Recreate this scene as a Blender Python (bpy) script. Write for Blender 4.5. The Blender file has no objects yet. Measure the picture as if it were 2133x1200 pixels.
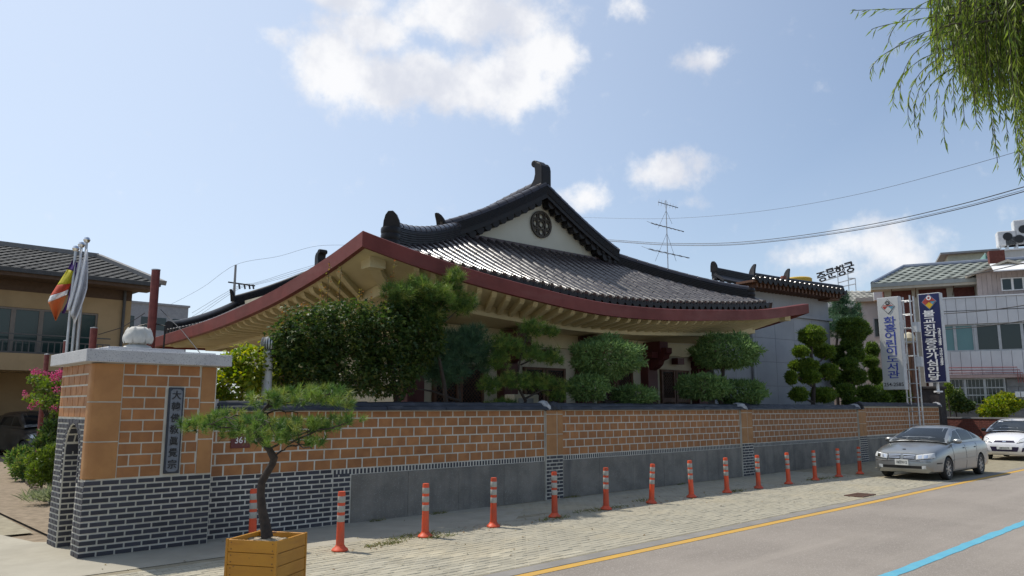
import bpy, bmesh, math, random
import numpy as np
from mathutils import Vector, Matrix
R = math.radians
random.seed(7); rng = np.random.default_rng(7)
SC = bpy.context.scene
COL = SC.collection
# ---------------------------------------------------------------- camera
EYE = 1.9; HEAD = R(46.2); PITCH = math.atan(250/1585)
cd = bpy.data.cameras.new('camera'); cam = bpy.data.objects.new('camera', cd); COL.objects.link(cam)
cd.sensor_width = 36; cd.lens = 1585/2133*36; cd.clip_end = 3000; cd.clip_start = .05
cam.location = (0, 0, EYE); cam.rotation_euler = (R(90)+PITCH, 0, HEAD-R(90))
SC.camera = cam
# ---------------------------------------------------------------- sun, sky, exposure
SUNV = Vector((-.2, .6, 1)).normalized()
sl = bpy.data.lights.new('sun', 'SUN'); sl.energy = 3.3; sl.angle = R(.55); sl.color = (1, .94, .84)
so = bpy.data.objects.new('sun', sl); COL.objects.link(so); so.location = (0, 0, 40)
so.rotation_euler = SUNV.to_track_quat('Z', 'Y').to_euler()
SC.view_settings.view_transform = 'Standard'; SC.view_settings.look = 'None'
SC.view_settings.exposure = 0.38; SC.view_settings.gamma = 1; SC.view_settings.use_curve_mapping = False

FWv = Vector((math.cos(HEAD)*math.cos(PITCH), math.sin(HEAD)*math.cos(PITCH), math.sin(PITCH)))
RTv = Vector((math.sin(HEAD), -math.cos(HEAD), 0)); UPv = RTv.cross(FWv)
def ray(x, y): return FWv + RTv*((x-1066.5)/1585) - UPv*((y-600)/1585)
EO = Vector((0, 0, EYE))
def atD(x, y, d):
    r = ray(x, y); return EO + r*(d/(r.x*math.cos(HEAD)+r.y*math.sin(HEAD)))
def atY(x, y, Y): r = ray(x, y); return EO + r*(Y/r.y)
def atX(x, y, X): r = ray(x, y); return EO + r*(X/r.x)
def atZ(x, y, Z=0): r = ray(x, y); return EO + r*((Z-EYE)/r.z)

class NT:
    def __init__(s, nt): s.nt = nt; s.n = nt.nodes; s.l = nt.links
    def new(s, t, **k):
        n = s.n.new(t)
        for a, v in k.items():
            if a.startswith('i_'):
                key = a[2:]; key = int(key) if key.isdigit() else key
                s.put(n.inputs[key], v)
            else: setattr(n, a, v)
        return n
    def put(s, sock, v):
        if isinstance(v, bpy.types.NodeSocket): s.l.new(v, sock)
        elif isinstance(v, (tuple, list)) and sock.type == 'RGBA' and len(v) == 3: sock.default_value = (*v, 1)
        else: sock.default_value = v
    def math(s, op, a, b=None, c=None, clamp=False):
        n = s.n.new('ShaderNodeMath'); n.operation = op; n.use_clamp = clamp
        s.put(n.inputs[0], a)
        if b is not None: s.put(n.inputs[1], b)
        if c is not None: s.put(n.inputs[2], c)
        return n.outputs[0]
    def mix(s, f, a, b, mode='MIX'):
        n = s.n.new('ShaderNodeMix'); n.data_type = 'RGBA'; n.blend_type = mode
        s.put(n.inputs[0], f); s.put(n.inputs[6], a); s.put(n.inputs[7], b)
        return n.outputs[2]
    def noise(s, vec, scale, detail=4, rough=.55):
        n = s.n.new('ShaderNodeTexNoise'); s.put(n.inputs['Scale'], scale)
        n.inputs['Detail'].default_value = detail; n.inputs['Roughness'].default_value = rough
        if vec is not None: s.l.new(vec, n.inputs['Vector'])
        return n.outputs[0]
    def ramp(s, f, a, b, smooth=True):
        n = s.n.new('ShaderNodeMapRange'); n.interpolation_type = 'SMOOTHSTEP' if smooth else 'LINEAR'
        s.put(n.inputs[0], f); s.put(n.inputs[1], a); s.put(n.inputs[2], b)
        return n.outputs[0]

# world: Nishita sky plus summer cumulus, both by direction only
W = bpy.data.worlds.new('World'); SC.world = W; W.use_nodes = True
w = NT(W.node_tree); w.n.clear()
sky = w.new('ShaderNodeTexSky', sky_type='NISHITA', sun_disc=False)
sky.sun_elevation = math.asin(SUNV.z); sky.sun_rotation = math.atan2(SUNV.x, SUNV.y)
sky.air_density = 1.0; sky.dust_density = 1.0; sky.ozone_density = 1.2; sky.altitude = 50
tc = w.new('ShaderNodeTexCoord').outputs['Generated']
sep = w.new('ShaderNodeSeparateXYZ', i_0=tc)
az = w.math('ARCTAN2', sep.outputs[1], sep.outputs[0])
el = w.math('ARCSINE', sep.outputs[2])
def azel(px, py):
    r = ray(px, py).normalized(); return math.atan2(r.y, r.x), math.asin(r.z)
CL = [(705,140,75,75,1),(790,170,95,60,1),(880,165,105,55,1),(980,170,95,48,1),(1070,165,95,62,1),(1130,115,75,48,.95),(1185,100,30,20,.6),
      (755,60,95,45,.85),(860,35,110,34,.8),(980,20,150,60,.95),(1080,40,80,45,.8),(720,5,80,30,.8),(760,215,50,25,.6),(915,215,40,28,.7),
      (600,85,42,26,.55),(635,120,34,34,.5),(1265,122,26,20,.33),(1470,120,66,28,.75),(1420,130,30,18,.5),(1308,8,44,30,.62),
      (1395,362,88,30,.8),(1445,345,40,24,.7),(1225,408,50,26,.72),(1175,402,36,16,.5),(1440,430,75,18,.4),(1790,470,60,26,.6),(1830,510,120,46,.75),(1700,525,100,24,.6),(1890,555,80,60,.7),(1760,560,140,45,.5),(1320,415,45,16,.35)]
wn = w.new('ShaderNodeTexNoise', noise_dimensions='3D', i_Scale=7.0, i_Detail=7.0, i_Roughness=.6); w.l.new(tc, wn.inputs['Vector'])
wsep = w.new('ShaderNodeSeparateColor', i_0=wn.outputs['Color'])
azw = w.math('ADD', az, w.math('MULTIPLY', w.math('SUBTRACT', wsep.outputs[0], .5), .085))
elw = w.math('ADD', el, w.math('MULTIPLY', w.math('SUBTRACT', wsep.outputs[1], .5), .06))
field = None
for (px, py, rx, ry, k) in CL:
    a0, e0 = azel(px, py); a1, _ = azel(px+rx, py); _, e1 = azel(px, py-ry)
    ra = abs(a1-a0)*1.3; re = abs(e1-e0)*1.35
    da = w.math('MULTIPLY', w.math('SUBTRACT', azw, a0), 1/ra)
    de = w.math('MULTIPLY', w.math('SUBTRACT', elw, e0), 1/re)
    q = w.math('ADD', w.math('MULTIPLY', da, da), w.math('MULTIPLY', de, de))
    g = w.math('MULTIPLY', w.math('EXPONENT', w.math('MULTIPLY', q, -1.0)), k*1.05)
    field = g if field is None else w.math('SMOOTH_MAX', field, g, .22)
# the same kind of loose cumulus over the rest of the sky
mp = w.new('ShaderNodeMapping', i_Vector=tc); mp.inputs['Scale'].default_value = (1.2, 1.2, 3.2)
far = w.noise(mp.outputs[0], 2.4, 6, .55)
cosfw = w.new('ShaderNodeVectorMath', operation='DOT_PRODUCT', i_0=tc, i_1=tuple(FWv)).outputs['Value']
outm = w.ramp(cosfw, .72, .58)
field = w.math('MAXIMUM', field, w.math('MULTIPLY', w.ramp(far, .56, .78), outm))
fine = w.noise(tc, 26, 6, .62)
dens = w.math('ADD', field, w.math('MULTIPLY', w.math('SUBTRACT', fine, .5), 1.05))
dens = w.ramp(dens, .26, .82)
shade = w.noise(tc, 9, 5, .6)
ccol = w.mix(w.ramp(shade, .36, .62), (.56, .58, .64), (.76, .76, .77))
# summer haze: paler towards the sun and the horizon, as the air in the photograph
cs = w.new('ShaderNodeVectorMath', operation='DOT_PRODUCT', i_0=tc, i_1=tuple(SUNV)).outputs['Value']
hz = w.math('ADD', w.math('MULTIPLY', w.ramp(cs, .30, 1.0, False), .85), w.math('MULTIPLY', w.ramp(el, .75, -.05), .34), clamp=True)
bgs = w.new('ShaderNodeBackground', i_0=sky.outputs[0], i_1=.105)
bgh = w.new('ShaderNodeBackground', i_0=(.72, .83, 1.0), i_1=.80)
m1 = w.new('ShaderNodeMixShader', i_0=hz, i_1=bgs.outputs[0], i_2=bgh.outputs[0])
bgc = w.new('ShaderNodeBackground', i_0=ccol, i_1=1.0)
m2 = w.new('ShaderNodeMixShader', i_0=w.math('MULTIPLY', dens, .95), i_1=m1.outputs[0], i_2=bgc.outputs[0])
wo = w.new('ShaderNodeOutputWorld'); w.l.new(m2.outputs[0], wo.inputs[0])

# ---------------------------------------------------------------- helpers
def tag(o, label=None, cat=None, group=None, kind=None):
    if label: o['label'] = label
    if cat: o['category'] = cat
    if group: o['group'] = group
    if kind: o['kind'] = kind
    return o
def empty(name, loc=(0, 0, 0), rz=0, label=None, cat=None, group=None, parent=None):
    o = bpy.data.objects.new(name, None); COL.objects.link(o); o.location = loc; o.rotation_euler = (0, 0, rz)
    o.empty_display_size = .2
    if parent: o.parent = parent
    return tag(o, label, cat, group)
def link(name, me, parent=None, mw=None):
    o = bpy.data.objects.new(name, me); COL.objects.link(o)
    if parent: o.parent = parent
    if mw is not None: o.matrix_basis = mw
    return o
def copy_tree(o, parent=None):
    c = o.copy(); COL.objects.link(c)
    if parent: c.parent = parent
    for ch in o.children[:]: copy_tree(ch, c)
    return c
class MB:
    def __init__(s): s.v = []; s.f = []; s.m = []
    def add(s, vs, fs, mi=0, M=None):
        b = len(s.v)
        s.v += [tuple(M @ Vector(p)) if M is not None else tuple(p) for p in vs]
        s.f += [tuple(b+i for i in f) for f in fs]; s.m += [mi]*len(fs); return s
    def box(s, a, b, mi=0, M=None):
        (x0, y0, z0), (x1, y1, z1) = a, b
        return s.add([(x0,y0,z0),(x1,y0,z0),(x1,y1,z0),(x0,y1,z0),(x0,y0,z1),(x1,y0,z1),(x1,y1,z1),(x0,y1,z1)],
            [(3,2,1,0),(4,5,6,7),(0,1,5,4),(1,2,6,5),(2,3,7,6),(3,0,4,7)], mi, M)
    def quad(s, *p, mi=0): return s.add(p, [tuple(range(len(p)))], mi)
    def bar(s, p, q, wd, ht=None, mi=0, up=(0, 0, 1)):
        p, q = Vector(p), Vector(q); d = (q-p); L = d.length
        return s.box((0, -wd/2, -(ht or wd)/2), (L, wd/2, (ht or wd)/2), mi, frame(p, q, up))
    def tube(s, path, r, n=8, mi=0, caps=True):
        path = [Vector(p) for p in path]; rs = r if isinstance(r, (list, tuple)) else [r]*len(path)
        vs = []; up = Vector((0, 0, 1))
        t0 = (path[1]-path[0]).normalized()
        nrm = t0.cross(up) if abs(t0.z) < .95 else t0.cross(Vector((1, 0, 0)))
        nrm.normalize()
        for i, p in enumerate(path):
            t = (path[min(i+1, len(path)-1)]-path[max(i-1, 0)]).normalized()
            nrm = (nrm - t*nrm.dot(t)).normalized(); bn = t.cross(nrm)
            vs += [p + (nrm*math.cos(k*2*math.pi/n) + bn*math.sin(k*2*math.pi/n))*rs[i] for k in range(n)]
        fs = [(i*n+k, i*n+(k+1) % n, (i+1)*n+(k+1) % n, (i+1)*n+k) for i in range(len(path)-1) for k in range(n)]
        if caps: fs += [tuple(range(n))[::-1], tuple(range((len(path)-1)*n, len(path)*n))]
        return s.add(vs, fs, mi)
    def lathe(s, prof, n=16, mi=0, M=None):
        vs = [(r*math.cos(k*2*math.pi/n), r*math.sin(k*2*math.pi/n), z) for r, z in prof for k in range(n)]
        fs = [(i*n+k, i*n+(k+1) % n, (i+1)*n+(k+1) % n, (i+1)*n+k) for i in range(len(prof)-1) for k in range(n)]
        fs += [tuple(range(n))[::-1], tuple(range((len(prof)-1)*n, len(prof)*n))]
        return s.add(vs, fs, mi, M)
    def prism(s, poly, a, b, ax='y', mi=0, M=None):
        n = len(poly); P = {'y': lambda u, v, t: (u, t, v), 'x': lambda u, v, t: (t, u, v), 'z': lambda u, v, t: (u, v, t)}[ax]
        vs = [P(u, v, a) for u, v in poly] + [P(u, v, b) for u, v in poly]
        fs = [tuple(range(n))[::-1], tuple(range(n, 2*n))] + [(i, (i+1) % n, n+(i+1) % n, n+i) for i in range(n)]
        return s.add(vs, fs, mi, M)
    def loft(s, rings, closed=True, mi=0):
        n = len(rings[0]); vs = [p for r in rings for p in r]; c = n if closed else n-1
        return s.add(vs, [(i*n+k, i*n+(k+1) % n, (i+1)*n+(k+1) % n, (i+1)*n+k) for i in range(len(rings)-1) for k in range(c)], mi)
    def mesh(s, name, mats, smooth=False, fix=True):
        me = bpy.data.meshes.new(name); me.from_pydata(s.v, [], s.f)
        for m in (mats if isinstance(mats, (list, tuple)) else [mats]): me.materials.append(m)
        if any(s.m): me.polygons.foreach_set('material_index', s.m)
        if fix:
            bm = bmesh.new(); bm.from_mesh(me); bmesh.ops.recalc_face_normals(bm, faces=bm.faces); bm.to_mesh(me); bm.free()
        if smooth: shade_auto(me)
        return me
    def build(s, name, mats, parent=None, smooth=False, fix=True):
        return link(name, s.mesh(name, mats, smooth, fix), parent)
def shade_auto(me, ang=40):
    me.polygons.foreach_set('use_smooth', [True]*len(me.polygons)); me.set_sharp_from_angle(angle=R(ang))
def frame(p, q, up=(0, 0, 1)):
    p, q = Vector(p), Vector(q); x = (q-p).normalized(); u = Vector(up)
    if abs(x.dot(u.normalized())) > .999: u = Vector((1, 0, 0))
    y = u.cross(x).normalized(); z = x.cross(y)
    M = Matrix.Identity(4)
    for i in range(3): M[i][0] = x[i]; M[i][1] = y[i]; M[i][2] = z[i]; M[i][3] = p[i]
    return M
def bevel(o, wd=.01, seg=2):
    m = o.modifiers.new('b', 'BEVEL'); m.width = wd; m.segments = seg; m.limit_method = 'ANGLE'; return o
def interp(tab, x):
    # smooth monotone-ish interpolation through a table
    xs = [t[0] for t in tab]; ys = [t[1] for t in tab]; n = len(xs)
    if x <= xs[0]: return ys[0]
    if x >= xs[-1]: return ys[-1]
    i = max(j for j in range(n-1) if xs[j] <= x)
    def sl_(j):
        if j == 0: return (ys[1]-ys[0])/(xs[1]-xs[0])
        if j == n-1: return (ys[-1]-ys[-2])/(xs[-1]-xs[-2])
        return (ys[j+1]-ys[j-1])/(xs[j+1]-xs[j-1])
    h = xs[i+1]-xs[i]; t = (x-xs[i])/h
    return (2*t**3-3*t**2+1)*ys[i] + (t**3-2*t**2+t)*h*sl_(i) + (-2*t**3+3*t**2)*ys[i+1] + (t**3-t**2)*h*sl_(i+1)
def text_mesh(body, size, depth=.004, bold=0, mat_=None, name='lettering'):
    c = bpy.data.curves.new('t', 'FONT'); c.body = body; c.size = size; c.extrude = depth; c.offset = bold; c.align_x = 'CENTER'; c.align_y = 'CENTER'
    c.resolution_u = 3
    o = bpy.data.objects.new('t', c); COL.objects.link(o)
    dg = bpy.context.evaluated_depsgraph_get(); me = bpy.data.meshes.new_from_object(o.evaluated_get(dg))
    bpy.data.objects.remove(o); bpy.data.curves.remove(c)
    me.name = name; me.materials.clear()
    if mat_: me.materials.append(mat_)
    return me
UNIT = {}
def unit_box(m):
    if m.name not in UNIT:
        UNIT[m.name] = MB().box((-.5, -.5, -.5), (.5, .5, .5)).mesh('piece', m)
    return UNIT[m.name]
def emit(parent, name, pieces, m, limit=300, me=None, stuff=None, eye=None):
    """pieces = list of 4x4 matrices for one shared unit mesh; the nearest 'limit' become objects, the rest one joined stuff part"""
    me = me or unit_box(m)
    pm = parent_world(parent)
    def rank(M):
        v = (pm @ M).translation-EO; d = v.dot(FWv)
        if d < .5: return 1e6
        x, y = v.dot(RTv)/d, v.dot(UPv)/d
        return v.length + (1000 if abs(x) > .69 or abs(y) > .39 else 0)
    pieces = sorted(pieces, key=rank)
    for M in pieces[:limit]: link(name, me, parent, M)
    if len(pieces) > limit:
        n = len(me.vertices); co = np.empty(n*3, 'f'); me.vertices.foreach_get('co', co); co = np.c_[co.reshape(-1, 3), np.ones(n)]
        fs = [tuple(p.vertices) for p in me.polygons]; b = MB()
        for k, M in enumerate(pieces[limit:]):
            b.v += [tuple(r) for r in (co @ np.array(M).T)[:, :3]]
            b.f += [tuple(k*n+i for i in f) for f in fs]
        b.m = [0]*len(b.f)
        o = b.build(stuff or (name+'_mass'), m, parent, fix=False); o['kind'] = 'stuff'
        if me.polygons and me.polygons[0].use_smooth: shade_auto(o.data)
def parent_world(p):
    M = Matrix.Identity(4)
    while p is not None:
        M = p.matrix_basis @ M; p = p.parent
    return M
def TS(x, y, z, sx, sy, sz): return Matrix.Translation((x, y, z)) @ Matrix.Diagonal((sx, sy, sz, 1))

# ---------------------------------------------------------------- materials
MATS = {}
def mat(name, col, rough=.6, col2=None, scale=6, var=.5, bump=0, bscale=60, metal=0, spec=.5, orand=0, coat=0, speck=None, streak=None, detail=5):
    m = bpy.data.materials.new(name); m.use_nodes = True; t = NT(m.node_tree); t.n.clear()
    pos = t.new('ShaderNodeTexCoord').outputs['Object']
    geo = t.new('ShaderNodeNewGeometry').outputs['Position']
    c2 = col2 or tuple(min(1, c*(1-.28*var)) for c in col)
    f = t.ramp(t.noise(geo, scale, detail, .6), .32, .68)
    c = t.mix(f, col, c2)
    if speck:
        v = t.new('ShaderNodeTexNoise', i_Scale=speck[0], i_Detail=2.0); t.l.new(geo, v.inputs['Vector'])
        c = t.mix(t.ramp(v.outputs[0], speck[2], speck[2]+.06), c, speck[1])
    if streak:
        mpn = t.new('ShaderNodeMapping', i_Vector=geo); mpn.inputs['Scale'].default_value = streak[0]
        c = t.mix(t.math('MULTIPLY', t.ramp(t.noise(mpn.outputs[0], 1, 5, .6), .45, .75), streak[2]), c, streak[1])
    if orand:
        oi = t.new('ShaderNodeObjectInfo').outputs['Random']
        k = t.math('ADD', t.math('MULTIPLY', oi, orand), 1-orand/2)
        hs = t.new('ShaderNodeHueSaturation', i_Value=k, i_Color=c); c = hs.outputs[0]
    b = t.new('ShaderNodeBsdfPrincipled', i_Roughness=rough, i_Metallic=metal)
    t.put(b.inputs['Base Color'], c); b.inputs['Specular IOR Level'].default_value = spec
    if coat: b.inputs['Coat Weight'].default_value = coat; b.inputs['Coat Roughness'].default_value = .05
    t.put(b.inputs['Roughness'], t.math('ADD', rough, t.math('MULTIPLY', t.math('SUBTRACT', f, .5), .12), clamp=True))
    if bump:
        bp = t.new('ShaderNodeBump', i_Strength=bump, i_Distance=.01); t.l.new(t.noise(geo, bscale, 5, .6), bp.inputs['Height'])
        t.l.new(bp.outputs[0], b.inputs['Normal'])
    o = t.new('ShaderNodeOutputMaterial'); t.l.new(b.outputs[0], o.inputs[0])
    MATS[name] = m; return m
def leafmat(name, cols, trans=.35, rough=.5):
    m = bpy.data.materials.new(name); m.use_nodes = True; t = NT(m.node_tree); t.n.clear()
    a = t.new('ShaderNodeAttribute', attribute_name='rnd').outputs['Fac']
    cr = t.new('ShaderNodeValToRGB', i_0=a); e = cr.color_ramp.elements
    while len(e) < len(cols): e.new(.5)
    for i, c in enumerate(cols): e[i].position = i/(len(cols)-1); e[i].color = (*c, 1)
    geo = t.new('ShaderNodeNewGeometry').outputs['Position']
    k = t.math('ADD', t.math('MULTIPLY', t.noise(geo, 2.2, 3), .6), .7)
    hs = t.new('ShaderNodeHueSaturation', i_Value=k, i_Color=cr.outputs[0])
    b = t.new('ShaderNodeBsdfPrincipled', i_Roughness=rough); t.l.new(hs.outputs[0], b.inputs['Base Color']); b.inputs['Specular IOR Level'].default_value = .35
    tr = t.new('ShaderNodeBsdfTranslucent'); hs2 = t.new('ShaderNodeHueSaturation', i_Value=1.5, i_Saturation=1.1, i_Color=hs.outputs[0]); t.l.new(hs2.outputs[0], tr.inputs[0])
    mx = t.new('ShaderNodeMixShader', i_0=trans, i_1=b.outputs[0], i_2=tr.outputs[0])
    o = t.new('ShaderNodeOutputMaterial'); t.l.new(mx.outputs[0], o.inputs[0]); MATS[name] = m; return m
def glassmat(name, col, rough=.05, alpha=.0):
    m = bpy.data.materials.new(name); m.use_nodes = True; t = NT(m.node_tree); t.n.clear()
    b = t.new('ShaderNodeBsdfPrincipled', i_Roughness=rough); t.put(b.inputs['Base Color'], col); b.inputs['Specular IOR Level'].default_value = .5
    geo = t.new('ShaderNodeNewGeometry').outputs['Position']
    bp = t.new('ShaderNodeBump', i_Strength=.03, i_Distance=.05); t.l.new(t.noise(geo, 1.5, 2), bp.inputs['Height']); t.l.new(bp.outputs[0], b.inputs['Normal'])
    o = t.new('ShaderNodeOutputMaterial')
    if alpha:
        tr = t.new('ShaderNodeBsdfTransparent', i_0=(.75, .8, .82)); mx = t.new('ShaderNodeMixShader', i_0=alpha, i_1=b.outputs[0], i_2=tr.outputs[0]); t.l.new(mx.outputs[0], o.inputs[0])
    else: t.l.new(b.outputs[0], o.inputs[0])
    MATS[name] = m; return m
orange = mat('orange_tile', (.385, .162, .048), .6, (.30, .122, .038), 5, bump=.15, bscale=90, orand=.22, streak=((1.3, 1.3, .22), (.24, .105, .04), .5))
orange_r = mat('orange_block', (.39, .185, .058), .55, (.33, .15, .048), 4, bump=.1, orand=.12)
brickm = mat('charcoal_brick', (.028, .030, .042), .6, (.042, .042, .055), 9, bump=.35, bscale=70, orand=.5, streak=((.8, .8, 1.2), (.09, .085, .08), .35))
mortar = mat('white_mortar', (.64, .61, .53), .85, (.52, .50, .43), 4, bump=.3, streak=((.7, .7, 1.2), (.36, .33, .27), .55))
granite = mat('granite', (.50, .50, .50), .7, (.44, .44, .45), 3, bump=.15, bscale=120, speck=(90, (.20, .20, .22), .60))
stonec = mat('lotus_stone', (.55, .54, .50), .8, (.44, .43, .39), 7, bump=.3, bscale=50)
concrete_panel = mat('grey_wall_panel', (.235, .216, .184), .85, (.165, .153, .132), 2.5, bump=.4, bscale=110, speck=(70, (.30, .30, .29), .62), streak=((2.2, 2.2, .18), (.085, .085, .085), .7))
copingm = mat('blue_black_tile', (.008, .010, .018), .5, (.018, .020, .028), 5, bump=.2, bscale=40, orand=.5, streak=((3, 3, 9), (.16, .16, .17), .3))
rooftile = mat('glazed_roof_tile', (.054, .044, .043), .25, (.038, .032, .034), 3, bump=.08, bscale=30, orand=.35, spec=.6)
ridgem = mat('ridge_tile', (.014, .013, .014), .42, (.022, .019, .019), 5, bump=.15, orand=.3, spec=.22)
cream = mat('cream_paint', (.60, .53, .33), .65, (.54, .47, .29), 1.5, bump=.05, streak=((1, 1, .3), (.30, .235, .10), .3))
creamw = mat('cream_wall', (.58, .53, .40), .75, (.52, .47, .355), 1.5, bump=.06, streak=((1.2, 1.2, .2), (.34, .31, .23), .35))
gablem = mat('gable_plaster', (.56, .55, .46), .75, (.52, .51, .42), 1.2, bump=.05, streak=((1.5, 1.5, .25), (.50, .48, .39), .35))
redf = mat('fascia_red', (.165, .022, .013), .6, (.115, .015, .009), 1.2, bump=.08, streak=((.9, .9, 3.5), (.18, .055, .045), .5))
redcol = mat('column_red', (.085, .014, .013), .55, (.065, .011, .011), 2, bump=.08)
rustred = mat('post_red', (.20, .045, .035), .6, (.14, .03, .025), 8, bump=.2)
bronze = mat('bronze', (.06, .045, .03), .45, (.045, .035, .024), 9, metal=.5)
woodd = mat('door_wood', (.13, .055, .025), .6, (.09, .038, .018), 6, bump=.1, streak=((9, 9, .7), (.06, .025, .012), .5))
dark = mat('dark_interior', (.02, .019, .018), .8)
paverm = mat('grey_paver', (.375, .345, .265), .9, (.315, .292, .228), 1.6, bump=.4, bscale=60, orand=.25, streak=((.5, .5, .5), (.43, .365, .24), .6))
sandm = mat('sand_joint', (.29, .255, .175), .95, (.22, .19, .13), 5, bump=.4)
concrete = mat('pale_concrete', (.37, .34, .27), .9, (.31, .285, .225), 1.4, bump=.35, bscale=40, streak=((.9, .5, .5), (.30, .275, .22), .6))
concrete_g = mat('grey_concrete', (.34, .33, .29), .9, (.28, .27, .24), 1.8, bump=.35, bscale=45)
asphalt = mat('asphalt', (.250, .218, .186), .9, (.205, .179, .154), .5, bump=.6, bscale=110, speck=(60, (.33, .30, .265), .58), streak=((.10, 1.1, 1), (.30, .264, .226), .8))
yellowp = mat('yellow_road_paint', (.52, .30, .045), .85, (.46, .28, .07), 3, bump=.3, bscale=90, speck=(28, (.28, .22, .13), .65))
bluep = mat('blue_road_paint', (.085, .32, .45), .85, (.11, .36, .46), 3, bump=.3, bscale=90, speck=(28, (.15, .22, .25), .66))
earth = mat('soil', (.25, .19, .125), .95, (.17, .13, .085), 6, bump=.6)
planks = mat('amber_plank', (.50, .225, .012), .5, (.42, .18, .01), 2, bump=.08, orand=.12, streak=((2, 2, 22), (.33, .13, .012), .5), speck=(9, (.17, .065, .012), .70))
bollm = mat('bollard_orange', (.70, .080, .020), .55, (.56, .075, .028), 6, orand=.35, streak=((7, 7, 5), (.30, .10, .06), .5))
bandm = mat('reflective_grey', (.34, .34, .30), .45, (.36, .36, .33), 9)
bark = mat('bark', (.030, .023, .019), .9, (.062, .047, .037), 14, bump=.9, bscale=40)
white = mat('white_paint', (.78, .78, .78), .5, (.72, .72, .72), 2)
steel = mat('galvanised_steel', (.55, .56, .57), .4, (.45, .46, .47), 8, metal=.6)
blackm = mat('black_rubber', (.018, .018, .018), .7, (.028, .028, .028), 9)
blackgl = mat('black_plastic', (.012, .012, .013), .4)
wirem = mat('cable_black', (.02, .02, .022), .6)

# ---------------------------------------------------------------- ground, road, pavement
def sheet(name, x0, x1, y0, y1, z, m, kind='structure'):
    o = MB().quad((x0, y0, z), (x1, y0, z), (x1, y1, z), (x0, y1, z)).build(name, m); return tag(o, kind=kind)
WY = 11.35                      # street face of the boundary wall
sheet('ground', -300, 600, -300, 600, -.03, earth)
sheet('road', -40, 90, -1.2, 6.75, -.006, asphalt)
sheet('near_pavement', -40, 90, -6, -1.2, .02, concrete_g)
yl = MB(); n = 40
for i in range(n):
    xa, xb = -10+i*2.5, -10+(i+1)*2.5
    ja, jb = [.012*math.sin(7.3*q)+.008*math.sin(17*q) for q in (i, i+1)]
    yl.quad((xa, 6.43+ja, -.002), (xb, 6.43+jb, -.002), (xb, 6.58+jb*.6, -.002), (xa, 6.58+ja*.6, -.002))
tag(yl.build('yellow_edge_line', yellowp), kind='structure')
bg = MB(); rj = random.Random(8)
je = [(rj.gauss(0, .008), rj.gauss(0, .006)) for i in range(261)]
for i in range(260):
    xa, xb = -2+i*.2, -1.8+i*.2
    bg.quad((xa, 3.53+je[i][1], -.002), (xb, 3.53+je[i+1][1], -.002), (xb, 3.68+je[i+1][0], -.002), (xa, 3.68+je[i][0], -.002))
tag(bg.build('blue_guide_line', bluep), kind='structure')
# worn cement strip between asphalt and pavers
sheet('gutter_strip', -10, 80, 6.60, 6.86, -.001, mat('gutter_cement', (.24, .225, .205), .9, (.19, .18, .165), 2, bump=.4))
pave = MB().quad((-10, 6.84, .0), (60, 6.84, .0), (60, WY+.3, .0), (-10, WY+.3, .0)).build('pavement', sandm); tag(pave, kind='structure')
pv = []
pm_ = MB()
h, hh, c = .5, .5, .06
pm_.add([(-.5,-.5,-.5),(.5,-.5,-.5),(.5,.5,-.5),(-.5,.5,-.5),(-.5,-.5,.3),(.5,-.5,.3),(.5,.5,.3),(-.5,.5,.3),(-.47,-.44,.5),(.47,-.44,.5),(.47,.44,.5),(-.47,.44,.5)],
        [(0,1,5,4),(1,2,6,5),(2,3,7,6),(3,0,4,7),(4,5,9,8),(5,6,10,9),(6,7,11,10),(7,4,8,11),(8,9,10,11)])
paver_me = pm_.mesh('paver', paverm)
r_ = random.Random(3)
for j in range(40):
    y = 6.92+j*.112
    if y > WY-.12: break
    for i in range(-10, 120):
        x = i*.218+(.109 if j % 2 else 0)
        if x > 22.5 or x < .2: continue
        wob = .006*math.sin(i*1.9+j)
        if y > 9.75 and x < 9.3+1.2*math.sin(j): continue       # the cement strip by the wall
        M = Matrix.Translation((x, y+wob, -.012+r_.gauss(0, .0016))) @ Matrix.Rotation(r_.gauss(0, .02), 4, 'Z') @ Matrix.Rotation(r_.gauss(0, .012), 4, 'X') @ Matrix.Diagonal((.209, .104, .036, 1))
        pv.append(M)
# keep only pavers inside or near the picture for the objects, the rest is one mass
emit(pave, 'paver', pv, paverm, 300, paver_me, 'paver_mass')
tag(MB().quad((4.6, 9.78, .006), (9.4, 9.72, .006), (10.6, 10.7, .006), (10.2, WY, .006), (4.6, WY, .006)).build('cement_strip', concrete), kind='structure')
ap = MB(); ap.quad((-12, 10.0, .0065), (4.62, 9.95, .0065), (4.62, WY+.02, .0065), (2.9, 12.9, .0065), (2.6, 14.4, .0065), (-12, 14.2, .0065))
tag(ap.build('gateway_apron', concrete), kind='structure')
yard = MB().quad((-14, 13.9, .001), (3.1, 13.9, .001), (3.3, 24, .001), (4, 60, .001), (-14, 60, .001)).build('courtyard_path', sandm); tag(yard, kind='structure')
yv = []
for j in range(60):
    for i in range(26):
        x = -4.5+i*.31+(.15 if j % 2 else 0); y = 14.3+j*.2
        if x > 2.2+.05*(y-14): continue
        yv.append(Matrix.Translation((x, y, -.006+r_.gauss(0, .002))) @ Matrix.Rotation(r_.gauss(0, .012), 4, 'Z') @ Matrix.Diagonal((.3, .185, .03, 1)))
emit(yard, 'paver', yv, paverm, 300, paver_me, 'paver_mass')
sheet('garden_bed', 3.2, 36.8, WY+.3, 40, .01, earth)
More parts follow.
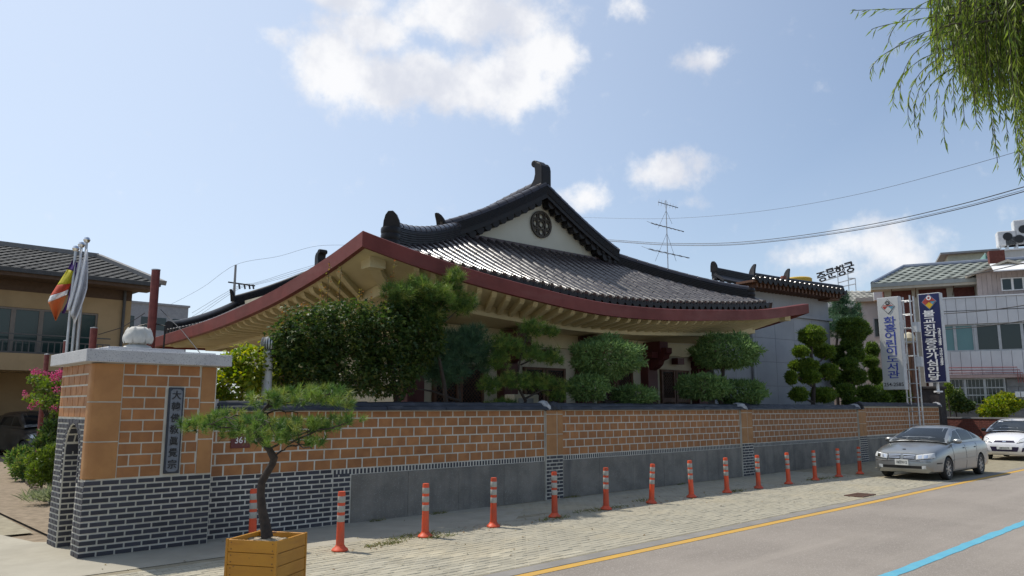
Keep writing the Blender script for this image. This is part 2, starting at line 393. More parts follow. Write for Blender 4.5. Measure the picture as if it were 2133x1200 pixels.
# drain grating
g = empty('drain_grate', (17.4, 7.12, .004), 0, 'rusty iron drain grating set in the pavers near the yellow line', 'drain')
gm = mat('rusty_iron', (.14, .07, .045), .8, (.09, .05, .035), 20, bump=.4)
fr = MB()
for (a, b) in [((-.36, -.2, 0), (.36, -.17, .022)), ((-.36, .17, 0), (.36, .2, .022)), ((-.36, -.17, 0), (-.33, .17, .022)), ((.33, -.17, 0), (.36, .17, .022))]: fr.box(a, b)
fr.build('frame', gm, g)
MB().box((-.33, -.17, -.004), (.33, .17, .004)).build('pit', dark, g)
for k in range(12):
    x = -.3+k*.054; MB().box((x, -.17, .004), (x+.024, .17, .019)).build('bar', gm, g)

# ---------------------------------------------------------------- brick helper
def course(u0, u1, L, joint, off, holes=()):
    """pieces along one course between u0 and u1; holes are (a, b) intervals to leave out"""
    out = []; x = u0-off
    while x < u1-.01:
        a, b = max(x, u0), min(x+L-joint, u1); x += L
        segs = [(a, b)]
        for (h0, h1) in holes:
            ns = []
            for (p, q) in segs:
                if q <= h0 or p >= h1: ns.append((p, q)); continue
                if p < h0-.02: ns.append((p, h0-joint))
                if q > h1+.02: ns.append((h1+joint, q))
            segs = ns
        out += [(p, q) for p, q in segs if q-p > .018]
    return out
# ---------------------------------------------------------------- gate pillar
GX, GY = 2.99, 11.08
gate = empty('gate_pillar', (GX, GY, 0), 0, 'broad brick gate pillar with granite cap, lotus stone and black nameplate', 'gate pillar')
GW, GD, GT, GB = 1.66, 1.56, 2.5, .97
ARCH = (.40, 1.10); AS, AC = 1.28, .75       # jambs along y, spring height, centre
def arch_hole(z):
    if z < AS: return (ARCH[0], ARCH[1])
    if z < AS+.40:
        k = math.sqrt(max(0, 1-((z-AS)/.40)**2)); return (AC-.35*k, AC+.35*k)
    return None
core = MB()
core.box((.012, .012, 0), (GW-.006, ARCH[0], GB+.004)); core.prism([(.012, .15), (.15, .012), (GW-.006, .012), (GW-.006, ARCH[0]), (.012, ARCH[0])], GB+.004, GT, ax='z'); core.box((.012, ARCH[1], 0), (GW-.006, GD-.006, GT))
core.box((.95, ARCH[0], 0), (GW-.006, ARCH[1], GT)); 
arc = [(AC+.35*math.cos(t), AS+.40*math.sin(t)) for t in [math.pi*k/14 for k in range(15)]]
core.prism([(ARCH[1], GT), (ARCH[0], GT)] + [(y, z) for y, z in reversed(arc)], .012, .95, ax='x')
core.build('core', mortar, gate)
fb, lb, nb = [], [], []
rows = 13; rh = GB/rows
for r in range(rows):
    z = (r+.5)*rh
    for (a, b) in course(.0, GW-.02, .222, .024, .111 if r % 2 else 0):
        fb.append(TS((a+b)/2, .022, z, b-a, .04, rh-.024))
zl = 1.76; rowsl = 24; rl = zl/rowsl
for r in range(rowsl):
    z = (r+.5)*rl; hole = arch_hole(z)
    for (a, b) in course(.035 if z < GB else .21, GD-.02, .165, .024, .08 if r % 2 else 0, [(hole[0]-.075, hole[1]+.075)] if (hole and z > .9) else ([hole] if hole else ())):
        fb.append(TS(.022, (a+b)/2, z, .04, b-a, rl-.022))
    if z < AS+.42:                                    # inner faces of the passage
        for (a, b) in course(.03, .93, .2, .017, .1 if r % 2 else 0):
            nb.append(TS((a+b)/2, ARCH[1]-.0+.002, z, b-a, .012, rl-.022))
        for (a, b) in course(ARCH[0]+.01, ARCH[1]-.01, .2, .017, .1 if r % 2 else 0): nb.append(TS(.948, (a+b)/2, z, .012, b-a, rl-.022))
    for (a, b) in course(.0, .42, .21, .017, 0): pass
for k in range(19):                                            # voussoirs round the arch and beside its jambs
    t = math.pi*(k+.5)/19; y, z = AC+.392*math.cos(t), AS+.442*math.sin(t)
    fb.append(Matrix.Translation((.022, y, z)) @ Matrix.Rotation(math.atan2(.442*math.sin(t), .392*math.cos(t)), 4, 'X') @ Matrix.Diagonal((.042, .062, .046, 1)))
for k in range(5):
    z = .95+k*.072
    for y in (ARCH[0]-.038, ARCH[1]+.038): fb.append(TS(.021, y, z, .042, .056, .055))
emit(gate, 'brick', fb, brickm, 300)
ob = []; rows = 10; ro = (GT-GB-.01)/rows
X0, X1 = .385, 1.415
for r in range(rows):
    z = GB+.008+(r+.5)*ro
    hol = [(.955, 1.195)] if 1.0 < z < 2.2 else ()
    for (a, b) in course(X0, X1, .295, .019, (.15 if r % 2 else 0), hol): ob.append(TS((a+b)/2, .020, z, b-a, .03, ro-.019))
rows = 5; ro2 = (GT-zl-.01)/rows
for r in range(rows):
    z = zl+.008+(r+.5)*ro2
    for (a, b) in course(.2, GD-.03, .275, .024, .14 if r % 2 else 0): ob.append(TS(.020, (a+b)/2, z, .03, b-a, ro2-.024))
emit(gate, 'tile', ob, orange, 300)
zs = [GB+.006, 1.46, 1.98, GT-.006]
def corner_block(z0, z1, side):
    b = MB(); rr = .12
    if side == 0:
        poly = [(X0-.016, .03), (X0-.016, -.004)] + [(-.004+rr-rr*math.sin(t), -.004+rr-rr*math.cos(t)) for t in [math.pi/2*k/6 for k in range(7)]] + [(-.004, .185), (.03, .185), (.03, .03)]
    else:
        poly = [(X1+.016, .03), (X1+.016, -.004), (GW-.06, -.004), (GW-.025, .006), (GW, .03), (GW, GD-.03), (GW-.03, GD-.03), (GW-.03, .03)]
    return b.prism(poly, z0+.008, z1-.008, ax='z').build('corner_block', orange_r, gate, smooth=True)
cm_ = MB()
for zj in zs[1:3]:
    cm_.prism([(.002, .19), (.002, .10), (.035, .035), (.10, .002), (X0-.02, .002), (X0-.02, .2), (.1, .2)], zj-.0075, zj+.0075, ax='z'); cm_.box((X1+.02, .002, zj-.0075), (GW-.03, .03, zj+.0075))
cm_.build('corner_joint', mortar, gate)
for k in range(9):                                             # brick soffit of the arch
    t = math.pi*(k+.5)/9
    for (a, b) in course(.03, .93, .2, .022, .1 if k % 2 else 0): nb.append(Matrix.Translation(((a+b)/2, AC+.349*math.cos(t), AS+.399*math.sin(t))) @ Matrix.Rotation(math.atan2(.40*math.cos(t), -.35*math.sin(t)), 4, 'X') @ Matrix.Diagonal((b-a, .10, .012, 1)))
for i in range(3):
    corner_block(zs[i], zs[i+1], 0); corner_block(zs[i], zs[i+1], 1)
emit(gate, 'niche_brick', nb, brickm, 200)
cap = bevel(MB().box((-.13, -.13, GT), (GW+.15, GD+.12, GT+.165)).build('granite_cap', granite, gate), .008)
bevel(MB().box((.06, .06, GT+.165), (GW-.02, GD-.06, GT+.195)).build('cap_step', granite, gate), .006)
bevel(MB().box((.22, .22, GT+.195), (GW-.42, GD-.22, GT+.235)).build('cap_step', granite, gate), .006)
# lotus finial
LT = GT+.235; LX, LYc = .72, .62
fin = MB().lathe([(.19, 0), (.2, .02), (.17, .05), (.11, .075), (.12, .09), (.17, .13), (.19, .2), (.17, .275), (.1, .325), (.0, .335)], 28, M=Matrix.Translation((LX, LYc, LT))).build('lotus_bud', stonec, gate, smooth=True)
for ring, (n, z0, zt, r0, off) in enumerate([(7, .085, .27, .192, 0), (7, .10, .315, .185, .5)]):
    for k in range(n):
        th = 2*math.pi*(k+off)/n; b = MB(); rings = []
        for i in range(7):
            t = i/6; z = z0+(zt-z0)*t; wd = .44*math.sin(math.pi*min(.96, .22+.76*t))**.7*(1.02 if t < .9 else .5)
            rad = r0*math.sin(math.pi*(.30+.5*t))**.55 + (.004 if ring == 0 else -.002)
            rings.append([(LX+(rad+.012*math.cos(s*1.5))*math.cos(th+s*wd), LYc+(rad+.012*math.cos(s*1.5))*math.sin(th+s*wd), LT+z) for s in (-1, -.6, 0, .6, 1)])
        b.loft(rings, closed=False).build('petal', stonec, fin, smooth=True)
# nameplate, carved characters
pl = MB().box((.975, -.028, 1.005), (1.185, .0, 2.185)).build('nameplate', mat('plate_black', (.012, .02, .035), .4, (.02, .028, .045), 9), gate); bevel(pl, .006)
MB().prism([(1.0, 1.06), (1.03, 1.03), (1.13, 1.03), (1.16, 1.06), (1.16, 2.13), (1.13, 2.16), (1.03, 2.16), (1.0, 2.13)], -.033, -.026).build('plate_field', mat('plate_stone', (.17, .19, .22), .7, (.14, .155, .18), 20, speck=(150, (.26, .28, .30), .6)), pl)
chm = mat('carved_black', (.008, .009, .012), .5)
for i, ch in enumerate('大韓佛敎眞覺宗'):
    me = text_mesh(ch, .128, .003, .0016, chm)
    o = link('character', me, pl, Matrix.Translation((1.08, -.036, 2.07-i*.158)) @ Matrix.Rotation(R(90), 4, 'X'))
tag(pl, 'black framed nameplate with seven carved Chinese characters')

# ---------------------------------------------------------------- boundary wall
wall = empty('boundary_wall', (0, WY, 0), 0, 'long orange tiled boundary wall with dark tile coping and grey panels', 'wall')
S0 = GX+GW+.0; P1, P2, P3, WE = (11.84, 12.36), (19.84, 20.46), (27.95, 28.6), 36.6
OB, OT = .905, 1.84
wc = MB(); wc.box((S0, 0, 0), (P3[1], .28, 1.86)); wc.box((P3[1], 0, 0), (WE, .28, 1.96)); wc.build('core', mortar, wall)
tiles, darks, sold = [], [], []
ro = (OT-OB)/5.6
for (a0, a1, top, dz) in [(S0+.01, P1[0]-.02, OT, 0), (P1[1]+.01, P2[0]-.02, OT, 0), (P2[1]+.01, P3[0]-.02, OT, 0), (P3[1]+.01, WE-.03, OT+.1, .02)]:
    r = 0; z = OB+dz
    while z < top-.02:
        z1 = min(z+ro-.022, top)
        hol = ()
        for (a, b) in course(a0, a1, .302, .026, .151 if r % 2 else .02, hol): tiles.append(TS((a+b)/2, .009, (z+z1)/2, b-a, .022, z1-z))
        z += ro; r += 1
BX = 6.78
for r in range(12):
    rr = OB/12; z = (r+.5)*rr
    for (a, b) in course(S0+.02, BX, .222, .024, .111 if r % 2 else .03): darks.append(TS((a+b)/2, .007, z, b-a, .02, rr-.023))
    if r < 11:
        for (a, b) in course(BX+.02, BX+.34, .222, .024, .0 if r % 2 else .11): darks.append(TS((a+b)/2, .007, z, b-a, .02, rr-.023))
for (p0, p1) in (P1, P2, P3):
    MB().box((p0, -.045, 0), (p1, .0, .9)).build('pier_core', mortar, wall)
    for r in range(12):
        rr = OB/12; z = (r+.5)*rr
        for (a, b) in course(p0+.012, p1-.012, .215, .023, .108 if r % 2 else .04): darks.append(TS((a+b)/2, -.040, z, b-a, .02, rr-.023))
    MB().box((p0+.0, -.045, .9), (p1, .0, 1.84)).build('pier_core', mortar, wall)
    for (za, zb) in ((.915, 1.34), (1.355, 1.76), (1.775, 1.85)):
        MB().box((p0+.012, -.052, za), (p0+.325, -.03, zb)).build('pier_tile', orange_r, wall)
        MB().box((p0+.350, -.052, za), (p1-.002, -.03, zb)).build('pier_tile', orange_r, wall)
for (a0, a1) in ((BX+.02, P1[0]-.02), (P1[1]+.02, P2[0]-.02), (P2[1]+.02, P3[0]-.02), (P3[1]+.02, WE-.02)):
    x = a0
    while x < a1-.04:
        sold.append(TS(x+.0215, .007, OB-.061, .043, .018, .082)); x += .073
emit(wall, 'tile', tiles, orange, 300, stuff='tile_mass')
emit(wall, 'brick', darks, brickm, 300, stuff='brick_mass')
emit(wall, 'soldier_brick', sold, brickm, 300, stuff='soldier_brick_mass')
for (a0, a1) in ((BX+.36, P1[0]-.015), (P1[1]+.01, P2[0]-.015), (P2[1]+.01, P3[0]-.015), (P3[1]+.01, WE-.01)):
    L = a1-a0; nseg = max(1, round(L/1.27)); x = a0
    cuts = [a0+L*k/nseg for k in range(nseg+1)]
    for k in range(nseg):
        bevel(MB().box((cuts[k]+.002, -.012-.002*(k % 2), .0), (cuts[k+1]-.002, .0, OB-.112)).build('render_panel', concrete_panel, wall), .003, 1)
# coping: two courses of half round tiles over a mortar bed
def half_tile():
    b = MB(); n = 8
    r0 = [(-.5, math.cos(math.pi*k/n)*.47, math.sin(math.pi*k/n)*.47) for k in range(n+1)]
    r1 = [(.5, math.cos(math.pi*k/n)*.53, math.sin(math.pi*k/n)*.53) for k in range(n+1)]
    b.loft([r0, r1], closed=False); b.add([r1[k] for k in range(n+1)], [tuple(range(n+1))]); b.add([r0[k] for k in range(n+1)], [tuple(range(n, -1, -1))])
    return b
ct = half_tile().mesh('coping_tile', copingm, smooth=True, fix=False)
cp = []; rr_ = random.Random(5)
bed = MB()
for (a0, a1, dz) in [(S0+.14, P1[0]+.1, 0), (P1[1]-.1, P2[0]+.1, 0), (P2[1]-.1, P3[0]+.05, 0), (P3[0]+.1, WE+.02, .1)]:
    bed.box((a0, -.07, 1.855+dz), (a1, .34, 1.90+dz)); bed.box((a0, .02, 1.90+dz), (a1, .26, 1.955+dz))
    x = a0
    while x < a1-.05:
        L = min(.33, a1-x)
        for (y, z, wd, ht) in ((-.065, 1.862, .13, .15), (.07, 1.935, .17, .15), (.34, 1.862, .13, .15)):
            cp.append(Matrix.Translation((x+L/2, y+rr_.gauss(0, .004), z+dz+rr_.gauss(0, .003))) @ Matrix.Rotation(rr_.gauss(0, .008), 4, 'Z') @ Matrix.Diagonal((L+.012, wd, ht, 1)))
        x += .33
bed.build('coping_bed', mat('coping_mortar', (.16, .16, .165), .9, (.09, .09, .095), 9, bump=.4), wall)
emit(wall, 'coping_tile', cp, copingm, 300, ct, 'coping_tile_mass')
# mortared joints of the coping at the piers
lump = mat('pale_mortar', (.46, .46, .46), .9, (.25, .25, .26), 8, bump=.6)
def lump_mesh(L, seed):
    r = random.Random(seed); b = MB(); rings = []
    for i in range(9):
        t = i/8; w_ = .75+.35*math.sin(math.pi*t)+r.uniform(-.08, .08)
        rings.append([(t*L-L/2, math.cos(math.pi*k/8)*.2*w_+r.uniform(-.012, .012)+.08, 1.865+math.sin(math.pi*k/8)*.17*w_+r.uniform(-.015, .015)) for k in range(9)])
    b.loft(rings, closed=False); b.f += [tuple(range(9)), tuple(range(len(b.v)-9, len(b.v)))[::-1]]; b.m += [0, 0]
    return b
for i, (p, L) in enumerate(((P1[0]+.02, .17), (P2[0]+.12, .5), (P3[0]+.02, .3))):
    o = lump_mesh(L, i).build('coping_joint', lump, wall, smooth=True); o.location.x = p
    half = lump_mesh(.36, i+9).build('coping_cap_tile', copingm, wall, smooth=True); half.location.x = p+.3
eb = MB().lathe([(.02, 0), (.12, .0), (.15, .05), (.12, .1), (.02, .1)], 14, M=Matrix.Translation((P3[0]+.1, -.06, 1.99)) @ Matrix.Rotation(R(90), 4, 'Y')).build('coping_end', copingm, wall, smooth=True)
eb = lump_mesh(.2, 33).build('coping_joint', lump, wall, smooth=True); eb.location = (WE-.02, 0, .1)
MB().box((S0+.0, .0, 1.85), (S0+.15, .3, 2.03)).build('coping_stop', granite, wall)
# number plate, partly behind the potted pine
npz = empty('house_number_plate', (5.17, WY-.006, 1.415), 0, 'dark red house number plate on the wall beside the gate pillar', 'number plate')
bevel(MB().box((-.155, -.012, -.115), (.155, 0, .115)).build('plate', mat('plate_maroon', (.12, .018, .018), .4, (.10, .015, .015), 5), npz), .006)
link('numerals', text_mesh('361', .13, .002, .0015, white), npz, Matrix.Translation((.0, -.014, -.0)) @ Matrix.Rotation(R(90), 4, 'X'))

# ---------------------------------------------------------------- temple hall (local frame: a along the front, b inwards)
HC = (7.82, 12.31); HW, HL, RB = 17.0, 13.3, 17.8
hall = empty('temple_hall', (*HC, 0), R(-3), 'low temple hall with upswept red fascia, cream eaves and dark glazed tiles', 'temple')
HM = Matrix.Translation((*HC, 0)) @ Matrix.Rotation(R(-3), 4, 'Z')
EF = [(0,5.28),(1.04,5.08),(2.56,4.85),(4.28,4.67),(6.7,4.50),(9.3,4.55),(11.8,4.73),(14.4,4.97),(17.0,5.37)]
EL = [(0,5.28),(1.05,5.05),(2.3,4.83),(4.28,4.56),(7.35,4.31),(10.3,4.19),(13.3,4.11)]
def zf(a): return interp(EF, a)
def zl_(b): return interp(EL, b)
# perimeter samples: (a, b, z_top) going round; used for fascia, soffits
per = []
for i in range(49): a = HW*i/48; per.append((a, 0, zf(a)))
for i in range(1, 49): b = HL*i/48; per.append((HW, b, zl_(b)+.09*(1-b/HL)))
for i in range(1, 37): a = HW*(1-i/36); per.append((a, HL, 4.11+.09*a/HW))
for i in range(1, 48): b = HL*(1-i/48); per.append((0, b, zl_(b)))
def inset(p, d): return (d+(p[0]/HW)*(HW-2*d), d+(p[1]/HL)*(HL-2*d))
def ring(d, zfun): return [(*inset(p, d), zfun(p)) for p in per]
FT = .315
fa = MB(); R4 = [ring(0, lambda p: p[2]-.012), ring(0.018, lambda p: p[2]), ring(.14, lambda p: p[2]), ring(.14, lambda p: p[2]-FT), ring(0, lambda p: p[2]-FT)]
fa.loft(R4+[R4[0]]); fa.build('fascia', redf, hall, smooth=True)
zb = lambda p: p[2]-FT
BASE = 4.02
so_ = MB()
s0 = ring(.14, lambda p: zb(p)+.06); s1 = ring(1.35, lambda p: BASE+.55*(zb(p)-BASE)+.03)
so_.loft([s0, s1]); so_.build('soffit', cream, hall, smooth=True)
bm_ = MB()
b0 = ring(1.28, lambda p: BASE+.55*(zb(p)-BASE)+.04); b1 = ring(1.28, lambda p: BASE+.55*(zb(p)-BASE)-.2); b2 = ring(1.46, lambda p: BASE+.5*(zb(p)-BASE)-.2)
b3 = ring(1.46, lambda p: BASE+.55*(zb(p)-BASE)+.04)
bm_.loft([b0, b1, b2, b3]); bm_.build('eave_beam', cream, hall, smooth=True)
s2 = ring(1.44, lambda p: BASE+.5*(zb(p)-BASE)-.10); s3 = ring(2.7, lambda p: BASE+.12*(zb(p)-BASE)-.1)
lo = MB().loft([s2, s3]).build('inner_soffit', cream, hall, smooth=True)
# rafters under the outer soffit
def per_at(side, u):
    if side == 'f': return (u, 0, zf(u))
    if side == 'l': return (0, u, zl_(u))
def raf(side, u):
    p = per_at(side, u); q0 = inset(p, .26); q1 = inset(p, 1.3)
    z0 = zb(p)+.055; z1 = BASE+.55*(zb(p)-BASE)+.03
    P0, P1 = Vector((*q0, z0)), Vector((*q1, z1))
    return frame(P0, P1) @ Matrix.Diagonal(((P1-P0).length, 1, 1, 1))
rm = MB(); pf = [(-.02, .02), (0, -.03), (.03, -.085), (.10, -.125), (1.0, -.15), (1.0, .02)]
rm.prism(pf, -.055, .055, ax='y'); rme = rm.mesh('rafter', cream)
RF = [raf('f', u) for u in [1.2+.43*k for k in range(35)] if u < HW-.9] + [raf('l', u) for u in [1.2+.43*k for k in range(47)] if u < HL-.6]
emit(hall, 'rafter', RF, cream, 300, rme)
for (u, v) in ((.62, .62), (HW-.62, .62)):
    MB().box((u-.18, v-.18, zf(u)-FT-.16), (u+.18, v+.18, zf(u)-FT+.10)).build('corner_block', cream, hall)
    MB().bar((u+(.1 if u < 5 else -.1), v+.1, zf(u)-FT-.05), (2.6 if u < 5 else HW-2.6, 2.6, BASE), .22, .24).build('hip_rafter', cream, hall)

# ---- walls under the eaves
FB = 2.7
w_ = MB(); w_.box((FB, FB, 0), (HW-FB, FB+.22, 4.05)); w_.box((FB, FB+.22, 0), (FB+.22, HL-FB, 4.05)); w_.box((HW-FB-.22, FB+.22, 0), (HW-FB, HL-FB, 4.05)); w_.box((FB+.22, HL-FB-.22, 0), (HW-FB-.22, HL-FB, 4.05))
w_.build('wall', creamw, hall)
MB().box((4.6, HL-FB, 0), (12, RB-.3, 6.2)).build('rear_wing', creamw, hall)
wb = MB(); wb.box((FB-.06, FB-.10, 3.56), (HW-FB+.06, FB, 3.96)); wb.box((FB-.10, FB, 3.56), (FB, HL-FB, 3.96)); wb.build('wall_beam', cream, hall)
MB().box((FB-.9, FB-1.0, 0), (HW-FB+.9, FB, .5)).build('stone_platform', granite, hall)
cols = [2.75+2.9*k-.02 for k in range(5)]
def column(a, b, big=True):
    o = MB().box((a-.24, b-.30, .5), (a+.24, b+.1, 3.42)).build('column', redcol, hall); bevel(o, .02)
    br = MB()
    pr = [(-.95, 3.72), (-.95, 3.56), (-.86, 3.50), (-.80, 3.38), (-.66, 3.34), (-.60, 3.22), (-.48, 3.12), (-.3, 3.05), (-.3, 3.72)]
    br.prism([(b+y, z) for y, z in pr], a-.13, a+.13, ax='x'); br.box((a-.42, b-.62, 3.42), (a+.42, b-.12, 3.60)); br.box((a-.2, b-.75, 3.6), (a+.2, b-.1, 3.92))
    br.build('bracket', redcol, o); return o
for a in [2.9, 5.85, 8.75, 11.65, 14.25]: column(a, FB)
for k in range(1, 3):
    b = FB+k*3.3
    o = MB().box((FB-.30, b-.24, .5), (FB+.1, b+.24, 3.42)).build('column', redcol, hall)
    MB().prism([(FB-.95, 3.72), (FB-.95, 3.5), (FB-.66, 3.34), (FB-.3, 3.05), (FB-.3, 3.72)], b-.13, b+.13, ax='y').build('bracket', redcol, o)
for a in (4.35, 7.3, 10.2, 13.15): MB().box((a-.17, FB-.26, 3.30), (a+.17, FB-.01, 3.50)).build('beam_end', redcol, hall)
def lattice(a0, a1, z0, z1, leaves, rail=None, name='lattice_window'):
    f = MB(); t = .07; y0 = FB-.05
    f.box((a0, y0, z0), (a0+t, FB, z1)); f.box((a1-t, y0, z0), (a1, FB, z1)); f.box((a0+t, y0, z1-t), (a1-t, FB, z1)); f.box((a0+t, y0, z0), (a1-t, FB, z0+t))
    o = f.build(name, woodd, hall); W_ = (a1-a0)/leaves
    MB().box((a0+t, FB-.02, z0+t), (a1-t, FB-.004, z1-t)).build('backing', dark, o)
    for i in range(leaves):
        x0, x1 = a0+i*W_+.02, a0+(i+1)*W_-.02; l = MB()
        l.box((x0, y0-.02, z0+.03), (x0+.08, FB-.03, z1-.03)); l.box((x1-.08, y0-.02, z0+.03), (x1, FB-.03, z1-.03))
        for zr in ([rail] if rail else []): l.box((x0+.08, y0-.02, zr-.07), (x1-.08, FB-.03, zr+.07))
        l.build('leaf_frame', woodd, o)
        g_ = MB(); xa, xb = x0+.08, x1-.08
        for (za, zc) in ([(z0+.1, rail-.07), (rail+.07, z1-.1)] if rail else [(z0+.1, z1-.1)]):
            H_ = zc-za; n = int((xb-xa+H_)/.105)
            for k in range(1, n):
                c = k*.105
                for sgn in (1, -1):
                    # diagonal from bottom/left to top/right, clipped to the leaf
                    p0 = (c, 0) if c < xb-xa else (xb-xa, c-(xb-xa)); p1 = (0, c) if c < H_ else (c-H_, H_)
                    q = [(xa+(u if sgn > 0 else (xb-xa)-u), za+v) for u, v in (p0, p1)]
                    g_.bar((q[0][0], FB-.035+.004*sgn, q[0][1]), (q[1][0], FB-.035+.004*sgn, q[1][1]), .008, .022, up=(0, 1, 0))
        g_.build('lattice', woodd, o)
lattice(12.35, 13.85, .5, 3.12, 2, 2.15, 'lattice_door')
lattice(3.55, 5.15, .9, 3.0, 2, None); lattice(6.5, 8.1, .9, 3.0, 2, None); lattice(9.4, 11.0, .9, 3.0, 2, None)
MB().box((12.2, FB-.03, 3.14), (14.0, FB-.002, 3.22)).build('lintel', creamw, hall)

# ---- roof surfaces
A0, A1, B0, B1 = .45, 15.45, .42, RB
GA0, GA1, GBk = 5.15, 11.0, 3.7; RA = 8.05
ZG, ZR = 6.58, 8.28
def ef(a):
    t = min(1, max(0, (a-.6)/5)); return zf(a)+.03+.17*t*t*(3-2*t)
def zr(b): return interp([(3.0, 8.30), (4.5, 8.12), (7, 7.8), (10.5, 7.56), (14, 7.55), (17.8, 7.72)], b)
def el_(b): return zl_(min(b, HL))+.05+.16*max(0, min(1, (b-8.5)/4.8))**1.5
def er_(b): return zl_(min(b, HL))+.02 + .1*(1-min(b, HL)/HL)
def zfront(a, b):
    t = max(0, (b-B0)/(GBk-B0)); e = ef(a); return e+(ZG-e)*t**1.1
def zleft(a, b):
    u = max(0, (a-A0)/(RA-A0)); e = el_(b); return e+(zr(b)-e)*u**1.21
def zright(a, b):
    u = max(0, (A1-a)/(A1-RA)); e = er_(b); return e+(zr(b)-e)*u**1.21
def bmax(a): return B0+(GBk-B0)*min(1, max(0, (a-A0)/(GA0-A0)), max(0, (A1-a)/(A1-GA1)))
def amax(b):
    k = 1
    if b < GBk-.3: k = (b-B0)/(GBk-B0); return A0+(GA0-A0)*k
    return RA
def astart(b): return A0+max(0, b-13.25)/(RB-13.25)*3.9
def amin(b):
    if b < GBk-.3: return A1-(A1-GA1)*(b-B0)/(GBk-B0)
    return RA
roof = MB()
def surf(us, lo_, hi_, f, n, swap):
    rows = []
    for u in us:
        l, h = lo_(u), hi_(u); row = []
        for i in range(n+1):
            v = l+(h-l)*i/n
            row.append((u, v, f(u, v)) if not swap else (v, u, f(v, u)))
        rows.append(row)
    roof.loft(rows, closed=False)
lin = lambda a, b, n: [a+(b-a)*i/n for i in range(n+1)]
surf(lin(A0, A1, 60), lambda a: B0, bmax, zfront, 10, False)
bl = sorted(lin(B0, B1, 60)+[GBk-.301, GBk-.299, 13.25])
surf(bl, astart, amax, zleft, 14, True)
surf(bl, lambda b: A1, amin, zright, 14, True)
roof_o = roof.build('roof', mat('pan_tile', (.022, .018, .019), .45, (.016, .014, .015), 4, bump=.15, bscale=30), hall, smooth=True)
MB().loft([[(a, B0-.0, ef(a)-.0), (a, B0+.05, zf(a)-.01)] for a in lin(A0, A1, 40)], closed=False).build('eave_edge', ridgem, roof_o)
MB().loft([[(A0, b, el_(b)), (A0+.05, b, zl_(b)-.01)] for b in lin(B0, 13.25, 40)], closed=False).build('eave_edge', ridgem, roof_o)
# ---- tiles: convex rolls
def roof_tile():
    b = MB(); n = 8; rs = []
    for x, s in ((-.5, .97), (.46, 1.01), (.465, 1.045), (.5, 1.045)):
        rs.append([(x, math.cos(math.pi*k/n)*.5*s, math.sin(math.pi*k/n)*.72*s-.06) for k in range(n+1)])
    b.loft(rs, closed=False); b.add(rs[-1], [tuple(range(n+1))]); return b
rt = roof_tile().mesh('roof_tile', rooftile, smooth=True, fix=False)
tl = []; r_ = random.Random(11)
def roll(pts, wd, out):
    for p, q in zip(pts, pts[1:]):
        p, q = Vector(p), Vector(q); M = frame(q, p)     # from the upper end down
        out.append(M @ Matrix.Translation(((p-q).length/2, r_.gauss(0, .003), .012)) @ Matrix.Diagonal(((p-q).length*1.04, wd, wd*.95, 1)))
ends, drips = [], []
SP = .298; nroll = int((A1-A0-.3)/SP)
for i in range(nroll+1):
    a = A0+.18+i*SP; bm = bmax(a)-.05
    if bm < B0+.2: continue
    n = max(1, round((bm-B0)/.36)); pts = [(a, B0+(bm-B0)*k/n, zfront(a, B0+(bm-B0)*k/n)) for k in range(n+1)]
    roll(pts, .165, tl)
    ends.append(Matrix.Translation((a, B0-.005, zfront(a, B0)+.028)) @ Matrix.Rotation(R(90), 4, 'X'))
    drips.append(Matrix.Translation((a+SP/2, B0-.012, ef(a+SP/2))))
emit(roof_o, 'roof_tile', tl, rooftile, 300, rt, 'roof_tile_mass')
side = []
for i in range(int((B1-B0-.4)/SP)+1):
    b = B0+.25+i*SP
    for (lim, st, f) in ((amax(b), astart(b), zleft), (amin(b), A1, zright)):
        n = max(1, round(abs(lim-st)/.45)); pts = [(st+(lim-st)*k/n, b, f(st+(lim-st)*k/n, b)) for k in range(n+1)]
        roll(pts, .165, side)
    if b < 13.2: ends.append(Matrix.Translation((A0-.005, b, zleft(A0, b)+.028)) @ Matrix.Rotation(R(-90), 4, 'Y'))
emit(roof_o, 'side_roof_tile', side, rooftile, 60, rt, 'side_roof_tile_mass')
em_ = MB().lathe([(.0, .012), (.055, .012), (.066, .02), (.09, .02), (.10, .0), (.10, -.03)], 12).mesh('tile_end', ridgem, smooth=True)
emit(roof_o, 'tile_end', ends, ridgem, 300, em_)
dm = MB().prism([(-.14, .06), (-.13, -.05), (-.07, -.15), (0, -.185), (.07, -.15), (.13, -.05), (.14, .06), (.07, .015), (0, .0), (-.07, .015)], -.012, .014, ax='y').mesh('drip_tile', ridgem)
emit(roof_o, 'drip_tile', drips, ridgem, 300, dm)
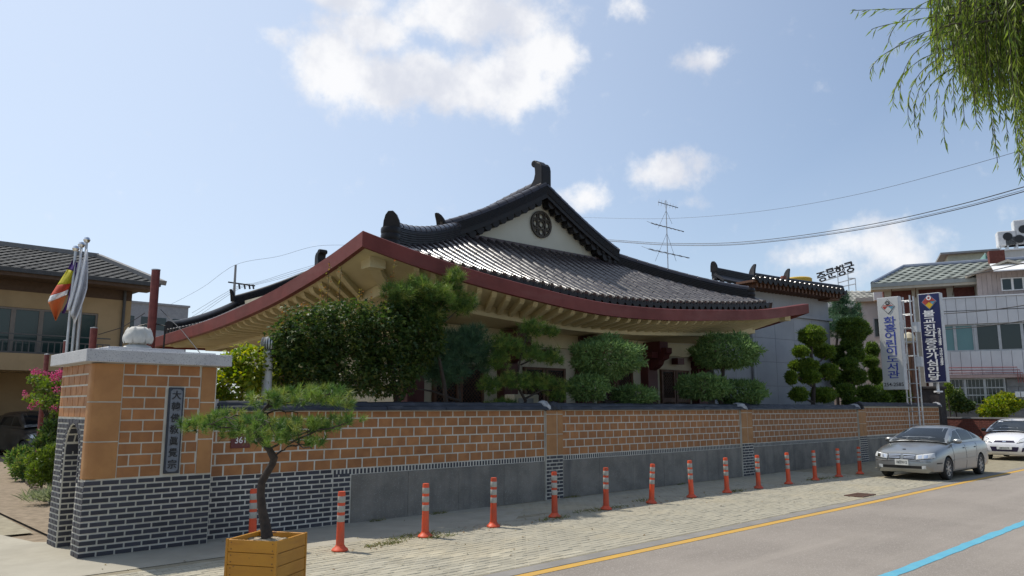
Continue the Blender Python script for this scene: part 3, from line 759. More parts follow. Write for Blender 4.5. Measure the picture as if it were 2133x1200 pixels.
# ---- ridges
def ridge(name, pts, ht, wd, layers=5, parent=hall, tiles=True, m=None):
    pts = [Vector(p) for p in pts]; rings = []
    prof = []; hh = ht*.72
    for k in range(layers):
        z0, z1 = hh*k/layers, hh*(k+1)/layers; w0 = wd/2*(1-.10*k/layers)
        prof += [(w0-.022, z0+.006), (w0, z0+.012), (w0, z1-.004), (w0-.022, z1)]
    half = prof; rr = wd*.5
    arc_ = [(rr*.95*math.cos(math.pi/2*k/5), hh+(ht-hh)*math.sin(math.pi/2*k/5)) for k in range(6)]
    rightp = [(half[0][0], -.12)] + half + arc_; full = rightp + [(-x, z) for x, z in reversed(rightp[:-1])]
    for i, p in enumerate(pts):
        t = (pts[min(i+1, len(pts)-1)]-pts[max(0, i-1)]); s = Vector((t.y, -t.x, 0)).normalized()
        rings.append([p+s*x+Vector((0, 0, z)) for x, z in full])
    b = MB(); b.loft(rings, closed=False); n = len(full); b.f += [tuple(range(n)), tuple(range(len(b.v)-n, len(b.v)))[::-1]]; b.m += [0, 0]
    o = b.build(name, m or ridgem, parent, smooth=True)
    if tiles:
        L = sum((q-p).length for p, q in zip(pts, pts[1:])); ms = []
        nn = max(2, round(L/.34)); res = []
        acc = [0]; 
        for p, q in zip(pts, pts[1:]): acc.append(acc[-1]+(q-p).length)
        def at(s):
            for i in range(len(pts)-1):
                if s <= acc[i+1] or i == len(pts)-2: return pts[i].lerp(pts[i+1], (s-acc[i])/(acc[i+1]-acc[i]))
        for k in range(nn):
            p, q = at(L*k/nn)+Vector((0, 0, ht*.84)), at(L*(k+1)/nn)+Vector((0, 0, ht*.84))
            ms.append(frame(p, q) @ Matrix.Translation(((q-p).length/2, 0, 0)) @ Matrix.Diagonal(((q-p).length*1.02, wd*1.02, wd*.75, 1)))
        emit(o, 'ridge_tile', ms, ridgem, 60, rt)
    return o
def endplate(name, base, dirv, wd, ht, parent, m=None, lean=.25):
    d = Vector((dirv[0], dirv[1], 0)).normalized(); s = Vector((-d.y, d.x, 0)); rings = []
    out = [(-wd/2, 0), (-wd/2*.97, ht*.30), (-wd/2*.86, ht*.58), (-wd/2*.62, ht*.82), (-wd/2*.26, ht*.97), (wd/2*.26, ht*.97), (wd/2*.62, ht*.82), (wd/2*.86, ht*.58), (wd/2*.97, ht*.30), (wd/2, 0)]
    for t in (-.035, .035): rings.append([Vector(base)+s*x+Vector((0, 0, z))+d*(t+lean*(z/ht)**2*ht*.5) for x, z in out])
    b = MB(); b.loft(rings); n = len(out); b.f += [tuple(range(n)), tuple(range(n, 2*n))[::-1]]; b.m += [0, 0]
    return b.build(name, m or ridgem, parent, smooth=True)
# hip ridges, front left and right, rear left
def hip(c0, c1, lift, n=12):
    return [(c0[0]+(c1[0]-c0[0])*t, c0[1]+(c1[1]-c0[1])*t) for t in [i/n for i in range(n+1)]]
pl_ = []
for i in range(13):
    t = i/12; a = GA0+(1.35-GA0)*t; b = GBk-.05+(1.12-GBk+.05)*t
    pl_.append((a, b, zfront(a, b)-.03+.10*t**4))
h1 = ridge('hip_ridge', pl_, .43, .26, 6)
endplate('ridge_end', (pl_[-1][0]-.02, pl_[-1][1]-.02, pl_[-1][2]+.17), (-.8, -.6), .40, .52, h1, lean=.3)
stack = MB()
for k in range(3): stack.lathe([(.02, 0), (.20, .0), (.212, .04), (.212, .10), (.20, .14), (.02, .14)], 12, M=Matrix.Translation((pl_[-1][0]-.08, pl_[-1][1]-.07, pl_[-1][2]-.12+k*.14)))
stack.build('ridge_end_stack', ridgem, h1, smooth=True)
pr_ = []
for i in range(13):
    t = i/12; a = GA1+(14.85-GA1)*t; b = GBk-.05+(.95-GBk+.05)*t
    pr_.append((a, b, zfront(a, b)-.03))
h2 = ridge('hip_ridge', pr_, .42, .26, 6)
stack2 = MB()
for k in range(3): stack2.lathe([(.02, 0), (.15, .0), (.17, .05), (.17, .09), (.15, .14), (.02, .14)], 12, M=Matrix.Translation((pr_[-1][0]+.05, pr_[-1][1]-.05, pr_[-1][2]-.02+k*.14)))
stack2.build('ridge_end_stack', ridgem, h2, smooth=True)
pb = []
for i in range(9):
    t = i/8; a = 4.35+(.5-4.35)*t; b = RB+(13.3-RB)*t
    pb.append((a, b, zleft(a, b)-.02))
ridge('hip_ridge', pb, .40, .28, 5, tiles=False)
# descending ridges along the gable verges
def verge(b, side, a_end):
    pts = []
    for i in range(15):
        t = i/14; a = RA+(a_end-RA)*t; f = zleft if side < 0 else zright
        pts.append((a, b, f(a, min(max(b, GBk), RB))+.02+.16*t**3))
    return pts
vl = verge(3.42, -1, 4.25); v1 = ridge('verge_ridge', vl, .33, .26, 6); endplate('ridge_end', (vl[-1][0]+.05, vl[-1][1], vl[-1][2]+.20), (-1, 0), .34, .42, v1, lean=.9)
vr = verge(3.42, 1, 11.25); v2 = ridge('verge_ridge', vr, .31, .26, 6)
vb = verge(RB, -1, 4.25); v3 = ridge('verge_ridge', vb, .44, .30, 5, tiles=False); endplate('ridge_end', (vb[-1][0]-.02, vb[-1][1], vb[-1][2]+.2), (-1, 0), .34, .5, v3, lean=.5)
mr = ridge('main_ridge', [(RA, 3.5+i*1.2, zr(3.5+i*1.2)+.02) for i in range(13)], .42, .30, 6)
def finial(b, sgn):
    """square shouldered ridge end with a concave back and a curl at the top"""
    pr = [(0, -.25), (0, .50), (.03, .62), (.10, .71), (.22, .76), (.30, .84), (.40, .84), (.46, .76), (.44, .68), (.37, .66), (.34, .56), (.33, .42), (.38, .26), (.52, .10), (.74, .0), (.74, -.25)]
    z0 = zr(b)+.25
    q = MB().prism([(b+sgn*(.22-u), z0+v) for u, v in pr], RA-.19, RA+.19, ax='x').build('ridge_finial', ridgem, mr); bevel(q, .03)
    MB().lathe([(.02, -.19), (.09, -.19), (.11, -.15), (.11, .15), (.09, .19), (.02, .19)], 14, M=Matrix.Translation((RA, b+sgn*(.22-.385), z0+.75)) @ Matrix.Rotation(R(90), 4, 'Y')).build('finial_curl', ridgem, q, smooth=True)
    for k in range(5):
        v = .08+.11*k; u1 = .60-.07*k
        for s_ in (-1, 1): MB().bar((RA+s_*.172, b+sgn*(.22-.10), z0+v+.05), (RA+s_*.172, b+sgn*(.22-max(.26, u1*.62)), z0+v), .02, .035).build('finial_rib', ridgem, q)
finial(3.55, -1); finial(17.9, 1)
# gable face, verge tiles, emblem
gp = [(GA0-.35, ZG-.12), (GA1+.3, ZG-.12)]
for i in range(11): a = GA1+.3+(RA-GA1-.3)*i/10; gp.append((a, zright(a, GBk)-.06))
for i in range(1, 11): a = RA+(GA0-.35-RA)*i/10; gp.append((a, zleft(a, GBk)-.06))
gpo = MB().prism(gp, GBk, GBk+.2, ax='y').build('gable_wall', gablem, hall)
vt = MB().lathe([(.0, -.02), (.05, -.02), (.06, -.01), (.075, -.01), (.085, .01), (.085, .30), (.0, .30)], 12, M=Matrix.Rotation(R(-90), 4, 'X')).mesh('verge_tile', ridgem, smooth=True)
vd = MB().prism([(-.15, .05), (-.14, -.06), (-.08, -.14), (0, -.17), (.08, -.14), (.14, -.06), (.15, .05)], -.01, .25, ax='y').mesh('verge_drip', ridgem)
VT, VD = [], []
for sg, f, aend in ((-1, zleft, 4.75), (1, zright, 11.2)):
    n = 12
    for k in range(n):
        a = RA+(aend-RA)*(k+.55)/n; z = f(a, GBk)
        sl = math.atan2(f(a+.1, GBk)-f(a-.1, GBk), .2)
        VT.append(Matrix.Translation((a, 3.36, z-.02)) @ Matrix.Rotation(-sl, 4, 'Y'))
        a2 = a+(aend-RA)/n/2; VD.append(Matrix.Translation((a2, 3.40, f(a2, GBk)-.07)) @ Matrix.Rotation(-sl, 4, 'Y'))
emit(hall, 'verge_tile', VT, ridgem, 300, vt); emit(hall, 'verge_drip_tile', VD, ridgem, 300, vd)
MB().box((GA0-.35, GBk-.16, ZG-.14), (GA1+.3, GBk-.001, ZG+.06)).build('gable_base_ridge', mat('oxblood_tile', (.05, .022, .022), .4, (.035, .018, .018), 5), hall)
def torus(b, c, r, t, n=28, depth=.05):
    rg = []
    for k in range(n):
        th = 2*math.pi*k/n; u, v = math.cos(th), math.sin(th)
        rg.append([(c[0]+u*(r-t/2), c[1], c[2]+v*(r-t/2)), (c[0]+u*(r+t/2), c[1], c[2]+v*(r+t/2)), (c[0]+u*(r+t/2), c[1]+depth, c[2]+v*(r+t/2)), (c[0]+u*(r-t/2), c[1]+depth, c[2]+v*(r-t/2))])
    b.loft(rg+[rg[0]])
em = MB(); EC = (8.12, GBk-.07, 7.37)
torus(em, EC, .385, .065, 36)
for dx in (-.155, .155): em.box((EC[0]+dx-.025, EC[1]+.006, EC[2]-.35), (EC[0]+dx+.025, EC[1]+.05, EC[2]+.35))
for dz in (-.155, .155): em.box((EC[0]-.35, EC[1]+.010, EC[2]+dz-.025), (EC[0]+.35, EC[1]+.046, EC[2]+dz+.025))
for (dx, dz) in ((0, 0), (.235, 0), (-.235, 0), (0, .235), (0, -.235)): torus(em, (EC[0]+dx, EC[1]+.003, EC[2]+dz), .098, .032, 18, .045)
em.build('emblem', bronze, hall)

# ---------------------------------------------------------------- foliage helpers
def scatter(name, P, D, S, tv, tf, m, parent=None, rnd=None, width=None, up=None, stuff=False):
    P = np.asarray(P, float); D = np.asarray(D, float); N = len(P); S = np.broadcast_to(np.asarray(S, float), (N,))
    D = D/np.maximum(1e-6, np.linalg.norm(D, axis=1, keepdims=True))
    A = rng.normal(size=(N, 3)) if up is None else np.broadcast_to(np.asarray(up, float), (N, 3)) + rng.normal(size=(N, 3))*.35
    Y = np.cross(A, D); Y /= np.maximum(1e-6, np.linalg.norm(Y, axis=1, keepdims=True)); Z = np.cross(D, Y)
    tv = np.asarray(tv, float); k = len(tv); Wd = S if width is None else np.broadcast_to(np.asarray(width, float), (N,))
    V = P[:, None, :] + (tv[None, :, 0:1]*S[:, None, None])*D[:, None, :] + (tv[None, :, 1:2]*Wd[:, None, None])*Y[:, None, :] + (tv[None, :, 2:3]*S[:, None, None])*Z[:, None, :]
    fl = np.array([len(f) for f in tf]); idx = np.concatenate([np.array(f) for f in tf])
    I = (idx[None, :] + (np.arange(N)*k)[:, None]).ravel()
    ls = np.concatenate([[0], np.cumsum(fl)[:-1]]); LS = (ls[None, :] + (np.arange(N)*len(idx))[:, None]).ravel()
    me = bpy.data.meshes.new(name); me.vertices.add(N*k); me.vertices.foreach_set('co', V.ravel().astype('f'))
    me.loops.add(len(I)); me.loops.foreach_set('vertex_index', I.astype('i'))
    me.polygons.add(len(LS)); me.polygons.foreach_set('loop_start', LS.astype('i'))
    me.update(calc_edges=True)
    r = rng.random(N) if rnd is None else np.asarray(rnd)
    at = me.attributes.new('rnd', 'FLOAT', 'POINT'); at.data.foreach_set('value', np.repeat(r, k).astype('f'))
    me.materials.append(m); o = link(name, me, parent)
    return o
LEAF = ([(0, 0, 0), (.45, .28, .06), (1, 0, -.04), (.45, -.28, .06)], [(0, 1, 2, 3)])
NEEDLE = ([(0, -.5, 0), (0, .5, 0), (1, 0, 0)], [(0, 1, 2)])
MAPLE = ([(0, 0, 0), (.35, .55, .02), (.42, .16, .05), (1, 0, -.08), (.42, -.16, .05), (.35, -.55, .02)], [(0, 2, 1), (0, 3, 2), (0, 4, 3), (0, 5, 4)])
def unit(n):
    v = rng.normal(size=(n, 3)); return v/np.linalg.norm(v, axis=1, keepdims=True)
def blob_points(blobs, n, shell=.55):
    """points in a union of ellipsoids (c, r), denser towards the skin, with an uneven outline"""
    vol = np.array([b[1][0]*b[1][1]*b[1][2] for b in blobs])**.67; vol /= vol.sum()
    out, nor = [], []
    for (c, r), k in zip(blobs, (vol*n).astype(int)+1):
        u = unit(k); ph = rng.random(3)*6
        rad = (shell + (1-shell)*rng.random(k)**.6)*(1+.12*np.sin(5*u[:, 0]+ph[0])*np.sin(6*u[:, 1]+ph[1])+.08*np.sin(9*u[:, 2]+ph[2])+.05*rng.normal(size=k))
        out.append(np.array(c)+u*rad[:, None]*np.array(r)); nor.append(u)
    return np.vstack(out), np.vstack(nor)
def limb_mesh(b, p, q, r0, r1, sag=0, n=5, jit=.03, seed=0, seg=7):
    rr = random.Random(seed); p, q = Vector(p), Vector(q); pts = []
    for i in range(n+1):
        t = i/n; v = p.lerp(q, t); v.z += sag*math.sin(math.pi*t)
        if 0 < i < n: v += Vector((rr.uniform(-jit, jit), rr.uniform(-jit, jit), rr.uniform(-jit, jit)))
        pts.append(v)
    b.tube(pts, [r0+(r1-r0)*i/n for i in range(n+1)], seg); return pts
def tufts(n_per, tips, dirs, ln):
    """needles radiating from each shoot tip into the half space of its direction"""
    k = len(tips); P = np.repeat(tips, n_per, axis=0); D = np.repeat(dirs, n_per, axis=0)*.75 + unit(k*n_per)
    P = P - np.repeat(dirs, n_per, axis=0)*(rng.random((k*n_per, 1))*ln*.7)
    r = np.repeat(rng.random(k), n_per)*.82+rng.random(k*n_per)*.18
    return P, D, r
m_pine = leafmat('pine_needles', [(.036, .080, .020), (.080, .155, .034), (.17, .26, .050), (.26, .27, .07)], .3)
m_pine2 = leafmat('blue_pine_needles', [(.035, .080, .045), (.060, .13, .07), (.11, .19, .09)], .25)
m_maple = leafmat('maple_leaves', [(.022, .048, .014), (.042, .082, .020), (.072, .12, .026), (.12, .13, .03)], .35)
m_maplet = leafmat('maple_young_leaves', [(.20, .10, .035), (.16, .15, .035), (.22, .17, .04), (.30, .09, .04)], .4)
m_broad = leafmat('broad_leaves', [(.085, .14, .016), (.15, .22, .022), (.26, .30, .03), (.36, .34, .035)], .4)
m_jun = leafmat('juniper_sprays', [(.085, .155, .050), (.15, .25, .080), (.25, .36, .12)], .25)
m_yew = leafmat('yew_sprays', [(.055, .105, .018), (.115, .185, .026), (.22, .29, .040)], .3)
m_yewd = leafmat('dark_yew_sprays', [(.040, .080, .018), (.080, .14, .024), (.16, .23, .038)], .3)
m_willow = leafmat('willow_leaves', [(.075, .13, .020), (.13, .19, .030), (.20, .27, .045), (.28, .33, .07)], .55, .45)
m_hedge = leafmat('hedge_leaves', [(.065, .11, .018), (.12, .18, .025), (.19, .25, .035)], .35)
m_grassy = leafmat('pale_blades', [(.14, .18, .08), (.22, .25, .13), (.30, .32, .20)], .35)
m_pink = leafmat('pink_blossom', [(.36, .04, .12), (.48, .08, .19), (.58, .18, .30)], .3)
m_dry = leafmat('dry_leaves', [(.20, .11, .05), (.28, .19, .09), (.14, .14, .05)], .2)

# ---------------------------------------------------------------- planter and its pine
pc = atD(577, 1128, 7.9); ang = R(46.2-15); PS = .58; PH = pc.z
plx = empty('wooden_planter', (pc.x, pc.y, 0), ang, 'square amber varnished planter box of wide boards', 'planter')
# local +x runs along the right face, local +y along the left face
bh = .125
k = 0; z1 = PH
while z1 > .01:
    z0 = max(.0, z1-bh); 
    for (a, b) in (((0.028, -.0, z0+.0025), (PS-.03, .026, z1-.0025)), ((.0, .0, z0+.0025), (.026, PS, z1-.0025)), ((.028, PS-.026, z0+.0025), (PS-.03, PS, z1-.0025)), ((PS-.028, .0, z0+.0025), (PS, PS, z1-.0025))):
        o = MB().box(a, b).build('plank', planks, plx); bevel(o, .003, 1)
    z1 = z0; k += 1
    if k > 5: break
for (x, y) in ((-.004, -.004), (PS-.022, -.004), (-.004, PS-.022), (PS-.022, PS-.022)):
    MB().box((x, y, 0), (x+.026, y+.026, PH+.002)).build('corner_post', planks, plx)
scr = mat('screw_rust', (.16, .07, .03), .6); sme = MB().lathe([(0, 0), (.006, 0), (.006, .004), (0, .004)], 6).mesh('screw', scr)
for zi in range(4):
    for dz in (.03, .095):
        z = PH-bh*zi-dz
        if z < 0: continue
        for y in (.045, PS-.06): link('screw', sme, plx, Matrix.Translation((-.001, y, z)) @ Matrix.Rotation(R(-90), 4, 'Y'))
sg = MB(); N = 12; rs = random.Random(2)
hg = [[PH-.055+rs.uniform(-.012, .012)+.03*math.exp(-(((i/N-.45)**2+(j/N-.5)**2)*14)) for j in range(N+1)] for i in range(N+1)]
sg.loft([[(.026+(PS-.054)*i/N, .026+(PS-.054)*j/N, hg[i][j]) for j in range(N+1)] for i in range(N+1)], closed=False)
sg.build('planting_soil', mat('pale_sand', (.40, .34, .25), .95, (.25, .20, .14), 30, bump=.6, bscale=120), plx)
D0 = 8.25
def pp(x, y, d=D0): return atD(x, y, d)
root = pp(556, 1112, 8.25)
pine = empty('potted_pine', (root.x, root.y, PH-.05), 0, 'small pine with crooked trunk and flat needle pads growing in the wooden planter', 'pine tree')
off = Vector((root.x, root.y, PH-.05))
tr = [pp(x, y)-off for x, y in ((557, 1114), (552, 1090), (546, 1062), (543, 1030), (545, 1005), (556, 985), (568, 965), (571, 955), (560, 935), (540, 915), (525, 900), (530, 880), (545, 860), (560, 840))]
tr[0].z -= .03
tb = MB(); rad = [.062, .052, .046, .042, .041, .040, .038, .042, .034, .030, .024, .02, .016, .01]
def wob(pts, sd, amt):
    r = random.Random(sd); return [p+Vector((r.uniform(-amt, amt), r.uniform(-amt, amt), r.uniform(-amt, amt))) for p in pts]
tb.tube(tr, rad, 10); tk = tb.build('trunk', bark, pine, smooth=True)
lb = MB()
limbs = []
for (a, b, dd) in (((525, 900), (400, 885), .0), ((525, 900), (440, 890), .35), ((530, 880), (470, 868), -.4), ((571, 955), (600, 930), .1), ((560, 935), (640, 900), .25), ((600, 925), (730, 878), -.15), ((640, 900), (700, 890), .5), ((545, 860), (620, 860), .3), ((560, 840), (540, 830), -.2), ((555, 850), (640, 832), .15), ((640, 832), (710, 825), .1), ((600, 930), (650, 935), -.3), ((525, 900), (600, 880), .6), ((530, 880), (560, 880), -.6), ((545, 858), (590, 825), .4)):
    pts = limb_mesh(lb, pp(*a)-off, pp(*b, D0+dd)-off, .013, .005, .02, 6, .018, hash((a, b)) % 99, 6); limbs.append(pts)
lb.build('branch', bark, pine, smooth=True)
def pads(plist, n, off, bw=1.0):
    tips, dirs = [], []
    for (cx, cy, rx, ry, dd, rd) in plist:
        c = pp(cx, cy, D0+dd)-off; sx = rx/1605*D0; sz = .85*ry/1605*D0
        k = int(n*rx*rd*2/100)
        u = rng.normal(size=(k, 3)); u /= np.maximum(1, np.linalg.norm(u, axis=1, keepdims=True))
        q = np.array(c)+(u[:, 0:1]*sx)*np.array(RTv)+(u[:, 1:2]*rd)*np.array((math.cos(HEAD), math.sin(HEAD), 0))+(u[:, 2:3]*sz)*np.array((0, 0, 1))
        tips.append(q); d = u*np.array((.5, .5, .3))+np.array((0, 0, .75)); dirs.append(d/np.linalg.norm(d, axis=1, keepdims=True))
    return np.vstack(tips), np.vstack(dirs)
PADS = [(430, 880, 48, 18, 0, .35), (490, 872, 60, 22, .2, .4), (560, 882, 60, 22, -.3, .45), (620, 886, 60, 18, .2, .45), (680, 878, 40, 16, .2, .35), (735, 868, 24, 9, -.1, .2), (555, 832, 40, 16, 0, .3), (620, 820, 52, 20, .1, .4), (682, 820, 48, 20, .1, .35), (715, 836, 24, 9, 0, .25), (560, 910, 40, 12, -.3, .3), (650, 915, 30, 8, .1, .25), (480, 900, 20, 8, .1, .2)]
tp, dr = pads(PADS, 125, off)
P, Dn, rv = tufts(34, tp, dr, .085)
scatter('needles', P, Dn, .085*(.75+.5*rng.random(len(P))), *NEEDLE, m_pine, pine, rv, width=.0068)
sh = MB()
for i in range(0, len(tp), 5):
    j = rng.integers(len(limbs)); 
    best = min((p for l in limbs for p in l), key=lambda v: (v-Vector(tp[i])).length_squared)
    if (best-Vector(tp[i])).length < .45: sh.tube([best, best.lerp(Vector(tp[i]), .5)-Vector((0, 0, .012)), Vector(tp[i])], [.005, .0035, .002], 4)
sh.build('twig', bark, pine)['kind'] = 'stuff'

# ---------------------------------------------------------------- shrubs and trees behind the wall
def tree(name, label, cat, base, blobs, trunk, leafset, group=None):
    """blobs in world; trunk = list of (path, r0, r1); leafset = list of callables(parent, off)"""
    t = empty(name, base, 0, label, cat, group); off = Vector(base)
    b = MB()
    for i, (path, r0, r1) in enumerate(trunk):
        path = [Vector(p)-off for p in path]; n = len(path)-1; b.tube(path, [r0+(r1-r0)*k/n for k in range(n+1)], 8)
    b.build('trunk', bark, t, smooth=True)
    for f in leafset: f(t, off)
    return t
def E_(cx, cy, rx, ry, Y, ry_d=None):
    """ellipsoid seen at this place in the street view, standing at distance Y from the street axis"""
    c = atY(cx, cy, Y); d = (c-EO).dot(FWv); s = d/1585
    dep = ry_d or rx*s*.8
    return ((c.x, c.y, c.z), (rx*s*1.05, dep, ry*s))
# dark maple
mb = [E_(x, y, a, b, Y, dp) for x, y, a, b, Y, dp in [(640, 700, 72, 62, 11.95, .55), (720, 680, 80, 55, 12.0, .6), (800, 700, 80, 70, 12.05, .6), (870, 700, 58, 75, 12.1, .55), (640, 770, 62, 50, 11.95, .5), (720, 770, 80, 60, 12.05, .6), (810, 770, 70, 55, 12.1, .6), (600, 720, 34, 45, 11.9, .4), (890, 650, 40, 40, 12.05, .4), (850, 650, 50, 40, 12.0, .4)]]
mt = atY(800, 835, 12.1)
def f_m(t, off):
    P, N_ = blob_points([(np.array(c)-np.array(off), r) for c, r in mb], 26000, .45)
    scatter('leaves', P, N_*.6+unit(len(P))+np.array((0, 0, -.5)), .078*(.7+.6*rng.random(len(P))), *MAPLE, m_maple, t, up=(0, 0, 1))
    tips, dd, rr = [], [], []
    for (x, y, h) in [(800, 590, 90), (815, 560, 60), (680, 560, 80), (705, 570, 60), (745, 620, 40), (640, 650, 30), (850, 620, 40), (590, 655, 40), (770, 620, 50), (870, 600, 40), (905, 600, 40), (625, 640, 40), (665, 610, 60)]:
        p0 = np.array(atY(x, y+h, 11.85)-off); p1 = np.array(atY(x+6, y-14, 11.85)-off)
        for k in range(26):
            s = rng.random()**.8; tips.append(p0+(p1-p0)*s+rng.normal(size=3)*.018); dd.append(unit(1)[0]+np.array((0, 0, .2)))
    scatter('young_leaves', tips, dd, .05, *LEAF, m_maplet, t)
    b = MB()
    for (x, y, h) in [(800, 590, 90), (680, 560, 80), (705, 570, 60), (745, 620, 40), (850, 620, 40), (590, 655, 40)]:
        b.tube([atY(x, y+h+20, 11.85)-off, atY(x+6, y-14, 11.85)-off], .004, 4)
    b.build('shoot', bark, t)
B0_ = Vector((mt.x, 12.1, 0))
tree('maple_tree', 'dense dark maple with red tinted shoots in front of the hall corner', 'tree', B0_, mb,
     [([B0_, B0_+Vector((.05, 0, 1.2)), atY(826, 835, 12.1), atY(822, 810, 12.1), atY(815, 760, 12.05), atY(800, 690, 12.05)], .075, .03), ([atY(826, 835, 12.1), atY(838, 830, 12.1), atY(850, 800, 12.1), atY(870, 740, 12.1)], .05, .02), ([atY(815, 808, 12.1), atY(780, 803, 12.0), atY(720, 790, 12.0)], .03, .012), ([atY(815, 770, 12.1), atY(740, 740, 12.0), atY(660, 720, 12.0)], .035, .012)], [f_m])
def pine_tree(label, base, bl, n, ln, m, trunk, nper=22, wd=.007):
    def f(t, off):
        P0, N0 = blob_points([(np.array(c)-np.array(off), r) for c, r in bl], int(n*1.9), .2)
        d = N0*.6+np.array((0, 0, .7)); d /= np.linalg.norm(d, axis=1, keepdims=True)
        P, Dn, rv = tufts(nper, P0, d, ln)
        scatter('needles', P, Dn, ln*1.35*(.7+.6*rng.random(len(P))), *NEEDLE, m, t, rv, width=wd*1.3)
    return tree('pine_tree', label, 'pine tree', base, bl, trunk, [f], 'pines in the temple garden')
B1_ = Vector((atY(935, 860, 12.0).x, 12.0, 0))
pine_tree('tall loose pine whose feathery top overlaps the red fascia', B1_,
    [E_(945, 580, 24, 28, 11.9, .25), (E_(900, 612, 48, 32, 11.95, .4)), E_(960, 632, 38, 24, 11.9, .35), E_(830, 610, 38, 26, 11.9, .35), E_(870, 600, 36, 26, 11.9, .3), E_(880, 660, 50, 24, 12, .4)], 420, .11, m_pine,
    [([B1_, B1_+Vector((0, 0, 1.5)), atY(925, 800, 12), atY(905, 700, 12), atY(915, 640, 11.95), atY(940, 580, 11.9)], .06, .012), ([atY(905, 690, 12), atY(960, 640, 11.9)], .02, .008), ([atY(905, 680, 12), atY(840, 615, 11.9)], .02, .008)])
B2_ = Vector((atY(965, 860, 12.3).x, 12.35, 0))
pine_tree('dark soft needled pine before the lattice windows', B2_,
    [E_(950, 720, 62, 40, 12.3, .4), E_(1000, 740, 40, 34, 12.25, .35), E_(930, 770, 60, 32, 12.3, .4), E_(985, 700, 40, 26, 12.25, .3), E_(900, 740, 40, 50, 12.3, .4)], 560, .12, m_pine2,
    [([B2_, B2_+Vector((0, 0, 1.8)), atY(955, 800, 12.3), atY(960, 730, 12.3)], .05, .015), ([atY(956, 835, 12.3), atY(900, 815, 12.2), atY(870, 810, 12.2)], .03, .01)])
B3_ = Vector((atY(1090, 860, 11.95).x, 11.95, 0))
pine_tree('bright green pine with layered pads beside the junipers', B3_,
    [E_(1108, 682, 36, 22, 11.95, .3), E_(1145, 690, 22, 14, 11.95, .25), E_(1055, 720, 46, 26, 11.95, .35), E_(1110, 735, 46, 22, 11.95, .35), E_(1040, 752, 30, 20, 11.95, .3), E_(1150, 742, 30, 20, 11.95, .3), E_(1070, 792, 52, 20, 11.95, .35), E_(1120, 795, 40, 18, 11.95, .35), E_(1160, 810, 30, 26, 12.0, .3), E_(1050, 840, 40, 12, 12, .3), E_(1020, 800, 30, 20, 12, .3)], 640, .085, m_pine,
    [([B3_, B3_+Vector((0, 0, 1.9)), atY(1095, 835, 12), atY(1075, 800, 12), atY(1085, 740, 11.95), atY(1100, 690, 11.95)], .05, .012), ([atY(1095, 830, 12), atY(1130, 812, 12), atY(1160, 815, 12)], .025, .01), ([atY(1085, 760, 12), atY(1140, 735, 12)], .02, .008)])
def clipped(name, label, cat, base, bl, n, ln, wd, m, trunk, group=None, upb=.35, shell=.80):
    def f(t, off):
        for c, r in bl:
            P, N_ = blob_points([(np.array(c)-np.array(off), r)], int(2.2*n*(r[0]*r[2]+r[0]*r[1])/.5)+400, shell)
            Dn = N_*.7+unit(len(P))*.95+np.array((0, 0, upb)); L_ = ln*(.6+.8*rng.random(len(P)))*np.where(rng.random(len(P)) < .12, 1.7, 1)
            scatter('foliage_pad', P, Dn, L_, *LEAF, m, t, width=wd)
    return tree(name, label, cat, base, bl, trunk, [f], group)
JB = Vector((atY(1262, 850, 12).x, 12.0, 0))
JBL = [E_(1264, 745, 72, 40, 12, .8), E_(1225, 808, 40, 24, 11.95, .5), E_(1320, 826, 42, 20, 11.85, .5)]
clipped('clipped_juniper', 'clipped blue green juniper with a wide dome and two lower pads beside the hall column', 'juniper', JB, JBL, 1500, .095, .055, m_jun,
    [([JB, JB+Vector((0, 0, 1.9)), atY(1260, 820, 12), atY(1262, 760, 12)], .07, .04), ([atY(1260, 838, 12), atY(1228, 805, 12)], .03, .02), ([atY(1260, 840, 12), atY(1318, 830, 11.9)], .03, .02)], 'clipped junipers behind the wall')
JB2 = Vector((atY(1505, 850, 12).x, 12.05, 0))
clipped('clipped_juniper', 'clipped juniper with umbrella dome and broad lower pads before the grey annex', 'juniper', JB2,
    [E_(1510, 734, 62, 34, 12.05, 1.0), E_(1462, 806, 44, 24, 12, .7), E_(1538, 818, 54, 24, 11.95, .8)], 1300, .11, .06, m_jun,
    [([JB2, JB2+Vector((0, 0, 2)), atY(1506, 810, 12.05), atY(1506, 745, 12.05)], .08, .05), ([atY(1506, 830, 12), atY(1465, 805, 12)], .03, .02)], 'clipped junipers behind the wall')
CB = Vector((atY(1694, 845, 12.3).x, 12.3, 0))
CBL = [E_(x, y, a, b, 12.3+dz, None) for x, y, a, b, dz in [(1693, 701, 29, 20, 0), (1668, 733, 17, 10, 0), (1717, 732, 22, 13, .1), (1683, 761, 22, 11, 0), (1661, 762, 17, 9, .15), (1686, 785, 23, 13, -.1), (1648, 787, 11, 12, .1), (1726, 774, 23, 14, 0), (1664, 822, 19, 12, 0), (1714, 823, 28, 13, 0)]]
clipped('cloud_pruned_yew', 'cloud pruned yew with small yellow green pads in front of the grey annex wall', 'topiary tree', CB, CBL, 5200, .075, .06, m_yew,
    [([CB, CB+Vector((0, 0, 2)), atY(1695, 800, 12.3), atY(1690, 750, 12.3), atY(1690, 705, 12.3)], .09, .05)] + [([atY(1692, y0, 12.3), atY(x, y, 12.3)], .04, .02) for x, y, y0 in ((1664, 735, 760), (1722, 742, 765), (1662, 785, 805), (1728, 782, 800), (1662, 823, 838))], 'cloud pruned yews')
CB2 = Vector((atY(1775, 845, 12.7).x, 12.7, 0))
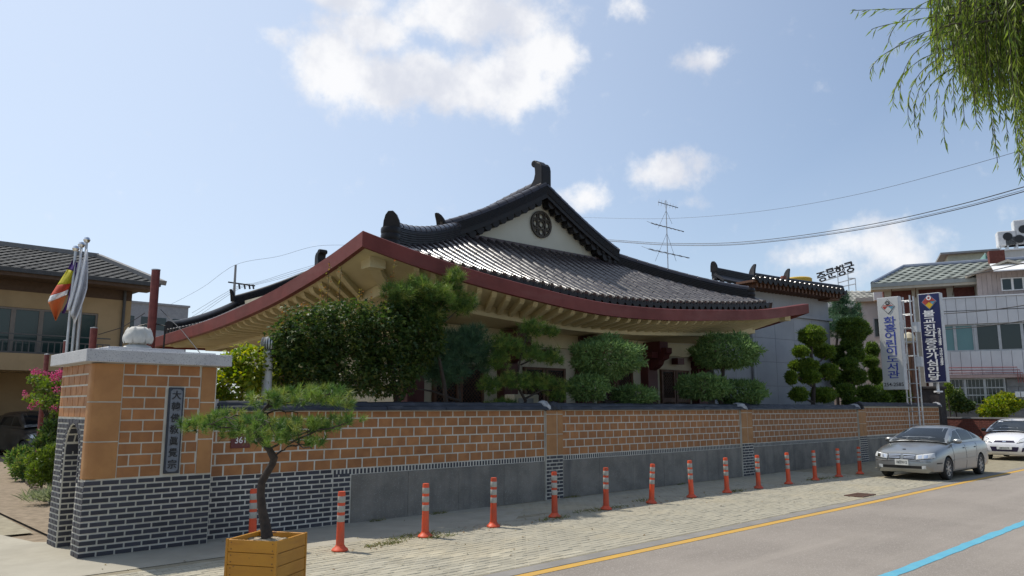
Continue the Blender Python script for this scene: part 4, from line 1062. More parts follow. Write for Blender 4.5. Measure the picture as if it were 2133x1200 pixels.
CBL2 = [E_(x, y, a, b, 12.7+dz, a/1585*30*.7) for x, y, a, b, dz in [(1777, 686, 41, 22, 0), (1772, 719, 24, 10, .1), (1783, 739, 19, 13, -.2), (1817, 729, 16, 14, .2), (1813, 754, 18, 10, 0), (1768, 759, 21, 11, -.2), (1779, 784, 30, 15, 0), (1824, 782, 17, 16, .1), (1807, 820, 28, 14, 0), (1762, 815, 22, 13, -.2), (1774, 838, 22, 9, 0), (1745, 741, 17, 18, .6), (1746, 790, 18, 16, .5)]]
clipped('cloud_pruned_yew', 'taller dark cloud pruned yew of crowded pads next to the white signboard', 'topiary tree', CB2, CBL2, 4200, .085, .07, m_yewd,
    [([CB2, CB2+Vector((0, 0, 3)), atY(1778, 720, 12.7), atY(1775, 690, 12.7)], .1, .05)], 'cloud pruned yews')
b_ = Vector((atY(1850, 845, 12.8).x, 12.9, 0))
clipped('dark_shrub', 'low dark shrub at the foot of the white signboard', 'shrub', b_, [E_(1850, 828, 42, 24, 12.9, .8), E_(1825, 838, 30, 16, 12.7, .6)], 1200, .15, .13, m_yewd, [([b_, b_+Vector((0, 0, 1.6))], .05, .03)], None, .3, .6)
B4_ = Vector((atY(1745, 700, 15).x, 15.2, 0))
pine_tree('distant shaggy pine behind the end of the annex roof', B4_, [E_(1757, 645, 28, 22, 15, .8), E_(1740, 680, 26, 24, 15, .8), E_(1770, 668, 22, 18, 15.2, .8), E_(1750, 620, 16, 12, 15, .5)], 260, .2, m_pine2,
    [([B4_, B4_+Vector((0, 0, 4)), atY(1750, 630, 15)], .1, .04)], 16, .016)
# broad leaved shrub by the gate
bs = Vector((atY(500, 850, 12.3).x, 12.3, 0))
bbl = [E_(480, 800, 44, 50, 12.3, .6), E_(520, 760, 38, 44, 12.4, .5), E_(560, 790, 44, 40, 12.5, .5), E_(490, 760, 26, 30, 12.3, .4), E_(600, 800, 40, 40, 12.6, .5), E_(455, 820, 16, 30, 12.2, .3)]
def f_b(t, off):
    P, N_ = blob_points([(np.array(c)-np.array(off), r) for c, r in bbl], 5200, .4)
    scatter('leaves', P, N_*.7+unit(len(P))*.8+np.array((0, 0, -.25)), .085*(.6+.7*rng.random(len(P))), *LEAF, m_broad, t, up=(0, 0, 1), width=.11)
tree('broadleaf_shrub', 'yellow green broadleaf shrub between the gate pillar and the vent pipe', 'shrub', bs, bbl, [([bs, bs+Vector((.1, 0, 1.5)), atY(500, 760, 12.3)], .04, .015), ([bs+Vector((0, 0, .5)), atY(560, 780, 12.5)], .03, .01)], [f_b])
# red brown shrub below the maple
rs_ = Vector((atY(600, 850, 12.2).x, 12.25, 0))
def f_r(t, off):
    P, N_ = blob_points([(np.array(c)-np.array(off), r) for c, r in [E_(610, 800, 34, 26, 12.1, .4), E_(590, 830, 30, 14, 12.1, .3), E_(640, 815, 30, 18, 12.1, .3)]], 600, .5)
    scatter('leaves', P, N_*.7+unit(len(P))*.8, .05, *LEAF, m_dry, t)
tree('russet_shrub', 'russet leaved shrub beside the vent pipe below the dark maple', 'shrub', rs_, [], [([rs_, rs_+Vector((0, 0, 2))], .02, .01)], [f_r])
# ---------------------------------------------------------------- willow, hanging in from the near side of the street
WB = Vector((9.6, -1.6, 0))
wil = empty('willow_tree', WB, 0, 'weeping willow whose hanging green strands fill the top right corner', 'willow')
wt = MB(); wt.tube([(0, 0, -.05), (.05, .1, 1.2), (-.1, .3, 2.6), (-.15, .5, 4.2), (-.3, .9, 6.2)], [.34, .26, .23, .19, .12], 12)
wt.build('trunk', bark, wil, smooth=True)
wl = MB(); strands = []
rw = random.Random(4)
def strand(top, tip, sag, n=14):
    top, tip = Vector(top), Vector(tip); pts = []
    for i in range(n+1):
        t = i/n; h = 1-(1-t)**(1+sag)       # sideways first, then down
        v = Vector((top.x+(tip.x-top.x)*h, top.y+(tip.y-top.y)*h, top.z+(tip.z-top.z)*(t**(1+sag*.9))))
        pts.append(v)
    return pts
keyed = [((2010, 15), (1775, 22), .2, 6.4), ((2000, 30), (1815, 62), .4, 6.4), ((1980, -10), (1850, 90), .5, 6.5), ((2040, 60), (1812, 155), .7, 6.3), ((2020, 50), (1838, 150), .8, 6.4), ((2060, 90), (1860, 218), .8, 6.4), ((2040, 70), (1875, 215), .9, 6.6), ((2060, 110), (1892, 252), 1.0, 6.5), ((2080, 130), (1915, 288), 1.0, 6.3), ((2060, 100), (1905, 260), .9, 6.8), ((2070, 120), (1968, 298), 1.1, 6.4), ((2075, 100), (1952, 236), 1.0, 6.9), ((2080, 60), (2010, 262), 1.2, 6.5), ((2085, 90), (2034, 260), 1.1, 6.8), ((2120, 80), (2078, 340), 1.6, 6.3), ((2120, 60), (2070, 300), 1.5, 6.5), ((2150, 100), (2100, 295), 1.5, 6.6), ((2150, 120), (2128, 365), 1.8, 6.2), ((2160, 80), (2132, 335), 1.8, 6.5), ((2090, 40), (1990, 245), 1.2, 6.2)]
for (a, b, sag, d) in keyed:
    strands.append(strand(atD(*a, d+rw.uniform(-.1, .2))-WB, atD(*b, d)-WB, sag))
for i in range(400):
    x = 1940+250*rw.random()**.8; d = 6.0+rw.random()*1.6; ytop = rw.uniform(-160, 60)
    lim = 60+(x-1850)*.95 if x < 2040 else 250
    ln_ = rw.uniform(.35, 1.0)*lim
    strands.append(strand(atD(x+rw.uniform(5, 60), ytop, d)-WB, atD(x, ytop*.3+ln_, d)-WB, rw.uniform(.8, 1.6)))
for i in range(80):
    x = 2120+300*rw.random(); d = 5.6+rw.random()*2.6
    strands.append(strand(atD(x+40, rw.uniform(-300, -20), d)-WB, atD(x, rw.uniform(180, 380), d)-WB, 1.4))
P, Dn = [], []
for s in strands:
    wl.tube(s, [.006]*4+[.003]*(len(s)-4), 4)
    for p, q in zip(s, s[1:]):
        L = (q-p).length; n = max(1, int(L/.021)); dirv = (q-p).normalized()
        for k in range(n):
            v = p.lerp(q, rw.random()); P.append(v)
            sd = Vector((rw.gauss(0, 1), rw.gauss(0, 1), rw.gauss(0, .4))).normalized(); Dn.append(dirv*.75+sd*.55+Vector((0, 0, -.45)))
wl.build('strand', bark, wil)
for k in range(7):
    a = strands[k*3][0]; wlb = MB(); wlb.tube([(-.15, .5, 4.2), tuple(Vector((-.15, .5, 4.2)).lerp(a, .5)+Vector((0, 0, .7))), tuple(a)], [.09, .045, .008], 8); wlb.build('limb', bark, wil, smooth=True)
P = np.array([tuple(p) for p in P]); Dn = np.array([tuple(p) for p in Dn])
NK = len(P); S_ = .075+.05*rng.random(NK)
scatter('foliage', P[300:], Dn[300:], S_[300:], *LEAF, m_willow, wil, width=.021)['kind'] = 'stuff'
wleaf = bpy.data.meshes.new('leaf'); wleaf.from_pydata([(x, y*.21, z) for x, y, z in LEAF[0]], [], LEAF[1]); wleaf.materials.append(m_willow)
at_ = wleaf.attributes.new('rnd', 'FLOAT', 'POINT'); at_.data.foreach_set('value', [.55]*4)
for i in range(300):
    d = Vector(Dn[i]).normalized(); link('leaf', wleaf, wil, frame(P[i], Vector(P[i])+d, (rw.gauss(0, 1), rw.gauss(0, 1), .5)) @ Matrix.Diagonal((S_[i],)*3+(1,)))

# ---------------------------------------------------------------- bollards
def make_bollard():
    t = empty('bollard', (0, 0, 0))
    MB().lathe([(.11, 0), (.112, .012), (.10, .03), (.072, .05), (.062, .07), (.0, .07)], 18).build('base', bollm, t, smooth=True)
    MB().lathe([(.056, .07), (.050, .40), (.050, .74), (.046, .77), (.0, .775)], 16).build('post', bollm, t, smooth=True)
    bd = MB().lathe([(.0505, 0), (.0525, .004), (.0525, .08), (.0505, .084)], 16).mesh('reflective_band', bandm, smooth=True)
    for z in (.375, .50, .625): link('reflective_band', bd, t, Matrix.Translation((0, 0, z)))
    return t
bx = [(4.99, 10.4), (5.69, 9.27), (7.19, 9.36), (8.58, 9.38), (10.1, 9.45), (11.54, 9.47), (12.96, 9.46), (14.4, 9.46), (15.79, 9.43), (17.18, 9.41), (18.68, 9.4), (20.17, 9.4), (21.61, 9.39), (23.0, 9.37)]
bp = make_bollard(); rb = random.Random(9)
first = ['half hidden behind the wooden planter', 'just right of the wooden planter', 'before the left end of the grey wall panel', 'before the middle of the first grey wall panel', 'right in front of the first brick pier']
ordn = ['first', 'second', 'third', 'fourth', 'fifth', 'sixth', 'seventh', 'eighth', 'ninth']
for i, (x, y) in enumerate(bx):
    o = bp if i == 0 else copy_tree(bp)
    o.location = (x, y, .012); o.rotation_euler = (rb.gauss(0, .026), rb.gauss(0, .026), rb.random()*6)
    lab = 'orange bollard with grey bands '+first[i] if i < 5 else 'orange bollard with grey bands, %s one past the first brick pier%s' % (ordn[i-5], ', nearest the silver car' if i == 13 else '')
    tag(o, lab, 'bollard', 'orange bollards along the pavement')
for k, (px, py, d, lab) in enumerate(((2033, 908, 33, 'far orange bollard between the two parked cars, the left one'), (2043, 912, 31, 'far orange bollard between the two parked cars, the right one'))):
    o = copy_tree(bp); p = atD(px, py, d); o.location = (p.x, p.y, 0); tag(o, lab, 'bollard', 'orange bollards beyond the silver car')
# ---------------------------------------------------------------- litter and weeds
lp, ld = [], []; rl_ = random.Random(21)
for i in range(420):
    k = rl_.random()
    if k < .6: c = bx[1+int(rl_.random()*13)]; x, y = c[0]+rl_.gauss(.1, .5), c[1]+rl_.gauss(.0, .16)
    else: x, y = rl_.uniform(3, 25), rl_.uniform(7.2, 11.2)
    lp.append((x, y, .016)); ld.append((rl_.gauss(0, 1), rl_.gauss(0, 1), rl_.gauss(0, .15)))
tag(scatter('fallen_leaves', lp, ld, .03+.03*rng.random(len(lp)), *LEAF, m_dry, None, up=(0, 0, 1), width=.05), kind='stuff')
wp_, wd_ = [], []
for (cx, cy, r, n) in [(6.4, 9.25, .22, 160), (7.1, 9.5, .3, 160), (7.35, 9.2, .2, 80), (9.9, 9.3, .25, 90), (11.2, 9.55, .3, 100), (11.9, 9.5, .2, 60), (13.2, 9.8, .25, 70), (16.2, 9.4, .2, 70), (20.3, 9.45, .3, 90), (20.9, 9.35, .3, 60), (8.9, 11.2, .12, 50), (12.6, 11.25, .15, 50), (16.6, 11.2, .1, 40), (7.6, 11.22, .1, 40)]:
    for i in range(n):
        a = rl_.random()*6.28; q = r*math.sqrt(rl_.random()); wp_.append((cx+q*math.cos(a)*1.7, cy+q*math.sin(a)*.5, .012)); wd_.append((rl_.gauss(0, .8), rl_.gauss(0, .8), .5))
tag(scatter('weeds', wp_, wd_, .05+.05*rng.random(len(wp_)), *NEEDLE, leafmat('weed_blades', [(.08, .12, .03), (.16, .17, .05), (.24, .19, .09)], .3), None, width=.012), kind='stuff')

# ---------------------------------------------------------------- vehicles
def carpaint(name, col, metal=.6):
    m = bpy.data.materials.new(name); m.use_nodes = True; t = NT(m.node_tree); t.n.clear()
    geo = t.new('ShaderNodeNewGeometry').outputs['Position']
    dust = t.ramp(t.noise(geo, 3, 6, .65), .45, .8)
    b = t.new('ShaderNodeBsdfPrincipled', i_Metallic=metal); t.put(b.inputs['Base Color'], t.mix(t.math('MULTIPLY', dust, .25), col, (.38, .36, .32)))
    t.put(b.inputs['Roughness'], t.math('ADD', t.math('MULTIPLY', dust, .15), .28))
    b.inputs['Coat Weight'].default_value = .7; b.inputs['Coat Roughness'].default_value = .08
    o = t.new('ShaderNodeOutputMaterial'); t.l.new(b.outputs[0], o.inputs[0]); return m
silver = carpaint('silver_paint', (.27, .28, .28)); pearl = carpaint('pearl_paint', (.78, .78, .80), .15); blackp = carpaint('black_car_paint', (.02, .022, .025), .2); bluevan = carpaint('van_grey_paint', (.35, .36, .38), .4)
carglass = glassmat('car_glass', (.008, .011, .014), .03, .25)
lampglass = glassmat('lamp_glass', (.55, .57, .58), .12); chrome = mat('chrome', (.75, .75, .76), .12, (.7, .7, .7), 4, metal=1)
platew = mat('plate_white', (.72, .73, .70), .5); interior = mat('car_interior', (.03, .03, .032), .8)
from mathutils.bvhtree import BVHTree
def car(root, prof, W, paint, wheels, gh):
    """prof: x -> (z_bottom, z_shoulder, z_centre, half_width); gh: dict for the greenhouse. Returns the casting functions"""
    xs = [p[0] for p in prof]; rings = []; n = 52
    for i in range(n+1):
        x = xs[0]+(xs[-1]-xs[0])*(i/n)
        zb_, zs, zc, hw = [interp([(p[0], p[1+k]) for p in prof], x) for k in range(4)]
        zm = zb_+(zs-zb_)*.55
        half = [(0, zb_), (hw*.86, zb_), (hw*.965, zb_+.05), (hw*.995, zb_+(zm-zb_)*.6), (hw, zm), (hw*.995, zm+(zs-zm)*.35), (hw*.975, zm+(zs-zm)*.72), (hw*.935, zs-.01), (hw*.88, zs+(zc-zs)*.35), (hw*.7, zs+(zc-zs)*.72), (hw*.4, zs+(zc-zs)*.93), (0, zc)]
        rings.append([(x, y, z) for y, z in half] + [(x, -y, z) for y, z in half[-2:0:-1]])
    b = MB(); b.loft(rings); m = len(rings[0]); b.f += [tuple(range(m)), tuple(range(len(b.v)-m, len(b.v)))[::-1]]; b.m += [0, 0]
    body = b.build('body', paint, root, smooth=True)
    cut = MB()
    for (x, r) in wheels:
        for sg in (-1, 1): cut.lathe([(0, 0), (r+.045, 0), (r+.045, .34), (0, .34)], 32, M=Matrix.Translation((x, sg*(W/2+.05), r)) @ Matrix.Rotation(R(90*sg), 4, 'X'))
    co = cut.build('cutter', blackm, root); bpy.context.view_layer.update()
    md = body.modifiers.new('b', 'BOOLEAN'); md.object = co; md.solver = 'EXACT'
    dg = bpy.context.evaluated_depsgraph_get(); me = bpy.data.meshes.new_from_object(body.evaluated_get(dg)); body.modifiers.clear(); body.data = me
    bpy.data.objects.remove(co); shade_auto(body.data, 35)
    # greenhouse shell
    g = gh; rg = []; tb = [(g['ws'], g['zw']), (g['ws']-.12, g['zw']+.10), (g['top'], g['zr']-.035), (g['top']-.35, g['zr']), ((g['top']+g['rear'])/2, g['zr']+.005), (g['rear']+.2, g['zr']-.02), (g['rear'], g['zr']-.06), (g['rw']+.12, g['zq']+.07), (g['rw'], g['zq'])]
    tb = sorted(tb); N2 = 40
    for i in range(N2+1):
        x = g['rw']+(g['ws']-g['rw'])*i/N2; zt = interp(tb, x); zbelt = g['zq']+(g['zw']-g['zq'])*i/N2-.05
        t_ = lambda z: g['yb']-(g['yb']-g['yt'])*max(0, min(1, (z-zbelt)/(g['zr']-zbelt)))+.03*math.sin(math.pi*max(0, min(1, (z-zbelt)/(g['zr']-zbelt))))
        h_ = zt-zbelt
        half = [(t_(zbelt), zbelt), (t_(zbelt+h_*.3), zbelt+h_*.3), (t_(zbelt+h_*.6), zbelt+h_*.6), (t_(zt-.05)-.0, zbelt+h_*.86), (t_(zt)-.05, zbelt+h_*.965), (t_(zt)*.72, zt+.012), (t_(zt)*.4, zt+.03), (0, zt+.036)]
        rg.append([(x, y, z) for y, z in half] + [(x, -y, z) for y, z in half[-2::-1]])
    b2 = MB(); b2.loft(rg, closed=False); shell = b2.build('roof', paint, root, smooth=True); shade_auto(shell.data, 50)
    bv, sv = BVHTree.FromPolygons([v.co for v in body.data.vertices], [tuple(p.vertices) for p in body.data.polygons]), BVHTree.FromPolygons(b2.v, b2.f)
    def cast(o, d, lift, tree=bv):
        h_ = tree.ray_cast(Vector(o), Vector(d)); return None if h_[0] is None else h_[0]-Vector(d)*lift
    def quadpatch(name, cs, d, mt, lift=.006, nu=10, nv=8, tree=bv, parent=root, thick=0):
        """cs: four corners in the plane across d, projected on the body"""
        p00, p10, p11, p01 = [Vector(c) for c in cs]; rows = []; last = None
        for k in range(nv+1):
            row = []
            for q in range(nu+1):
                p = p00.lerp(p10, q/nu).lerp(p01.lerp(p11, q/nu), k/nv); hh = cast(p-Vector(d)*6, d, lift, tree)
                if hh is None: hh = last if last is not None else p
                row.append(hh); last = hh
            rows.append(row)
        bq = MB(); bq.loft(rows, closed=False); o = bq.build(name, mt, parent, smooth=True); shade_auto(o.data, 60)
        if thick: sm = o.modifiers.new('s', 'SOLIDIFY'); sm.thickness = thick; sm.offset = 0
        return o
    def seam(name, pts, d, r, mt, tree=bv, parent=root):
        P = []
        for a_, b_ in zip(pts, pts[1:]):
            for k in range(9):
                hh = cast(Vector(a_).lerp(Vector(b_), k/8)-Vector(d)*6, d, 0, tree)
                if hh is not None: P.append(hh)
        if len(P) > 2: return MB().tube(P, r, 4).build(name, mt, parent)
    X = (-1, 0, 0); w_, zw, zr_, top = g['ws'], g['zw'], g['zr'], g['top']
    quadpatch('windscreen', [(0, g['yb']*.93, zw+.012), (0, -g['yb']*.93, zw+.012), (0, -g['yt']*.93, zr_-.04), (0, g['yt']*.93, zr_-.04)], X, carglass, .005, 16, 10, sv)
    quadpatch('rear_window', [(0, g['yb']*.8, g['zq']+.05), (0, -g['yb']*.8, g['zq']+.05), (0, -g['yt']*.84, zr_-.07), (0, g['yt']*.84, zr_-.07)], (1, 0, 0), carglass, .005, 12, 8, sv)
    for sg in (1, -1):
        d = (0, -sg, 0)
        for cs in g['side']: quadpatch('side_window', [(x, 0, z) for x, z in cs], d, carglass, .005, 10, 6, sv)
    return quadpatch, seam, bv, sv
def wheel(root, x, y, r, side, rimm=None):
    M = Matrix.Translation((x, y, r)) @ Matrix.Rotation(R(90), 4, 'X')   # axis along y; local +z = -y
    w_ = empty('wheel', (x, y, r), 0, parent=root); w_.rotation_euler = (R(90 if side < 0 else -90), 0, 0)
    MB().lathe([(r*.66, -.09), (r*.9, -.095), (r*.985, -.07), (r, -.03), (r, .03), (r*.985, .07), (r*.9, .095), (r*.68, .09), (r*.64, .05), (r*.64, -.05)], 28).build('tyre', blackm, w_, smooth=True)
    rm_ = MB(); rm_.lathe([(r*.66, -.08), (r*.66, .08), (r*.6, .078), (r*.57, .02), (0.0, .012)], 28)
    for k in range(7):
        a = 2*math.pi*k/7; rm_.bar((.03*math.cos(a), .03*math.sin(a), .055), (r*.6*math.cos(a), r*.6*math.sin(a), .062), .05, .03)
    rm_.lathe([(.06, .05), (.055, .075), (0, .08)], 14)
    rm_.build('rim', mat('wheel_rim', (.42, .42, .43), .35, (.3, .3, .3), 12, metal=.8) if 'wheel_rim' not in MATS else MATS['wheel_rim'], w_, smooth=True)
    MB().lathe([(0, 0), (r*.56, 0), (r*.56, .004), (0, .004)], 20).build('brake_shadow', dark, w_)
# silver saloon
sed = empty('silver_saloon', (24.25, 7.77, -.002), R(180-1.8), 'dusty silver four door saloon parked at the kerb facing the camera', 'car', 'cars parked along the kerb')
SP_ = [(-2.26, .36, .72, .80, .68), (-2.18, .26, .86, .93, .77), (-1.9, .22, .93, 1.01, .83), (-1.3, .18, .94, 1.02, .85), (-.4, .17, .93, 1.0, .86), (.6, .17, .915, .99, .86), (1.1, .17, .88, .965, .855), (1.6, .18, .80, .895, .84), (1.95, .19, .735, .82, .80), (2.13, .20, .675, .755, .74), (2.21, .24, .60, .68, .68), (2.245, .30, .50, .56, .60)]
SG = dict(ws=1.08, zw=.965, top=.16, zr=1.375, rear=-.92, rw=-1.74, zq=1.0, yb=.765, yt=.56, side=[[(.10, 1.0), (.83, .985), (.20, 1.29), (.02, 1.32)], [(-.02, 1.0), (.06, 1.0), (-.02, 1.325), (-.06, 1.325)]])
SG['side'] = [[(-.02, 1.0), (.80, .99), (.16, 1.295), (-.02, 1.325)], [(-.08, 1.0), (-1.02, 1.02), (-.86, 1.28), (-.08, 1.325)], [(-1.07, 1.03), (-1.42, 1.05), (-1.02, 1.23), (-.93, 1.26)]]
qp, seam, bvh, svh = car(sed, SP_, 1.72, silver, [(1.32, .30), (-1.26, .30)], SG)
for x in (1.32, -1.26):
    for s in (-1, 1): wheel(sed, x, s*.755, .30, s)
X_ = (-1, 0, 0)
MB().box((-1.5, -.60, .5), (.62, .60, .93)).build('cabin', interior, sed)
for (x, y) in ((-.05, .34), (-.05, -.34)): bevel(MB().box((x-.12, y-.2, .9), (x+.06, y+.2, 1.20)).build('seat', interior, sed), .05)
for s in (1, -1):
    hl = qp('headlight', [(0, s*.37, .545), (0, s*.775, .60), (0, s*.745, .725), (0, s*.36, .665)], X_, lampglass, .008, 10, 6, thick=.012)
    qp('headlight_rim', [(0, s*.355, .532), (0, s*.79, .588), (0, s*.76, .738), (0, s*.345, .678)], X_, blackgl, .003, 10, 6, parent=hl)
    for u_ in (.46, .60): qp('reflector', [(0, s*(u_-.045), .575+.06*(u_-.4)), (0, s*(u_+.045), .585+.06*(u_-.4)), (0, s*(u_+.045), .665+.1*(u_-.4)), (0, s*(u_-.045), .655+.1*(u_-.4))], X_, chrome, .016, 5, 4, parent=hl)
    gr = qp('grille', [(0, s*.035, .545), (0, s*.335, .55), (0, s*.33, .655), (0, s*.045, .665)], X_, blackgl, .006, 8, 4)
    for k in range(2): qp('grille_bar', [(0, s*.05, .58+k*.035), (0, s*.325, .583+k*.033), (0, s*.325, .595+k*.033), (0, s*.05, .593+k*.035)], X_, chrome, .012, 8, 1, parent=gr)
    qp('grille_trim', [(0, s*.03, .662), (0, s*.345, .652), (0, s*.345, .670), (0, s*.03, .682)], X_, chrome, .012, 8, 1, parent=gr)
    qp('fog_lamp', [(0, s*.50, .31), (0, s*.60, .315), (0, s*.60, .40), (0, s*.50, .395)], X_, lampglass, .006, 6, 4)
    mi_ = MB().lathe([(.0, -.09), (.05, -.085), (.075, -.05), (.08, 0), (.075, .05), (.05, .085), (0, .09)], 14, M=Matrix.Translation((.70, s*.90, 1.0)) @ Matrix.Diagonal((.7, 1.2, .85, 1)) @ Matrix.Rotation(R(90), 4, 'X')).build('door_mirror', silver, sed, smooth=True)
    MB().bar((.72, s*.76, .975), (.70, s*.86, .985), .05, .035).build('mirror_arm', blackgl, mi_)
    d = (0, -s, 0)
    for xx in (.02, -.92): qp('door_handle', [(xx-.09, 0, .80), (xx+.09, 0, .795), (xx+.09, 0, .825), (xx-.09, 0, .83)], d, silver, .018, 5, 2, thick=.015)
    for pts in ([(.92, 0, .90), (.90, 0, .60), (.92, 0, .26)], [(-.05, 0, .93), (-.06, 0, .60), (-.03, 0, .24)], [(-1.02, 0, .93), (-.96, 0, .72), (-.86, 0, .40)], [(-.9, 0, .24), (.9, 0, .24)]): seam('door_seam', pts, d, .005, blackgl)
    qp('rub_strip', [(-.95, 0, .49), (.95, 0, .47), (.95, 0, .515), (-.95, 0, .535)], d, silver, .012, 16, 2)
    qp('side_moulding', [(2.0, 0, .44), (1.72, 0, .44), (1.72, 0, .475), (2.0, 0, .475)], d, blackgl, .004, 5, 1)
qp('lower_intake', [(0, -.50, .315), (0, .50, .315), (0, .50, .385), (0, -.50, .385)], X_, blackgl, .004, 14, 3)
seam('bumper_seam', [(0, -.70, .50), (0, 0, .515), (0, .70, .50)], X_, .007, blackgl)
seam('bonnet_seam', [(0, -.345, .69), (0, 0, .70), (0, .345, .69)], X_, .006, blackgl)
npl = MB().box((2.25, -.17, .395), (2.266, .17, .545)).build('number_plate', platew, sed)
t1 = text_mesh('18조9112', .098, .002, .0005, blackm); link('plate_text', t1, npl, Matrix.Translation((2.268, 0, .468)) @ Matrix.Rotation(R(90), 4, 'Z') @ Matrix.Rotation(R(90), 4, 'X') @ Matrix.Diagonal((.72, 1.0, 1, 1)))
MB().lathe([(0, 0), (.035, 0), (.035, .008), (0, .01)], 14, M=Matrix.Translation((2.02, 0, .80)) @ Matrix.Rotation(R(22), 4, 'Y') @ Matrix.Diagonal((.8, 1.3, 1, 1))).build('badge', blackgl, sed)
for s in (.30, -.30): seam('wiper', [(0, s+.28, .995), (0, s-.22, 1.03)], X_, .009, blackgl, svh)
# white hatchback
hat = empty('white_hatchback', (34.55, 8.05, -.002), R(180), 'small white hatchback parked facing the camera behind the silver saloon', 'car', 'cars parked along the kerb')
HP = [(-1.75, .4, .9, .98, .70), (-1.68, .3, 1.0, 1.05, .76), (-1.2, .2, 1.02, 1.08, .79), (0, .18, .98, 1.05, .80), (.8, .18, .95, 1.04, .80), (1.2, .18, .89, .995, .79), (1.5, .19, .80, .91, .765), (1.7, .20, .69, .79, .72), (1.80, .25, .60, .68, .66), (1.84, .32, .50, .56, .60)]
HG = dict(ws=1.12, zw=1.03, top=.25, zr=1.47, rear=-1.2, rw=-1.66, zq=1.06, yb=.735, yt=.56, side=[[(.0, 1.06), (.86, 1.05), (.24, 1.37), (.0, 1.41)], [(-.06, 1.06), (-1.0, 1.09), (-.95, 1.38), (-.06, 1.41)]])
qp, seam, bvh, svh = car(hat, HP, 1.6, pearl, [(1.18, .29), (-1.2, .29)], HG)
for x in (1.18, -1.2):
    for s in (-1, 1): wheel(hat, x, s*.70, .29, s)
MB().box((-1.4, -.56, .5), (.6, .56, .98)).build('cabin', interior, hat)
bluegl = mat('violet_black_grille', (.022, .016, .05), .3)
qp('grille', [(0, -.34, .655), (0, .34, .655), (0, .30, .725), (0, -.30, .725)], X_, bluegl, .006, 12, 3)
qp('lower_grille', [(0, -.40, .33), (0, .40, .33), (0, .46, .50), (0, -.46, .50)], X_, bluegl, .006, 12, 4)
hp2 = MB().box((1.845, -.24, .405), (1.862, .24, .50)).build('number_plate', platew, hat)
link('plate_text', text_mesh('38머3979', .082, .002, .0005, blackm), hp2, Matrix.Translation((1.864, 0, .452)) @ Matrix.Rotation(R(90), 4, 'Z') @ Matrix.Rotation(R(90), 4, 'X'))
qp('badge', [(0, -.055, .672), (0, .055, .672), (0, .055, .708), (0, -.055, .708)], X_, chrome, .012, 5, 3)
for s in (1, -1):
    hl = qp('headlight', [(0, s*.40, .64), (0, s*.70, .70), (0, s*.74, .86), (0, s*.52, .77)], X_, lampglass, .008, 10, 6, thick=.012)
    qp('headlight_rim', [(0, s*.385, .625), (0, s*.715, .685), (0, s*.755, .875), (0, s*.51, .785)], X_, bluegl, .003, 10, 6, parent=hl)
    qp('reflector', [(0, s*.54, .70), (0, s*.62, .71), (0, s*.64, .78), (0, s*.56, .76)], X_, chrome, .016, 5, 4, parent=hl)
    qp('fog_recess', [(0, s*.53, .32), (0, s*.66, .36), (0, s*.66, .48), (0, s*.57, .48)], X_, bluegl, .005, 6, 4)
    MB().lathe([(.0, -.08), (.06, -.06), (.075, 0), (.06, .06), (0, .08)], 12, M=Matrix.Translation((.80, s*.88, 1.08)) @ Matrix.Diagonal((.7, 1.2, .9, 1)) @ Matrix.Rotation(R(90), 4, 'X')).build('door_mirror', blackgl, hat, smooth=True)
    for pts in ([(.82, 0, .95), (.8, 0, .26)], [(-.2, 0, .98), (-.2, 0, .24)]): seam('door_seam', pts, (0, -s, 0), .005, blackgl)
qp('parking_permit', [(0, -.46, 1.37), (0, -.30, 1.375), (0, -.30, 1.41), (0, -.46, 1.405)], X_, white, .012, 4, 2, svh)
# dark cars in the yard, front ends towards the gate
def yard_car(px, py, d, rz, paint, label, lift=0, scale=1.0):
    p = atD(px, py, d)
    t = empty('parked_car', (p.x, p.y, lift), rz, label, 'car', 'cars in the temple yard')
    qp, seam, b_, s_ = car(t, HP, 1.6, paint, [(1.18, .29), (-1.2, .29)], dict(HG, zr=1.56))
    for x in (1.18, -1.2):
        for s in (-1, 1): wheel(t, x, s*.70, .29, s)
    MB().box((-1.4, -.58, .5), (.6, .58, .98)).build('cabin', interior, t)
    for s in (1, -1): qp('headlight', [(0, s*.40, .62), (0, s*.72, .66), (0, s*.74, .80), (0, s*.46, .74)], X_, lampglass, .008, 8, 5)
    qp('grille', [(0, -.34, .66), (0, .34, .66), (0, .32, .73), (0, -.32, .73)], X_, chrome, .006, 8, 3); qp('lower_grille', [(0, -.45, .34), (0, .45, .34), (0, .45, .48), (0, -.45, .48)], X_, blackgl, .006, 8, 3)
    t.scale = (scale,)*3
    return t
yard_car(66, 932, 31.5, R(-80), blackp, 'black minivan parked in the yard behind the hedge', 0, 1.12)
yard_car(8, 930, 33, R(-85), blackp, 'dark car parked left of the black minivan in the yard', 0, 1.0)
vp = atD(12, 900, 36.2)
van = empty('parked_van', (vp.x, vp.y, 0), R(-135), 'grey van with blue tinted windows behind the dark cars', 'van', None)
vb = MB().prism([(-2.4, .35), (2.3, .35), (2.45, .8), (2.2, 1.1), (1.5, 1.92), (1.2, 1.98), (-2.3, 1.98), (-2.45, 1.8)], -.85, .85, ax='y').build('body', bluevan, van); bevel(vb, .08, 3)
for s in (-1, 1):
    MB().box((-2.1, s*.852-.004, 1.2), (1.2, s*.852+.004, 1.75)).build('side_window', carglass, van)
    for x in (1.5, -1.5): wheel(van, x, s*.75, .32, s)
MB().add([(2.22, -.72, 1.14), (2.22, .72, 1.14), (1.57, .66, 1.88), (1.57, -.66, 1.88)], [(0, 1, 2, 3)]).build('windscreen', carglass, van)

